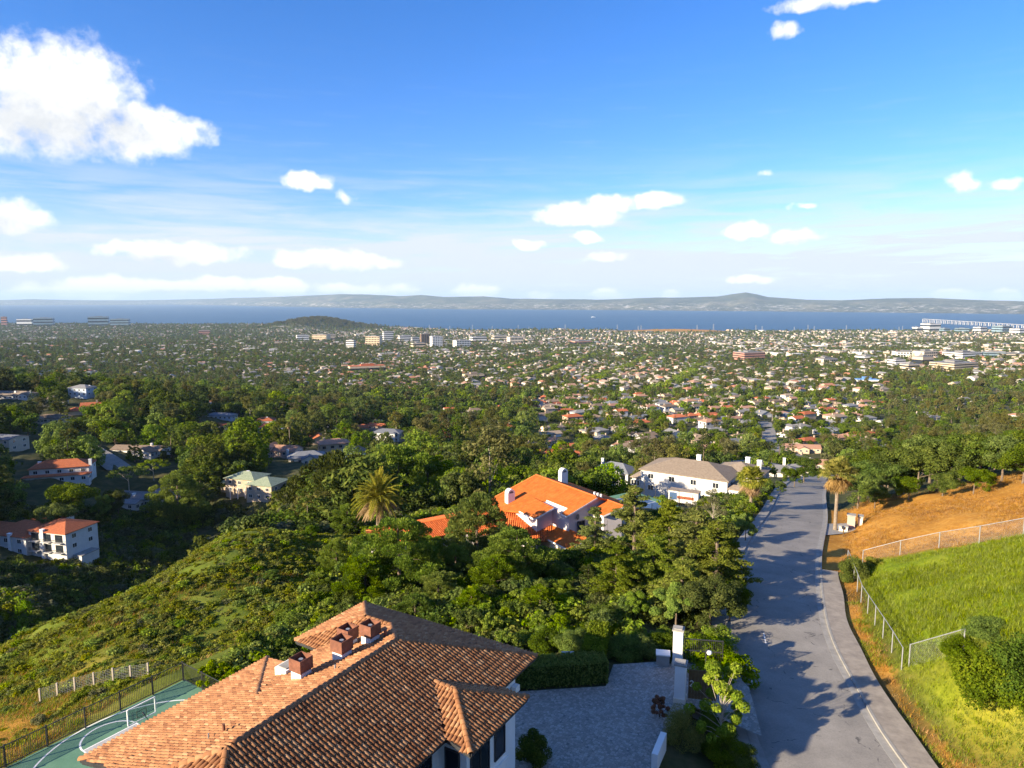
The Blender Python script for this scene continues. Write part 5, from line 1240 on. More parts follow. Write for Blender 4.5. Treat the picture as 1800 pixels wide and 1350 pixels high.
    x, y = hsite(378, 752, 425); house(x, y, D(-14), [(-12, 10, -3, 4, 3.0, 'gx', .25)], 'roof_red', 'wall_tan', 'long low house with orange red roof half hidden by dark trees')
    x, y = hsite(390, 735, 470); house(x, y, D(-8), [(-11, 10, -4, 5, 3.6, 'hip', .32)], 'roof_slate', 'wall_blue', 'blue grey hip roofed house behind the long red roofed one')
    x, y = hsite(147, 700, 505); house(x, y, D(-10), [(-8, 7, -5, 6, 8.2, 'hip', .32)], 'roof_grey', 'wall_blue', 'pale blue three storey house standing above the trees at left', chimneys=((-3, 2, 11), (4, 2, 11)))
    x, y = hsite(92, 740, 412); house(x, y, D(-8), [(-9, 8, -4, 5, 4.0, 'hip', .34), (-7, -1, -7, -3.8, 4.0, 'gy', .4)], 'roof_brown', 'wall_cream', 'cream bungalow with brown roof ringed by round trees at left')
    x, y = hsite(28, 703, 525); house(x, y, D(-6), [(-18, 14, -5, 6, 4.2, 'hip', .32), (-6, 6, -9, -4.8, 4.2, 'hip', .36), (9, 16, -8, -4.7, 4.4, 'gy', .4)], 'roof_tan', 'house_white', 'wide white ranch house with tan roof at the far left edge', chimneys=((2, -2, 7.4), (14, -2, 7.6)))
    x, y = hsite(10, 778, 338); house(x, y, D(-14), [(-12, 8, -5, 5, 6.0, 'gx', .22)], 'roof_slate', 'wall_cream', 'cream two storey house with dark low roof cut by the left edge')
    x, y = hsite(652, 750, 475); house(x, y, D(-10), [(-12, 0, -5, 5, 3.6, 'hip', .34), (-1, 13, -3, 6, 5.0, 'gx', .32)], 'roof_red', 'wall_tan', 'long tan house with rust tile roof in front of dark pines')
    x, y = hsite(1083, 848, 237); house(x, y, D(-38), [(-8, 8, -5, 5, 6.2, 'hip', .5), (-5, 0, -7, -4.8, 6.6, 'gy', .6), (1.5, 6, -7, -4.8, 6.6, 'gy', .6)], 'roof_slate', 'house_white', 'white two storey house with grey slate roof and front gables behind the orange roofed house', chimneys=((-7.6, 2, 10.5),))
    x, y = hsite(1223, 888, 168)
    r = house(x, y, D(-33), [(-12, 9, -6, 7, 8.4, 'hip', .34), (3, 14, 2, 13, 8.0, 'hip', .36), (8.5, 13, -5.5, 2.2, 6.6, 'hip', .34), (-15, -11.8, -4, 4, 5.6, 'hip', .34)], 'roof_tan', 'house_white', 'huge white stucco mansion with tan hip roofs beside the road', chimneys=((-1, 4.5, 13.0), (9.5, 10, 12.6), (12.5, 9.0, 12.4)), nwin=4, size=1.0)
    x, y = hsite(985, 808, 352); house(x, y, D(-12), [(-12, 6, -5, 5, 4.6, 'gx', .4), (-3, 4, -6.5, 6, 5.2, 'gy', .42), (5.8, 14, -3, 5, 4.2, 'hip', .38)], 'roof_red', 'wall_cream', 'orange red roofed cream house among oaks beyond the orange roofed house', chimneys=((-7, 3, 8.0),))
    x, y = hsite(1120, 800, 382); house(x, y, D(-10), [(-9, 9, -5, 5, 6.0, 'hip', .4)], 'roof_brown', 'house_white', 'white two storey house with brown hip roof and dormers near the oak grove', chimneys=((-5, 0, 9.2),))
    x, y = hsite(1343, 826, 258); house(x, y, D(-18), [(-14, 6, -6, 5, 5.0, 'hip', .36), (-2, 14, -9, 1, 5.0, 'hip', .36), (10, 17, -2, 8, 4.6, 'hip', .36)], 'roof_grey', 'stucco_cream', 'broad house with grey multi-hip roof at the end of the road', chimneys=((8, 4, 9.5),))
    x, y = hsite(1438, 812, 330); house(x, y, D(-14), [(-10, 9, -4, 5, 3.6, 'hip', .34)], 'roof_pink', 'wall_cream', 'cream bungalow with terracotta pink roof behind the roadside palm', chimneys=((-4, 2, 6.5),))
    x, y = hsite(1530, 818, 300); house(x, y, D(-12), [(-9, 9, -4, 5, 3.8, 'hip', .3)], 'roof_slate', 'wall_cream', 'cream house with blue grey roof poking over the oak grove')
    x, y = hsite(1410, 785, 420); house(x, y, D(-12), [(-12, 11, -4, 5, 4.0, 'gx', .34), (-4, 3, -8, -3.8, 4.0, 'gy', .4)], 'roof_pink', 'wall_tan', 'wide tan house with pinkish brown roof right of the straight street')
    x, y = hsite(1085, 862, 205); TREES.append((x, y, 3))
named_houses()
# generic suburban houses: eight patterns, copied with their parts
SEEN = {}
ORD = ['', 'second nearest', 'third nearest', 'fourth nearest', 'fifth nearest', 'sixth nearest', 'seventh nearest', 'eighth nearest', 'ninth nearest', 'tenth nearest'] + [w + ' nearest' for w in 'eleventh twelfth thirteenth fourteenth fifteenth sixteenth seventeenth eighteenth nineteenth twentieth twenty-first twenty-second twenty-third twenty-fourth twenty-fifth twenty-sixth twenty-seventh twenty-eighth'.split()] + ['farthest'] * 40
def distinct(label):
    """things are made in order of distance: a repeated description gets its rank"""
    n = SEEN.get(label, 0); SEEN[label] = n + 1; return (ORD[n] + ' ' + label).strip()
SHORT = ['the white villa', 'the red roofed white house', 'the low grey ranch', 'the ranch with white gable', 'the green roofed mansion', 'the many-gabled grey house', 'the pinkish house', 'the small blue house', 'the slate roofed white house', 'the bright red roofed house', 'the long red roofed house', 'the blue grey house', 'the three storey blue house', 'the cream bungalow', 'the wide white ranch', 'the cream edge house', 'the long tan house', 'the white slate house', 'the white mansion', 'the orange roofed cream house', 'the white dormered house', 'the broad grey roof', 'the pink roofed bungalow', 'the blue roofed cream house', 'the wide tan house']
def suburb():
    global NAMED
    NAMED = [(w, h[0], h[1]) for w, h in zip(SHORT, HOUSES)]
    R = random.Random(11)
    pats = [[(-7.5, 7.5, -4.5, 4.5, 3.0, 'hip', .36)], [(-8, 6, -4, 4.5, 3.0, 'gx', .34), (2, 7.6, -7.5, -3.9, 3.1, 'gy', .4)], [(-7, 7, -4.2, 4.2, 5.6, 'hip', .38)], [(-8.5, 8.5, -4, 4, 3.0, 'gx', .3)],
            [(-7, 3, -4, 5, 3.1, 'hip', .36), (2.8, 9, -7, 3, 3.0, 'hip', .36)], [(-6, 6, -5, 5, 3.2, 'gy', .42)], [(-8, 2, -4, 4, 5.4, 'gx', .36), (1.8, 8, -5, 4, 3.0, 'hip', .36)], [(-9, 9, -5, 5, 3.0, 'hip', .32), (-3, 3, -8, -4.9, 3.0, 'gy', .4)]]
    roofs = [('roof_grey', 'grey'), ('roof_brown', 'brown'), ('roof_tan', 'tan'), ('roof_pink', 'pinkish brown'), ('roof_red', 'red'), ('roof_slate', 'slate'), ('roof_brown', 'brown'), ('roof_grey', 'grey')]
    walls = [('wall_cream', 'cream'), ('house_white', 'white'), ('wall_tan', 'tan'), ('wall_grey', 'grey'), ('wall_tan', 'tan')]
    protos = {}
    def parts(i, big):
        if (i, big) in protos: return protos[i, big]
        P = []
        wall, rf = MB(), MB()
        for (x0, x1, y0, y1, h, kind, s) in pats[i]:
            wall.box(x0, x1, y0, y1, -2.0, h)
            if kind == 'hip': hip(rf, x0, x1, y0, y1, h + .16, s)
            else: gable(rf, wall, x0, x1, y0, y1, h, s, along='x' if kind == 'gx' else 'y')
        P.append(('wall', wall.mesh('wall', M['wall_cream']))); P.append(('roof', rf.mesh('roof', M['roof_grey'])))
        x0, x1, y0, y1, h = pats[i][0][:5]
        b = MB(); b.box(x0 + 2.2, x0 + 3.1, .3, 1.0, h, h + 2.6); P.append(('chimney', b.mesh('chimney', M['wall_tan'])))
        b = MB(); b.box(x1 - 4.6, x1 - .8, pats[i][-1][2] - .05, pats[i][-1][2] + .2, .1, 2.3) if len(pats[i]) == 1 else b.box(pats[i][-1][0] + .8, pats[i][-1][1] - .8, pats[i][-1][2] - .06, pats[i][-1][2] + .2, .1, 2.3); P.append(('garage_door', b.mesh('garage_door', M['garage_white'])))
        for k in range(3):
            b = MB(); c = x0 + (x1 - x0) * (k + .5) / 3.6; zc = h - 1.4; b.box(c - .8, c + .8, y0 - .04, y0 + .2, zc - .65, zc + .65); P.append(('window', b.mesh('window', M['glass_dark'])))
        for k in range(2):
            b = MB(); c = y0 + (y1 - y0) * (k + .5) / 2; zc = h - 1.4; b.box(x0 - .04, x0 + .2, c - .8, c + .8, zc - .65, zc + .65); P.append(('window', b.mesh('window', M['glass_dark'])))
        protos[i, big] = P; return P
    cand = []
    # street rows on the terrace in the middle distance (direction of the streets on plan)
    th = math.radians(24); cu, su = math.cos(th), math.sin(th)
    for i in range(-60, 60):
        for j in range(-40, 60):
            u = i * 19.0 + R.uniform(-2, 2); v = j * 31.0 + (7 if i % 2 else 0) * 0 + R.uniform(-2.5, 2.5)
            x, y = u * cu - v * su + 120, u * su + v * cu + 560; d = math.hypot(x, y); az = math.degrees(math.atan2(x, y))
            if not (330 < d < 1050 and -38 < az < 38 and y > 0): continue
            z = tz(x, y); px, py = project(x, y, z)
            if 940 < px < 1560 and py < 805: pr = .86
            elif px >= 1560: pr = .10 if py > 690 else .4
            elif px > 700: pr = .22
            else: pr = .15
            if 1325 < px < 1385 and py > 735: pr = 0
            if R.random() < pr: cand.append((d, x, y, th + (math.pi if j % 2 else 0) + R.uniform(-.06, .06), px, py))
    cand.sort(); n = 0
    for d, x, y, yaw, px, py in cand:
        if any(math.hypot(x - a, y - b) < r + 9 for a, b, r in HOUSES): continue
        if n >= 260: break
        i = R.randrange(len(pats)); rm, rn = R.choice(roofs); wm, wn = R.choice(walls)
        if px < 900 and R.random() < .3: rm, rn = 'roof_red', 'red'
        r = empty('suburban_house', (x, y, tz(x, y) + CZ), yaw)
        where = 'right of the straight street' if px > 1385 and px < 1600 else 'left of the straight street' if px > 1150 and px <= 1330 else 'beyond the road end' if 1330 < px <= 1385 else 'on the terrace left of centre' if px > 900 else 'amid the wooded far left slope' if px < 450 else 'amid dark trees left of centre' if px <= 900 else 'near the park trees at right'
        row = 'nearest rows' if py > 770 else 'middle rows' if py > 725 else 'far rows'
        st = 'two storey' if pats[i][0][4] > 5 else 'low'
        shape = {'hip': 'hip', 'gx': 'gable', 'gy': 'gable'}[pats[i][0][5]]
        nh = min(NAMED, key=lambda t: (t[1] - x) ** 2 + (t[2] - y) ** 2); rel = ('right of' if x > nh[1] else 'left of') if abs(x - nh[1]) > abs(y - nh[2]) else 'behind'
        tag(r, distinct(f'{st} {wn} house with {rn} {shape} roof {rel} {nh[0]}'), 'house', f'{rn} roofed {st} {wn} houses {rel} {nh[0]}')
        for nm, me in parts(i, d < 700):
            o = ob(nm, me, r)
            if nm in ('wall', 'roof'): o.material_slots[0].link = 'OBJECT'; o.material_slots[0].material = M[wm if nm == 'wall' else rm]
        HOUSES.append((x, y, 9.5)); n += 1
suburb()
# ------------------------------------------------------------------ scatter of uncountable growth
def scatter(name, pts, rot, scl, idx, meshes_, label, cat=None, sz=None):
    """points carrying rotation, scale and kind; geometry nodes set a copy of one mesh on each"""
    col = bpy.data.collections.new(name + '_kinds')
    for i, me in enumerate(meshes_):
        o = bpy.data.objects.new('%s_kind_%02d' % (name, i), me); col.objects.link(o)
    me = bpy.data.meshes.new(name); pts = np.asarray(pts, np.float32); me.vertices.add(len(pts)); me.vertices.foreach_set('co', pts.ravel())
    scl = np.asarray(scl, np.float32); sv = np.stack([scl, scl, scl if sz is None else scl * sz], -1).astype(np.float32)
    a = me.attributes.new('rot', 'FLOAT_VECTOR', 'POINT'); rv = np.zeros((len(pts), 3), np.float32); rv[:, 2] = rot; a.data.foreach_set('vector', rv.ravel())
    a = me.attributes.new('scl', 'FLOAT_VECTOR', 'POINT'); a.data.foreach_set('vector', sv.ravel())
    a = me.attributes.new('knd', 'INT', 'POINT'); a.data.foreach_set('value', np.asarray(idx, np.int32))
    o = ob(name, me); tag(o, label, cat, kind='stuff')
    ng = bpy.data.node_groups.new(name + '_scatter', 'GeometryNodeTree')
    ng.interface.new_socket('Geometry', in_out='INPUT', socket_type='NodeSocketGeometry'); ng.interface.new_socket('Geometry', in_out='OUTPUT', socket_type='NodeSocketGeometry')
    N = ng.nodes; gi, go = N.new('NodeGroupInput'), N.new('NodeGroupOutput'); ci = N.new('GeometryNodeCollectionInfo'); ci.inputs[0].default_value = col; ci.inputs[1].default_value = True; ci.inputs[2].default_value = True
    ip = N.new('GeometryNodeInstanceOnPoints'); ip.inputs['Pick Instance'].default_value = True
    def na(n, t): q = N.new('GeometryNodeInputNamedAttribute'); q.data_type = t; q.inputs[0].default_value = n; return q.outputs[0]
    L = ng.links.new
    m2p = N.new('GeometryNodeMeshToPoints'); L(gi.outputs[0], m2p.inputs[0]); L(m2p.outputs[0], ip.inputs['Points']); L(ci.outputs[0], ip.inputs['Instance'])
    L(na('knd', 'INT'), ip.inputs['Instance Index']); L(na('scl', 'FLOAT_VECTOR'), ip.inputs['Scale'])
    e2r = N.new('FunctionNodeEulerToRotation'); L(na('rot', 'FLOAT_VECTOR'), e2r.inputs[0]); L(e2r.outputs[0], ip.inputs['Rotation'])
    L(ip.outputs[0], go.inputs[0])
    md = o.modifiers.new('scatter', 'NODES'); md.node_group = ng
    return o
def tree_lod(kind, lod, var=0):
    """trunk and crown in one mesh for scattered copies"""
    trunk, crown, H, W = proto(kind, lod, var); bm = bmesh.new(); bm.from_mesh(crown)
    nf = len(bm.faces); bm.from_mesh(trunk); bm.faces.ensure_lookup_table()
    for f in bm.faces[nf:]: f.material_index = 1
    me = bpy.data.meshes.new(kind + '_tree'); bm.to_mesh(me); bm.free(); me.materials.append(crown.materials[0]); me.materials.append(trunk.materials[0]); return me

# ------------------------------------------------------------------ trees one can point to
def near_trees():
    P = 'pines between the two tile roofed houses'
    L = [('pine', 700, 925, 74, 'leafy pine in front of the left end of the long orange roof', 0, 0, 1.0), ('pine', 838, 878, 84, 'round topped pine standing against the orange roof', 0, 1, .8), ('pine', 905, 942, 70, 'broadest bright green pine below the orange roofed house', 0, 2, 1.15),
         ('pine', 990, 1022, 64, 'shorter pine right of the broadest bright pine', 0, 3, .95), ('pine', 640, 985, 72, 'pine above the apex of the brown tile roof', 0, 2, .95), ('pine', 590, 955, 88, 'slender pine on the spur left of the big palm', 0, 0, .8),
         ('pine', 545, 925, 104, 'tall pine on the spur with bushy head left of the palm', 0, 1, .85), ('pine', 610, 890, 110, 'pine just left of the big date palm', 0, 3, .8), ('pine', 505, 968, 98, 'low pine at the top of the brush slope', 0, 2, .9), ('pine', 560, 1010, 80, 'spreading pine over the brush slope', 0, 3, 1.2),
         ('pine', 770, 1010, 66, 'pine whose crown hides the lower garden roof', 0, 1, 1.05), ('pine', 830, 1040, 60, 'small pine above the brown roof ridge', 0, 0, 1.1), ('pine', 730, 1050, 60, 'bushy low pine directly behind the brown roof apex', 0, 2, 1.2), ('pine', 480, 1040, 84, 'wide low pine at the middle of the brush slope', 0, 1, 1.3),
         ('pine', 752, 948, 80, 'pine in front of the middle of the long orange roof', 0, 3, .95), ('pine', 664, 950, 82, 'pine hiding the left end wall of the long orange wing', 0, 2, .95), ('pine', 868, 985, 66, 'bright pine between the two biggest pines', 0, 1, 1.1), ('pine', 950, 1035, 60, 'low bright pine above the hedge', 0, 0, 1.15), ('pine', 800, 965, 76, 'pine under the round topped pine', 0, 0, 1.0),
         ('darkpine', 1035, 992, 70, 'dark shaded pine between bright pine and cedars', 0, 0, .9), ('darkpine', 985, 985, 76, 'dark pine below the porch roof', 0, 1, .7),
         ('cedar', 1047, 895, 82, 'sparse cedar at the right end of the orange roofs', 0, 0, .75), ('cedar', 1117, 862, 82, 'tallest open cedar with visible trunk right of the orange roof', 0, 1, .85), ('cedar', 1179, 882, 78, 'thin topped cedar right of the tallest cedar', 0, 2, .95),
         ('cedar', 1225, 900, 70, 'dense cedar beside the road edge', 0, 0, 1.15), ('cedar', 1262, 925, 66, 'cedar with long arm reaching over the road', 0, 1, 1.05), ('cedar', 1150, 945, 66, 'cedar in the middle of the cedar group', 0, 2, 1.2), ('cedar', 1085, 960, 64, 'cedar with bare lower branches near the dark pine', 0, 1, 1.1),
         ('cedar', 1290, 955, 70, 'cedar whose boughs overhang the left kerb', 0, 0, .9), ('cedar', 1200, 985, 60, 'low dense cedar above the gate shrubs', 0, 2, 1.3)]
    for a in L: hero(*a[:3], a[3], a[4], a[5], a[6], a[7] * (1.3 if 'pine' in a[0] else 1.35), group=P if 'pine' in a[0] else 'cedars left of the road', name='pine_tree' if 'pine' in a[0] else 'cedar_tree')
    B = 'broadleaf trees by the drive and the road'
    for a in [('young', 1120, 1040, 58, 'leafy tree above the right end of the hedge', 0, 0, 1.1), ('young', 1190, 1035, 57, 'leafy tree behind the far gate pillar', 0, 1, 1.2), ('oak', 1250, 1015, 58, 'dense roadside tree shading the road beside the gate', 0, 0, 1.1), ('oak', 1060, 1065, 56, 'dark leafy tree behind the hedge', 0, 1, 1.1), ('oak', 965, 1075, 56, 'leafy tree left of the hedge behind the roof corner', 0, 2, 1.15),
              ('oak', 890, 1085, 56, 'leafy tree behind the shaded roof slope', 0, 0, 1.1),
              ('oak', 1285, 1030, 60, 'dense tree hanging over the left kerb before the bend', 0, 1, 1.05), ('young', 1312, 905, 88, 'bright yellow green tree leaning over the left kerb', 0, 1, .9), ('young', 1268, 930, 84, 'bright tree left of the yellow green roadside tree', 0, 0, .9), ('pale', 1255, 858, 98, 'pale half bare tree left of the first fan palm', 0, 0, 1.0), ('pale', 1215, 880, 100, 'thin pale tree in front of the white mansion', 0, 1, .9),
              ('oak', 1356, 872, 124, 'rounded oak on the left kerb beyond the first fan palm', 0, 1, 1.0), ('oak', 1372, 846, 140, 'oak half way along the left kerb', 0, 2, 1.0), ('oak', 1398, 822, 160, 'oak at the far end of the left kerb', 0, 0, 1.1), ('oak', 1415, 805, 182, 'rounded oak closing the view at the road end', 0, 1, 1.2), 
              ('oak', 1440, 822, 205, 'dark oak right of the road end', 0, 0, 1.1), ('young', 1165, 870, 125, 'green tree beside the blue and green court', 1, 0, .9), ('yellow', 1095, 862, 150, 'yellow flowering tree beyond the orange roofs', 0, 0, 1.1), ('young', 1140, 900, 108, 'leafy tree between cedar and court', 1, 1, .9)]:
        hero(*a[:3], a[3], a[4], a[5], a[6], a[7], group=B)
    O = 'oaks behind the golden hill'; k = 0
    for px, pt, d, wf in [(1512, 830, 122, 1.2), (1548, 812, 128, 1.2), (1580, 795, 130, 1.1), (1618, 785, 128, 1.15), (1655, 772, 132, 1.1), (1692, 768, 128, 1.15), (1730, 762, 130, 1.1), (1768, 768, 122, 1.15), (1805, 775, 112, 1.2), (1540, 855, 116, 1.1), (1600, 840, 117, 1.2), (1660, 830, 114, 1.2), (1715, 822, 112, 1.2), (1835, 760, 120, 1.2), (1640, 768, 150, 1.2), (1745, 762, 150, 1.2), (1790, 758, 150, 1.1), (1560, 785, 155, 1.2), (1690, 764, 160, 1.2)]:
        names = ['leftmost oak of the grove, beside the gate piers', 'second oak of the grove from the road', 'third oak of the grove from the road', 'oak before the tallest part of the grove', 'tall oak in the middle of the grove', 'wide oak right of the grove middle', 'oak near the right end of the grove', 'oak just above the golden crest at right', 'oak at the right edge of the picture on the golden crest', 'low front oak near the gate piers', 'low front oak by the leaning pale trunk', 'low front oak at the crest middle', 'low front oak under the right end of the grove', 'oak cut by the right edge behind the crest', 'back oak in the middle of the grove', 'back oak at right of the grove', 'farthest back oak at right edge', 'back oak nearest the road', 'back oak behind the wide oak']
        hero('oak', px, pt, d, names[k], 0, k % 3, wf, group=O, name='oak_tree'); k += 1
    # shrubs and bushes
    for (kd, px, pt, d, lab, wf) in [('yellow', 1202, 1236, 39.5, 'big yellow green feathery shrub at the drive edge', .95), ('open', 1272, 1172, 40, 'small leafy tree with pale bare stems between drive and road', 1.0), ('redshrub', 1160, 1222, 41, 'reddish leaved shrub behind the yellow green shrub', .9), ('blackshrub', 934, 1276, 36, 'dark round shrub at the porch corner of the drive', .85),
                                     ('bigbush', 1503, 976, 77, 'dark green bush at the fence corner between meadow and golden hill', .75)]:
        hero(kd, px, pt, d, lab, 0, 0, wf, name='small_tree' if kd == 'open' else 'bush', cat='tree' if kd == 'open' else 'bush', group='bushes near road and drive')
    for (px, pb, h, lab, wf) in [(1748, 1262, 3.5, 'biggest round green bush at the end of the short fence', .95), (1815, 1225, 3.6, 'dark round bush cut by the right edge below the meadow', .9), (1690, 1172, 1.8, 'low bush growing through the short fence', 1.1), (1735, 1130, 1.6, 'low bush behind the biggest round bush', 1.2), (1090, 1160, 1.9, 'dense bush on the drive edge left of the low pier', 1.2), (1125, 1158, 1.7, 'dense bush close behind the low pier', 1.2), (1050, 1150, 1.8, 'dense bush behind the hedge return', 1.2), (1010, 1148, 1.7, 'dense bush behind the middle of the long hedge', 1.3), (965, 1150, 1.8, 'dense bush behind the left end of the long hedge', 1.3), (1160, 1152, 1.6, 'dense bush left of the far gate pillar', 1.2), (1225, 1150, 1.6, 'dense bush inside the black gate', 1.2), (1262, 1290, 1.5, 'bush at the foot of the small pale stemmed tree', 1.2), (1300, 1345, 1.3, 'bush beside the left kerb at the bottom edge', 1.2), (1272, 1350, 1.6, 'bush between drive wall and left kerb at the bottom edge', 1.2)]: plant_px('bigbush', px, pb, h, lab, wf, name='bush', cat='bush', group='bushes near road and drive')
    plant_px('greyshrub', 70, 1276, 1.0, 'pale tufted grass clump on the dry slope by the court', .8, name='bush', cat='bush'); plant_px('shrub', 1535, 1000, 1.3, 'small bush beside the fence corner bush', 1.2, name='bush', cat='bush')
    k = 0
    for px, pt, d in [(1030, 1112, 54), (1075, 1104, 54), (1118, 1108, 53), (1150, 1115, 52.5), (1170, 1100, 54), (1215, 1110, 52), (1245, 1112, 50), (1268, 1128, 48), (990, 1118, 53), (955, 1122, 53), (1262, 1095, 54), (920, 1128, 52)]:
        hero('greenshrub', px, pt, d, ['leafy shrub behind the left half of the hedge', 'bright shrub behind the hedge end', 'bright shrub above the drive edge', 'light green shrub left of the far gate pillar', 'tall bright shrub behind the low pier', 'shrub behind the open black gate', 'shrub at the right of the black gate', 'yellowish shrub on the left kerb', 'dark shrub behind the hedge middle', 'shrub beside the house corner and hedge', 'shrub over the left kerb behind the gate', 'shrub under the roof corner'][k], 0, 0, 1.25, name='bush', cat='bush', group='shrubs behind the hedge and gate'); k += 1
    # palms
    rng = np.random.default_rng(4)
    for (kd, px, py_c, d, lab) in [('canary', 665, 872, 103, 'big date palm with arching fronds and brown skirt behind the long orange roof'), ('fan', 1322, 838, 112, 'fan palm on the left side of the road with shaggy brown skirt'), ('fan', 1474, 824, 104, 'fan palm on the right side of the road by the gate piers'), ('thin', 508, 745, 303, 'thin tall palm above the pinkish house'), ('canary', 133, 955, 203, 'small date palm at the right corner of the white villa'), ('canary', 1328, 765, 400, 'date palm beside the straight street')]:
        (tr, fr, sk), H = palm_meshes(kd, rng); b = at_d(px, py_c, d); x, y, zt = map(float, b); z = tz(x, y); s = (zt - z) / (H + .6); w = {'canary': 1.12, 'fan': 1.25, 'thin': 1.2}[kd]
        if px in (133, 1328): w = .6
        r = empty('palm_tree', (x, y, z + CZ)); tag(r, lab, 'palm', 'palms')
        tz_ = s * H - H * w
        ob('trunk', tr, r, scale=(w, w, s)); ob('fronds', fr, r, loc=(0, 0, tz_), scale=w); ob('skirt', sk, r, loc=(0, 0, tz_), scale=w); TREES.append((x, y, 3))
    # clipped hedge along the drive
    a, b, c = np.array(G2(905, 1214)), np.array(G2(1068, 1202)), np.array(G2(1062, 1160)); rg = np.random.default_rng(9)
    def hedge_mesh(p0, p1, hgt, wid, n, lab, mat='leaf_bright'):
        d = p1 - p0; L = np.linalg.norm(d); d /= L; nn = np.array([-d[1], d[0]]); N_ = n; f = rg.integers(0, 4, N_); u = rg.random(N_) * L; v = (rg.random(N_) - .5) * wid; z = rg.random(N_) * hgt
        v = np.where(f == 0, -wid / 2, np.where(f == 1, wid / 2, v)); z = np.where(f >= 2, hgt, z); v += rg.normal(size=N_) * .04; z += rg.normal(size=N_) * .04
        e = rg.random(N_) < .08; u = np.where(e, np.where(rg.random(N_) < .5, 0, L), u)
        pos = np.stack([p0[0] + d[0] * u + nn[0] * v, p0[1] + d[1] * u + nn[1] * v, z], -1) - np.array([p0[0], p0[1], 0])
        V, F, t = leaf_mesh(pos, np.full(N_, .05), N_, .14, rg, 1, aspect=.6); r = empty('hedge', (p0[0], p0[1], CZ + ZD)); tag(r, lab, 'hedge')
        ob('foliage', mesh('hedge_leaves', V, F, M[mat], False, attr={'tint': ('FACE', t)}), r)
        m = MB(); q = [Vector((0, 0, 0)), Vector((d[0] * L, d[1] * L, 0))]; m.bar(q[0] + Vector((0, 0, hgt * .46)), q[1] + Vector((0, 0, hgt * .46)), wid * .86, hgt * .92); m.obj('core', M['leaf_oak'], r)
    nrm = (b - a) / np.linalg.norm(b - a); nn = np.array([-nrm[1], nrm[0]])
    hedge_mesh(a + nn * .8, b + nn * .8, 1.55, 1.5, 11000, 'clipped green box hedge along the paved driveway'); hedge_mesh(b + nn * 1.6 - nrm * .7, c + np.array([0, 2.5]), 1.7, 1.4, 5000, 'clipped hedge return at the right end of the long hedge')
near_trees()

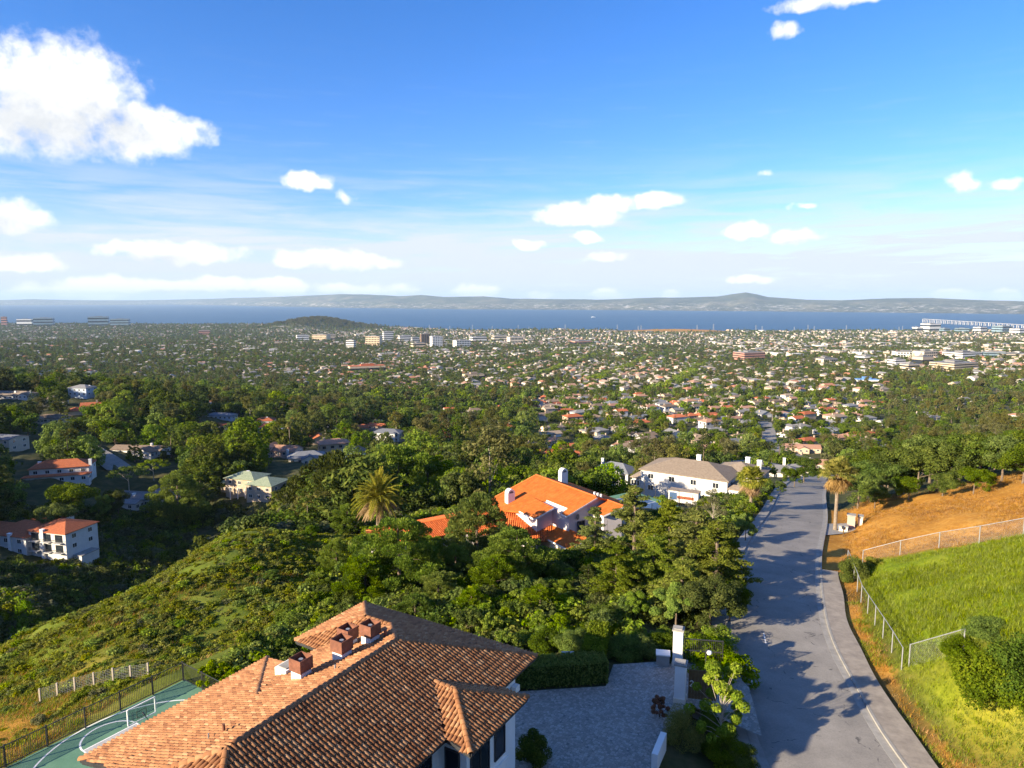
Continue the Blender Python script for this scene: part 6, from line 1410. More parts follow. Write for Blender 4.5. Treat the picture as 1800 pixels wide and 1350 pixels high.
def valley_trees():
    V = [('umbrella', 224, 818, 262, 'flat topped pine over the low grey ranch house', 1.0), ('umbrella', 268, 806, 274, 'second flat topped pine behind the first', 1.0), ('cone', 234, 757, 300, 'pointed conifer in front of the brown roofed ranch', 1.0), ('redwood', 298, 742, 306, 'tall dark cypress right of the ranch house', 1.3), ('redwood', 326, 748, 318, 'dark conifer right of the tall cypress', 1.4), ('pine', 308, 832, 226, 'broad pale pine below the ranch house', 1.1), ('darkpine', 350, 800, 245, 'big dark pine left of the green roofed mansion', 1.1),
         ('oak', 125, 850, 222, 'round light oak above the white villa', 1.0), ('oak', 100, 885, 214, 'oak clump behind the villa roof', 1.2), ('young', 40, 825, 290, 'bright yellow green tree below the red roofed white house', .8), ('oak', 70, 840, 275, 'dark oak mass left of the red roofed white house', 1.3), ('euc', 842, 735, 345, 'tall olive eucalyptus standing apart in the middle', .75), ('euc', 786, 718, 420, 'wide olive eucalyptus left of the tall one', 1.0), ('redwood', 640, 756, 352, 'left of the twin conifers by the slate roofed white house', 1.1), ('redwood', 656, 760, 356, 'right of the twin conifers by the slate roofed white house', 1.0),
         ('darkpine', 590, 790, 150, 'dark pine on the ridge left of the palm', 1.0), ('pine', 640, 800, 160, 'pine behind the big date palm', 1.0), ('pine', 700, 786, 152, 'large dark pine behind and above the palm', 1.2), ('pine', 752, 800, 158, 'broad pine right of the palm', 1.2), ('cone', 676, 788, 150, 'pointed young pine behind the palm', .9), ('oak', 800, 855, 165, 'oak above the grass strip', 1.2), ('oak', 850, 842, 190, 'oak beside the pale path', 1.1),
         ('cone', 408, 770, 300, 'left of a pair of pointed conifers near the pinkish house', 1.0), ('cone', 424, 768, 304, 'right of a pair of pointed conifers near the pinkish house', 1.0), ('pine', 452, 786, 262, 'light pine behind the green roofed mansion', .8), ('redwood', 165, 735, 350, 'light sided conifer above the sloping street', .8), ('oak', 205, 860, 232, 'round tree below the grey ranch', .8), ('young', 178, 868, 228, 'olive round tree left of the grey ranch', .8),
         ('young', 1032, 725, 540, 'very bright yellow green round tree among the roofs', 1.2), ('young', 1025, 745, 470, 'bright lime tree on the terrace', 1.2), ('young', 1032, 770, 400, 'low bright lime tree above the red roofed house', 1.4), ('redwood', 1545, 750, 330, 'large dark conifer rising above the oak grove', 1.25), ('redwood', 1525, 765, 335, 'lighter conifer left of the large dark one', 1.1), ('young', 1335, 770, 420, 'bright tree along the straight street', 1.0)]
    for kd, px, pt, d, lab, wf in V: hero(kd, px, pt, d, lab, 0 if d < 240 else 1, px % 2, wf, group='single trees in the valley', name='conifer' if kd in ('redwood', 'cone') else 'pine_tree' if 'pine' in kd or kd == 'umbrella' else 'tree')
    R = np.random.default_rng(21); n_ind = 0
    # everything else that grows between the houses
    pts = []
    def ring(d0, d1, sp, keep):
        area = math.radians(96) * .5 * (d1 * d1 - d0 * d0); n = int(area / (sp * sp)); r = np.sqrt(R.random(n) * (d1 * d1 - d0 * d0) + d0 * d0); a = np.radians(R.uniform(-48, 48, n)); x, y = r * np.sin(a), r * np.cos(a); m = R.random(n) < keep; return np.stack([x[m], y[m], r[m]], -1)
    Q = np.concatenate([ring(125, 300, 6.2, 1), ring(300, 600, 8.2, 1), ring(600, 1000, 9.8, .95)])
    z = terr(Q[:, 0], Q[:, 1]); px, py = project(Q[:, 0], Q[:, 1], z)
    HH = np.array(HOUSES); TT = np.array(TREES); ok = np.ones(len(Q), bool)
    for hx, hy, hr in HH: dd = np.hypot(Q[:, 0] - hx, Q[:, 1] - hy); ok &= dd > hr * .82 + 1.0
    for hx, hy, hr in TT: ok &= np.hypot(Q[:, 0] - hx, Q[:, 1] - hy) > hr + 1.5
    rdist, _, side = seg_dist(Q[:, 0], Q[:, 1], ROADC); ok &= rdist > 9
    for PL in STREETS: dd, _, _ = seg_dist(Q[:, 0], Q[:, 1], PL); ok &= dd > 6.5
    # keep the view of the named houses from the drone's side a little open
    for hx, hy, hr in HH[:26]:
        dh = math.hypot(hx, hy); t = (Q[:, 0] * hx + Q[:, 1] * hy) / dh; off = np.abs(Q[:, 0] * hy - Q[:, 1] * hx) / dh; ok &= ~((t < dh) & (t > dh - 48 - dh * .09) & (off < hr * .95))
    terrace = (px > 940) & (px < 1560) & (py < 800) & (Q[:, 2] > 330); ok &= ~terrace | (R.random(len(Q)) < .78)
    crest = (Q[:, 2] < 170) & (px > 1440); ok &= ~crest
    scrub = (Q[:, 2] < 205) & (px < 420); ok &= ~scrub | (R.random(len(Q)) < .12)
    court_m = (np.abs(Q[:, 0] - 24) < 12) & (np.abs(Q[:, 1] - 128) < 16); ok &= ~court_m
    Q, px, py, z, terr_f = Q[ok], px[ok], py[ok], z[ok], terrace[ok]
    left = px < 700
    kinds = []
    for i in range(len(Q)):
        u = R.random()
        if left[i]: k = 'oak' if u < .32 else 'dark' if u < .44 else 'pine' if u < .60 else 'darkpine' if u < .70 else 'redwood' if u < .79 else 'euc' if u < .88 else 'young'
        elif px[i] > 1560: k = 'oak' if u < .4 else 'euc' if u < .66 else 'dark' if u < .8 else 'redwood' if u < .87 else 'young'
        else: k = 'oak' if u < .42 else 'young' if u < .62 else 'dark' if u < .74 else 'pine' if u < .82 else 'redwood' if u < .88 else 'euc' if u < .93 else 'greyshrub'
        kinds.append(k)
    hts = {'oak': (5.5, 10.5), 'dark': (6, 12), 'pine': (8, 15), 'darkpine': (9, 17), 'redwood': (11, 23), 'euc': (9, 18), 'young': (4.5, 9), 'greyshrub': (3, 6)}
    near_i = np.argsort(Q[:, 2])
    meshes_, mkeys = [], {}
    sp, sr, ss, si = [], [], [], []
    word = {'oak': 'rounded green oak', 'dark': 'dark leafy tree', 'pine': 'green pine', 'darkpine': 'dark bushy pine', 'redwood': 'dark pointed conifer', 'euc': 'olive eucalyptus', 'young': 'bright green tree', 'greyshrub': 'grey green small tree'}
    for rank, i in enumerate(near_i):
        k = kinds[i]; lo, hi = hts[k]; h = R.uniform(lo, hi) * (.74 if terr_f[i] else .72 if px[i] > 1500 else 1.0); x, y = float(Q[i, 0]), float(Q[i, 1]); var = int(R.integers(0, 3)); wf = R.uniform(.85, 1.15)
        if rank < 215:
            nn = sorted(NAMED, key=lambda t: (t[1] - x) ** 2 + (t[2] - y) ** 2)[:2]; (w, hx, hy), (w2, _, _) = nn; dx, dy = x - hx, y - hy; far = math.hypot(dx, dy)
            rel = ('right of' if dx > 0 else 'left of') if abs(dx) > abs(dy) else ('behind' if dy > 0 else 'before'); sz_ = 'tall' if h > lo + (hi - lo) * .66 else 'small' if h < lo + (hi - lo) * .33 else 'middling'
            lab = f"{sz_} {word[k]} {'close ' if far < 25 else 'well ' if far > 55 else ''}{rel} {w}"; lab = distinct(lab)
            r = plant(k, x, y, h, lab, 1 if Q[i, 2] > 150 else 1, var, wf, group=f'{word[k]}s {rel} {w}', name='conifer' if k == 'redwood' else 'pine_tree' if 'pine' in k else 'tree')
        else:
            lod = 1 if Q[i, 2] < 620 else 2; key = (k, lod, var)
            if key not in mkeys: mkeys[key] = len(meshes_); meshes_.append(tree_lod(k, lod, var))
            sp.append((x, y, z[i] + CZ - .2)); sr.append(R.uniform(0, 6.28)); ss.append(h / SPEC[k][1] * (1.4 if R.random() < .1 and px[i] < 1000 else 1.0)); si.append(mkeys[key])
    scatter('woodland_trees', sp, sr, ss, si, meshes_, 'dense woodland and garden trees covering the valley slopes between houses')
# ------------------------------------------------------------------ streets in the middle distance
STREETS = []
def street(pts, w, name='street'):
    P = np.array([(*ground_at(px, py)[:2], 0) for px, py in pts]); P = catmull(P, 10); P[:, 2] = terr(P[:, 0], P[:, 1]) + .12
    # even out the long profile a little
    for _ in range(3): P[1:-1, 2] = (P[:-2, 2] + 2 * P[1:-1, 2] + P[2:, 2]) / 4
    t = tangent(P); nr = np.stack([t[:, 1], -t[:, 0]], -1); rows = []
    for o in np.linspace(-w / 2, w / 2, 5): q = P[:, :2] + nr * o; rows.append(np.concatenate([q, (np.maximum(terr(q[:, 0], q[:, 1]) + .35, P[:, 2] + .2) + CZ)[:, None]], 1))
    V = np.stack(rows, 1).reshape(-1, 3); n = len(P); i = np.arange(n - 1)[:, None]; j = np.arange(4)[None]
    F = np.stack([i * 5 + j, (i + 1) * 5 + j, (i + 1) * 5 + j + 1, i * 5 + j + 1], -1).reshape(-1, 4)[:, ::-1]
    tag(ob(name, mesh(name, V, F, M['asphalt'], True)), kind='structure'); STREETS.append(P)
street([(1372, 812), (1354, 780), (1351, 758), (1345, 742)], 9)
street([(212, 828), (190, 812), (165, 796), (140, 780)], 9)
street([(815, 829), (850, 832), (890, 831)], 5, 'footpath')
street([(1160, 796), (1195, 775), (1225, 758), (1240, 745)], 8)
valley_trees()

# ------------------------------------------------------------------ court, boat, gate piers beyond the orange house
def beyond():
    c0 = np.array(hsite(1128, 890, 126)); u = np.array([.55, -.83]); v = np.array([-.83, -.55])
    b = MB(); zc = tz(*c0) + CZ + .6
    def q(a, s, z=0): w = c0 + u * a * .85 + v * s * .85; return (float(w[0]), float(w[1]), zc + z)
    b.poly([q(-9, -6), q(9, -6), q(9, 6), q(-9, 6)][::-1]); b2 = [q(-9, -6), q(9, -6), q(9, 6), q(-9, 6)]
    b.add([*b2, *[(p[0], p[1], p[2] - 3) for p in b2]], [[0, 1, 5, 4], [1, 2, 6, 5], [2, 3, 7, 6], [3, 0, 4, 7]])
    ct = b.obj('tennis_court', M['court_green']); tag(ct, kind='structure')
    mottled('court_blue', (.05, .10, .20), (.07, .13, .25), 1, .8, coords='geo')
    b = MB(); b.poly([q(-6.5, -4.2, .006), q(6.5, -4.2, .006), q(6.5, 4.2, .006), q(-6.5, 4.2, .006)][::-1]); b.obj('playing_area', M['court_blue'], ct)
    for (a0, a1, s0, s1) in ((-6.5, 6.5, -4.2, -4.1), (-6.5, 6.5, 4.1, 4.2), (-6.5, -6.4, -4.0, 4.0), (6.4, 6.5, -4.0, 4.0), (-.06, .06, -4.0, 4.0)): b = MB(); b.poly([q(a0, s0, .012), q(a1, s0, .012), q(a1, s1, .012), q(a0, s1, .012)][::-1]); b.obj('court_line', M['paint_white'], ct)
    r = empty('court_fence', q(-9, -6)); tag(r, 'tall dark mesh fence around the blue and green court', 'fence'); o = Vector(q(-9, -6)); cs = [Vector(p) - o for p in (q(-9, -6), q(9, -6), q(9, 6))]; w = MB()
    for a, c in zip(cs[:-1], cs[1:]):
        n = int((c - a).length / 3)
        for i in range(n + 1): m = MB(); p0 = a + (c - a) * i / n; m.tube([p0, p0 + Vector((0, 0, 3))], [.05, .05], 6); m.obj('post', M['dark_metal'], r)
        for i in range(int((c - a).length / .35)): p0 = a + (c - a) * (i * .35 / (c - a).length); w.bar(p0, p0 + Vector((0, 0, 3)), .012)
        for zz in np.arange(0, 3.01, .3): w.bar(a + Vector((0, 0, zz)), c + Vector((0, 0, zz)), .015)
    w.obj('wire_mesh', M['dark_metal'], r)
    # trailer with a painted side near the mansion
    x, y = hsite(1203, 876, 140); r = empty('covered_trailer', (x, y, tz(x, y) + CZ), -.5); tag(r, 'white trailer with red and blue side below the white mansion', 'trailer')
    b = MB(); b.box(-3, 3, -1.1, 1.1, .7, 3.0); b.obj('body', M['stucco_white'], r); b = MB(); b.box(-1.2, 2.2, -1.13, -1.101, 1.5, 2.1); b.obj('red_stripe', M['roof_red'], r); b = MB(); b.box(-2.8, -1.25, -1.13, -1.101, 1.2, 2.7); b.obj('blue_panel', M['court_blue'], r)
    b = MB(); b.box(-3.1, 3.1, -1.2, 1.2, 3.001, 3.1); b.obj('trailer_roof', M['roof_tan'], r)
    for sx in (-1.2, 1.2): b = MB(); b.tube([(sx, -1.1, .4), (sx, 1.1, .4)], [.4, .4], 12); b.obj('wheel', M['dark_metal'], r)
    # entrance piers right of the road
    for (px, py, d, hh, w, lab) in [(1497, 905, 106, 2.0, 1.0, 'tall pale pink gate pier by the fan palm right of the road'), (1484, 905, 104, .8, 1.1, 'low cream wall block beside the pale pink gate pier'), (1513, 906, 107, 1.3, .6, 'short dark gate pier under the oaks')]:
        x, y = hsite(px, py, d); r = empty('gate_pier', (x, y, tz(x, y) + CZ), -.5); tag(r, lab, 'pier', 'gate piers right of the road'); m_ = 'stucco_cream' if hh < 1.9 else 'wall_pink'
        b = MB(); b.box(-w / 2, w / 2, -.5, .5, -.5, hh); b.obj('shaft', M[m_], r); b = MB(); b.box(-w / 2 - .08, w / 2 + .08, -.58, .58, hh + .002, hh + .16); b.obj('cap', M['concrete'], r)
    x, y = hsite(1484, 912, 100); r = empty('mailbox', (x, y, tz(x, y) + CZ)); tag(r, 'small dark mailbox on a post beside the road', 'mailbox'); b = MB(); b.bar((0, 0, -.3), (0, 0, 1.05), .1); b.obj('post', M['wood_gate'], r); b = MB(); b.box(-.15, .15, -.3, .3, 1.052, 1.38); b.obj('box', M['dark_metal'], r)
    drape('side_drive', [hsite(1445, 912, 98), hsite(1505, 905, 104), hsite(1505, 895, 112), hsite(1448, 903, 108)], 'concrete', .12, 8)
    # grass strip and yard behind the long orange wing
    drape('lawn', [hsite(735, 918, 112), hsite(880, 900, 116), hsite(860, 885, 128), hsite(730, 905, 124)], 'court_grey', .1, 10)
beyond()

# ------------------------------------------------------------------ brush, grasses
def tuft(name, mat, n, h, spread, lean, seed):
    rng = np.random.default_rng(seed); a = rng.uniform(0, 6.28, n); r = spread * np.sqrt(rng.random(n)); p = np.stack([r * np.cos(a), r * np.sin(a), np.zeros(n)], -1)
    hh = h * rng.uniform(.5, 1.1, n); b = rng.uniform(0, 6.28, n); tip = p + np.stack([np.cos(b) * lean * hh, np.sin(b) * lean * hh, hh], -1); w = np.stack([-np.sin(b), np.cos(b), np.zeros(n)], -1) * .035 * (h / .5)
    V = np.stack([p - w, p + w, tip], 1).reshape(-1, 3); return mesh(name, V, np.arange(n * 3).reshape(-1, 3), M[mat], False, attr={'tint': ('FACE', rng.random(n))})
def growth():
    R = np.random.default_rng(33)
    # chaparral on the spur
    n = 34000; x = R.uniform(-95, -8, n); y = R.uniform(38, 128, n); z = terr(x, y)
    d, _, sd = seg_dist(x, y, ROADC); lf = np.exp(-((x + 40) / 8.0) ** 2 - ((y - 49) / 10.0) ** 2)
    pad = np.zeros(n)
    for (c, u, hu, hv, f, zz) in PADS: pad = np.maximum(pad, pad_w(x, y, c, u, hu + 1, hv + 1, 1.5))
    ns = np.array([mnoise.noise(Vector((a * .09, b * .09, 3))) for a, b in zip(x, y)])
    ok = (pad < .3) & (R.random(n) < (.72 + .6 * ns) * (1 - .93 * lf)) & (y > 42) & ~((x > -20) & (y > 92)) & ((x < -14) | (y > 52))
    strip_ = np.abs((x + 47) * .6 + (y - 58) * -.8 + 6) < 2.2; ok &= ~strip_ | (R.random(n) < .25)
    x, y, z, ns = x[ok], y[ok], z[ok], ns[ok]; m = len(x); k = R.choice([0, 1, 2, 3, 4], m, p=[.36, .33, .22, .07, .02])
    ms = [tree_lod('shrub', 1, 0), tree_lod('shrub', 1, 1), tree_lod('shrub', 1, 2), tree_lod('greenshrub', 1, 0), tree_lod('greyshrub', 1, 0)]
    scatter('hillside_brush', np.stack([x, y, z + CZ - .12], -1), R.uniform(0, 6.28, m), R.uniform(.24, .66, m), k, ms, 'dense green chaparral brush covering the hillside spur', sz=R.uniform(.6, .95, m))
    # undergrowth under the ridge trees, left of the road
    n = 7500; x = R.uniform(-24, 62, n); y = R.uniform(49, 150, n); z = terr(x, y); d, _, sd = seg_dist(x, y, ROADC); ok = (sd < 0) & (d > 6.2)
    for hx, hy, hr in FOOT: ok &= np.hypot(x - hx, y - hy) > hr
    for (hx, hy, hr) in HOUSES: ok &= np.hypot(x - hx, y - hy) > hr
    ok &= ~((np.abs(x - 24) < 13) & (np.abs(y - 124) < 13)) & ((y > 52.5) | (x < 3)) & ~((x > 10) & (y < 56))
    x, y, z = x[ok], y[ok], z[ok]; m = len(x); k = R.choice([0, 1, 2, 3, 4, 5], m, p=[.3, .33, .22, .05, .07, .03])
    scatter('undergrowth', np.stack([x, y, z + CZ - .15], -1), R.uniform(0, 6.28, m), np.where(k < 3, R.uniform(.4, .95, m), R.uniform(.16, .28, m)), k, [tree_lod('shrub', 1, 0), tree_lod('greenshrub', 1, 0), tree_lod('blackshrub', 1, 1), tree_lod('oak', 1, 0), tree_lod('young', 1, 1), tree_lod('pine', 1, 1)], 'mixed green undergrowth beneath the ridge trees')
    # scrub on the shaded valley side
    n = 12000; a = np.radians(R.uniform(-48, -10, n)); r = np.sqrt(R.uniform(110 ** 2, 235 ** 2, n)); x, y = r * np.sin(a), r * np.cos(a); z = terr(x, y); ok = np.ones(n, bool)
    for hx, hy, hr in HOUSES: ok &= np.hypot(x - hx, y - hy) > hr * .62
    ns = np.array([mnoise.noise(Vector((p * .04, q * .04, 8))) for p, q in zip(x, y)]); ok &= R.random(n) < .55 + .8 * ns
    x, y, z = x[ok], y[ok], z[ok]; m = len(x); k = R.choice([0, 1, 2, 3], m, p=[.34, .3, .24, .12])
    scatter('valley_scrub', np.stack([x, y, z + CZ - .2], -1), R.uniform(0, 6.28, m), R.uniform(.7, 1.9, m), k, [tree_lod('greyshrub', 1, 1), tree_lod('shrub', 1, 0), tree_lod('blackshrub', 1, 0), tree_lod('greenshrub', 1, 1)], 'grey green scrub covering the shaded valley side')
    # grasses: meadow, golden hill, verge
    def grass(name, n, box, test, mats, lab, smin, smax):
        x = R.uniform(box[0], box[1], n); y = R.uniform(box[2], box[3], n); z = terr(x, y); d, _, sd = seg_dist(x, y, ROADC); ok = test(x, y, d, sd); x, y, z = x[ok], y[ok], z[ok]; m = len(x)
        scatter(name, np.stack([x, y, z + CZ - .03], -1), R.uniform(0, 6.28, m), R.uniform(smin, smax, m), R.integers(0, len(mats), m), mats, lab)
    p0, p1, p2 = np.array(fA), np.array(fC), np.array(fD)
    e1 = lambda x, y: ((x - p0[0]) * (p1[1] - p0[1]) - (y - p0[1]) * (p1[0] - p0[0])) / np.linalg.norm(p1 - p0)
    e2 = lambda x, y: ((x - p1[0]) * (p2[1] - p1[1]) - (y - p1[1]) * (p2[0] - p1[0])) / np.linalg.norm(p2 - p1)
    gm = [tuft('green_tuft', 'grass_green', 30, .30, .42, .6, 1), tuft('green_tuft', 'grass_green', 30, .24, .48, .9, 2), tuft('green_tuft', 'grass_green', 34, .27, .45, .7, 3)]
    fE = np.array(XY(1690, 1180, -24.8)); e3 = lambda x, y: ((x - fE[0]) * (p0[1] - fE[1]) - (y - fE[1]) * (p0[0] - fE[0])) / np.linalg.norm(p0 - fE)
    dm = [tuft('dry_tuft', 'grass_gold', 18, .26, .4, 1.1, 4), tuft('dry_tuft', 'grass_gold', 20, .2, .45, 1.4, 5)]
    grass('meadow_grass', 46000, (24, 70, 30, 78), lambda x, y, d, sd: (sd > 0) & (d > 7.5) & (e1(x, y) > .4) & (e2(x, y) > .3) & (e3(x, y) > .2) & (y > .5 * x + 12), gm, 'long green meadow grass inside the chain link fence', .6, 1.25)
    grass('dry_grass', 26000, (20, 84, 28, 112), lambda x, y, d, sd: (sd > 0) & (d > 6.6) & ~((e1(x, y) > 0) & (e2(x, y) > 0) & (e3(x, y) > 0)) & ((y > 60) | (d < 7.6) | (np.sin(x * .5 + y * .3) < -.75)), dm, 'short dry golden grass on the hill and roadside verge', .7, 1.3)
    grass('verge_grass', 24000, (20, 50, 26, 62), lambda x, y, d, sd: (sd > 0) & (d > 6.4) & ((np.sin(x * .8 + 2 * np.sin(y * .35)) + np.sin(y * .5) > .3) | ((d > 7.4) & (np.sin(x * .5 + y * .3) > -.85))), [tuft('verge_tuft', 'grass_green', 16, .22, .4, 1.0, 6)], 'patchy green weeds on the roadside verge', .6, 1.2)
    grass('spur_grass', 26000, (-92, -14, 44, 118), lambda x, y, d, sd: np.max([pad_w(x, y, c, u, hu + .5, hv + .5, 1.0) for (c, u, hu, hv, f, zz) in PADS], axis=0) < .3, [tuft('spur_tuft', 'leaf_brush', 22, .34, .5, .9, 8), tuft('spur_tuft', 'grass_green', 22, .28, .5, 1.0, 9), dm[0]], 'rough grass between the brush on the hillside spur', .7, 1.5)
    grass('slope_grass', 9000, (-56, -28, 38, 66), lambda x, y, d, sd: np.exp(-((x + 41) / 9.0) ** 2 - ((y - 50) / 12.0) ** 2) > .25, dm + gm[:1], 'dry grass on the slope beside the court', .7, 1.3)
growth()

# ------------------------------------------------------------------ the city on the plain
def far_house_mesh(i):
    b, w = MB(), MB(); dims = [(14, 10, 3.4, 'h'), (11, 9, 5.8, 'h'), (16, 9, 3.2, 'g'), (24, 13, 6.5, 'f'), (40, 18, 8, 'f'), (12, 10, 5.2, 'g')][i]; wx, wy, h, k = dims
    w.box(-wx / 2, wx / 2, -wy / 2, wy / 2, -3, h)
    if k == 'h': hip(b, -wx / 2, wx / 2, -wy / 2, wy / 2, h, .4)
    elif k == 'g': gable(b, w, -wx / 2, wx / 2, -wy / 2, wy / 2, h, .42)
    else: b.box(-wx / 2 - .2, wx / 2 + .2, -wy / 2 - .2, wy / 2 + .2, h + .01, h + .6)
    V = w.V + b.V; F = w.F + [[q + len(w.V) for q in f] for f in b.F]; fm = [0] * len(w.F) + [1] * len(b.F)
    return mesh('far_house', V, F, [M['far_wall'], M['far_roof' if k != 'f' else 'far_flat']], False, fm)
def rand_mat(name, stops):
    m, N = new_mat(name); r = N.n('ShaderNodeObjectInfo').outputs['Random']; nd = N.n('ShaderNodeValToRGB', inp={0: N.m('FRACT', N.m('MULTIPLY', r, 5.31 if 'roof' in name else 9.77))}); nd.color_ramp.interpolation = 'CONSTANT'; e = nd.color_ramp.elements
    while len(e) < len(stops): e.new(.5)
    for i, (el, c) in enumerate(zip(e, stops)): el.position = i / len(stops); el.color = tuple(c) + (1,)
    finish(N, nd.outputs[0], .9)
def city():
    rand_mat('far_wall', [(.50, .44, .36), (.60, .56, .50), (.44, .34, .25), (.52, .47, .41), (.38, .28, .21), (.56, .49, .41), (.34, .33, .32), (.46, .38, .31)])
    rand_mat('far_roof', [(.20, .17, .14), (.30, .24, .19), (.34, .20, .14), (.22, .22, .22), (.42, .36, .29), (.16, .15, .15), (.38, .17, .10)])
    rand_mat('far_flat', [(.50, .48, .44), (.38, .36, .33), (.58, .55, .50), (.44, .36, .28)])
    R = np.random.default_rng(77)
    P, Rt, S, K = [], [], [], []
    th = math.radians(24); cu, su = math.cos(th), math.sin(th)
    for (d0, d1, su_, sv, pr) in ((1000, 2000, 21, 34, .52), (2000, 3400, 24, 38, .58), (3400, 8200, 31, 48, .7)):
        nn = int(d1 / su_) + 2; mm = int(d1 / sv) + 2; i, j = np.meshgrid(np.arange(-nn, nn), np.arange(-mm, mm), indexing='ij'); u = i * su_ + R.uniform(-4, 4, i.shape); v = j * sv + R.uniform(-5, 5, i.shape)
        x, y = (u * cu - v * su).ravel(), (u * su + v * cu).ravel(); r = np.hypot(x, y); az = np.degrees(np.arctan2(x, y)); ok = (r > d0) & (r < d1) & (np.abs(az) < 47) & (y > 0); x, y, r = x[ok], y[ok], r[ok]
        z = terr(x, y); px, py = project(x, y, z); ns = np.array([mnoise.noise(Vector((a * .0022, b * .0022, 5))) for a, b in zip(x, y)])
        dens = pr * np.where(px < 700, .8, np.where(px < 1000, .85, 1.0)) * (1 + 1.0 * ns); dens = np.where((px > 1560) & (r < 1500), dens * .25, dens); dens = np.where((px < 520) & (r < 2600), dens * .75, dens)
        kn = bear(565, 5700, 0); dens = np.where((np.abs(x - kn[0]) < 480) & (np.abs(y - kn[1]) < 420), 0, dens); gm = bear(1185, 5150, 0); dens = np.where((np.abs(x - gm[0]) < 420) & (np.abs(y - gm[1]) < 220), 0, dens)
        ok = (R.random(len(x)) < dens) & (z > -236.5); x, y, z, r, px = x[ok], y[ok], z[ok], r[ok], px[ok]; n = len(x)
        big = (r > 2200) & (R.random(n) < np.where(px > 1250, .16, .09)); k = np.where(big, R.choice([3, 3, 4], n), R.choice([0, 1, 2, 5], n))
        P.append(np.stack([x, y, z + CZ], -1)); Rt.append(th + R.choice([0, math.pi / 2], n) + R.uniform(-.1, .1, n)); S.append(R.uniform(.95, 1.4, n)); K.append(k)
    # straight streets between the rows
    t_ = np.arange(-3400, 3400, 60.)
    for v0 in np.arange(-1000, 3300, 34 * 4.):
        v_ = v0 + 17; xs, ys = t_ * cu - v_ * su, t_ * su + v_ * cu; rr = np.hypot(xs, ys); g_ = (rr > 1050) & (rr < 3300) & (ys > 200) & (np.abs(np.arctan2(xs, ys)) < .82); xs, ys = xs[g_], ys[g_]
        if len(xs) < 6: continue
        PL = np.stack([xs, ys, terr(xs, ys)], -1); tg = tangent(PL); nr_ = np.stack([tg[:, 1], -tg[:, 0]], -1); V_ = np.stack([np.concatenate([PL[:, :2] + nr_ * q, (terr(*(PL[:, :2] + nr_ * q).T) + CZ + .6)[:, None]], 1) for q in (-5, 5)], 1).reshape(-1, 3); i_ = np.arange(len(xs) - 1)
        tag(ob('plain_street', mesh('plain_street', V_, np.stack([2 * i_ + 1, 2 * i_ + 3, 2 * i_ + 2, 2 * i_], -1)[:, ::-1].copy(), M['asphalt'], True)), kind='structure')
    P = np.concatenate(P); scatter('distant_houses', P, np.concatenate(Rt), np.concatenate(S), np.concatenate(K), [far_house_mesh(i) for i in range(6)], 'mass of distant houses and low buildings spread over the plain')
    # trees of the plain
    pts, rot, sc, kk = [], [], [], []
    kinds = ['oak', 'dark', 'young', 'euc', 'redwood', 'pine']; ms = [tree_lod(k, 2, v) for k in kinds for v in (0, 1)]
    for (d0, d1, spc, keep) in ((1000, 1900, 12.5, 1), (1900, 3200, 17, 1), (3200, 8200, 28, 1)):
        area = math.radians(94) * .5 * (d1 * d1 - d0 * d0); n = int(area / spc ** 2); r = np.sqrt(R.random(n) * (d1 * d1 - d0 * d0) + d0 * d0); a = np.radians(R.uniform(-47, 47, n)); x, y = r * np.sin(a), r * np.cos(a); z = terr(x, y); px, py = project(x, y, z)
        ns = np.array([mnoise.noise(Vector((p * .0022, q * .0022, 5))) for p, q in zip(x, y)]); n2 = np.array([mnoise.noise(Vector((p * .008, q * .002, 2))) for p, q in zip(x, y)])
        dens = np.where(px < 700, 1.0, np.where(px < 1000, .85, np.where(px < 1560, .88, .75))) * (1 - .6 * ns) + .35 * n2; dens = np.where((px > 1560) & (r < 1500), 1, dens); dens = np.where((r > 3200) & (px > 600), dens * .7, dens)
        gm = bear(1185, 5150, 0); dens = np.where((np.abs(x - gm[0]) < 420) & (np.abs(y - gm[1]) < 220), 0, dens)
        vv = (-x * su + y * cu + 1000 - 17 + 68) % 136.; ok_st = (np.abs(vv - 68) > 8) | (r > 3300)
        ok = (R.random(n) < dens) & (z > -236.5) & ok_st; x, y, z, r, px, n2 = x[ok], y[ok], z[ok], r[ok], px[ok], n2[ok]; n = len(x)
        pk = np.stack([np.full(n, .30), np.full(n, .24), np.where(n2 > .1, .34, .12) * np.where(px > 700, 1, .6), np.full(n, .12), np.where(px < 700, .16, .07), np.full(n, .1)], -1); pk /= pk.sum(1)[:, None]; c = (pk.cumsum(1) > R.random(n)[:, None]).argmax(1)
        base = np.array([8, 9, 7, 13, 17, 12.])[c] / np.array([9, 10, 8, 18, 22, 14.])[c]
        pts.append(np.stack([x, y, z + CZ - .3], -1)); rot.append(R.uniform(0, 6.28, n)); sc.append(base * R.uniform(.7, 1.25, n) * (1 + .25 * (r > 1900) + .25 * (r > 3200))); kk.append(c * 2 + R.integers(0, 2, n))
    # tree-lined avenues
    for (q0, q1) in (((905, 672), (1052, 624)), ((885, 650), (1010, 614)), ((1040, 672), (1150, 624)), ((620, 672), (760, 640)), ((1150, 690), (1240, 640)), ((330, 640), (560, 622))):
        A_, B_ = np.array(ground_at(*q0)[:2]), np.array(ground_at(*q1)[:2]); L_ = np.linalg.norm(B_ - A_); n = int(L_ / 7); t = R.random(n); p_ = A_ + (B_ - A_) * t[:, None] + R.normal(size=(n, 2)) * 6.5; pts.append(np.concatenate([p_, (terr(p_[:, 0], p_[:, 1]) + CZ - .3)[:, None]], 1)); rot.append(R.uniform(0, 6.28, n)); sc.append(R.uniform(1.1, 1.6, n)); kk.append(R.choice([4, 5], n))
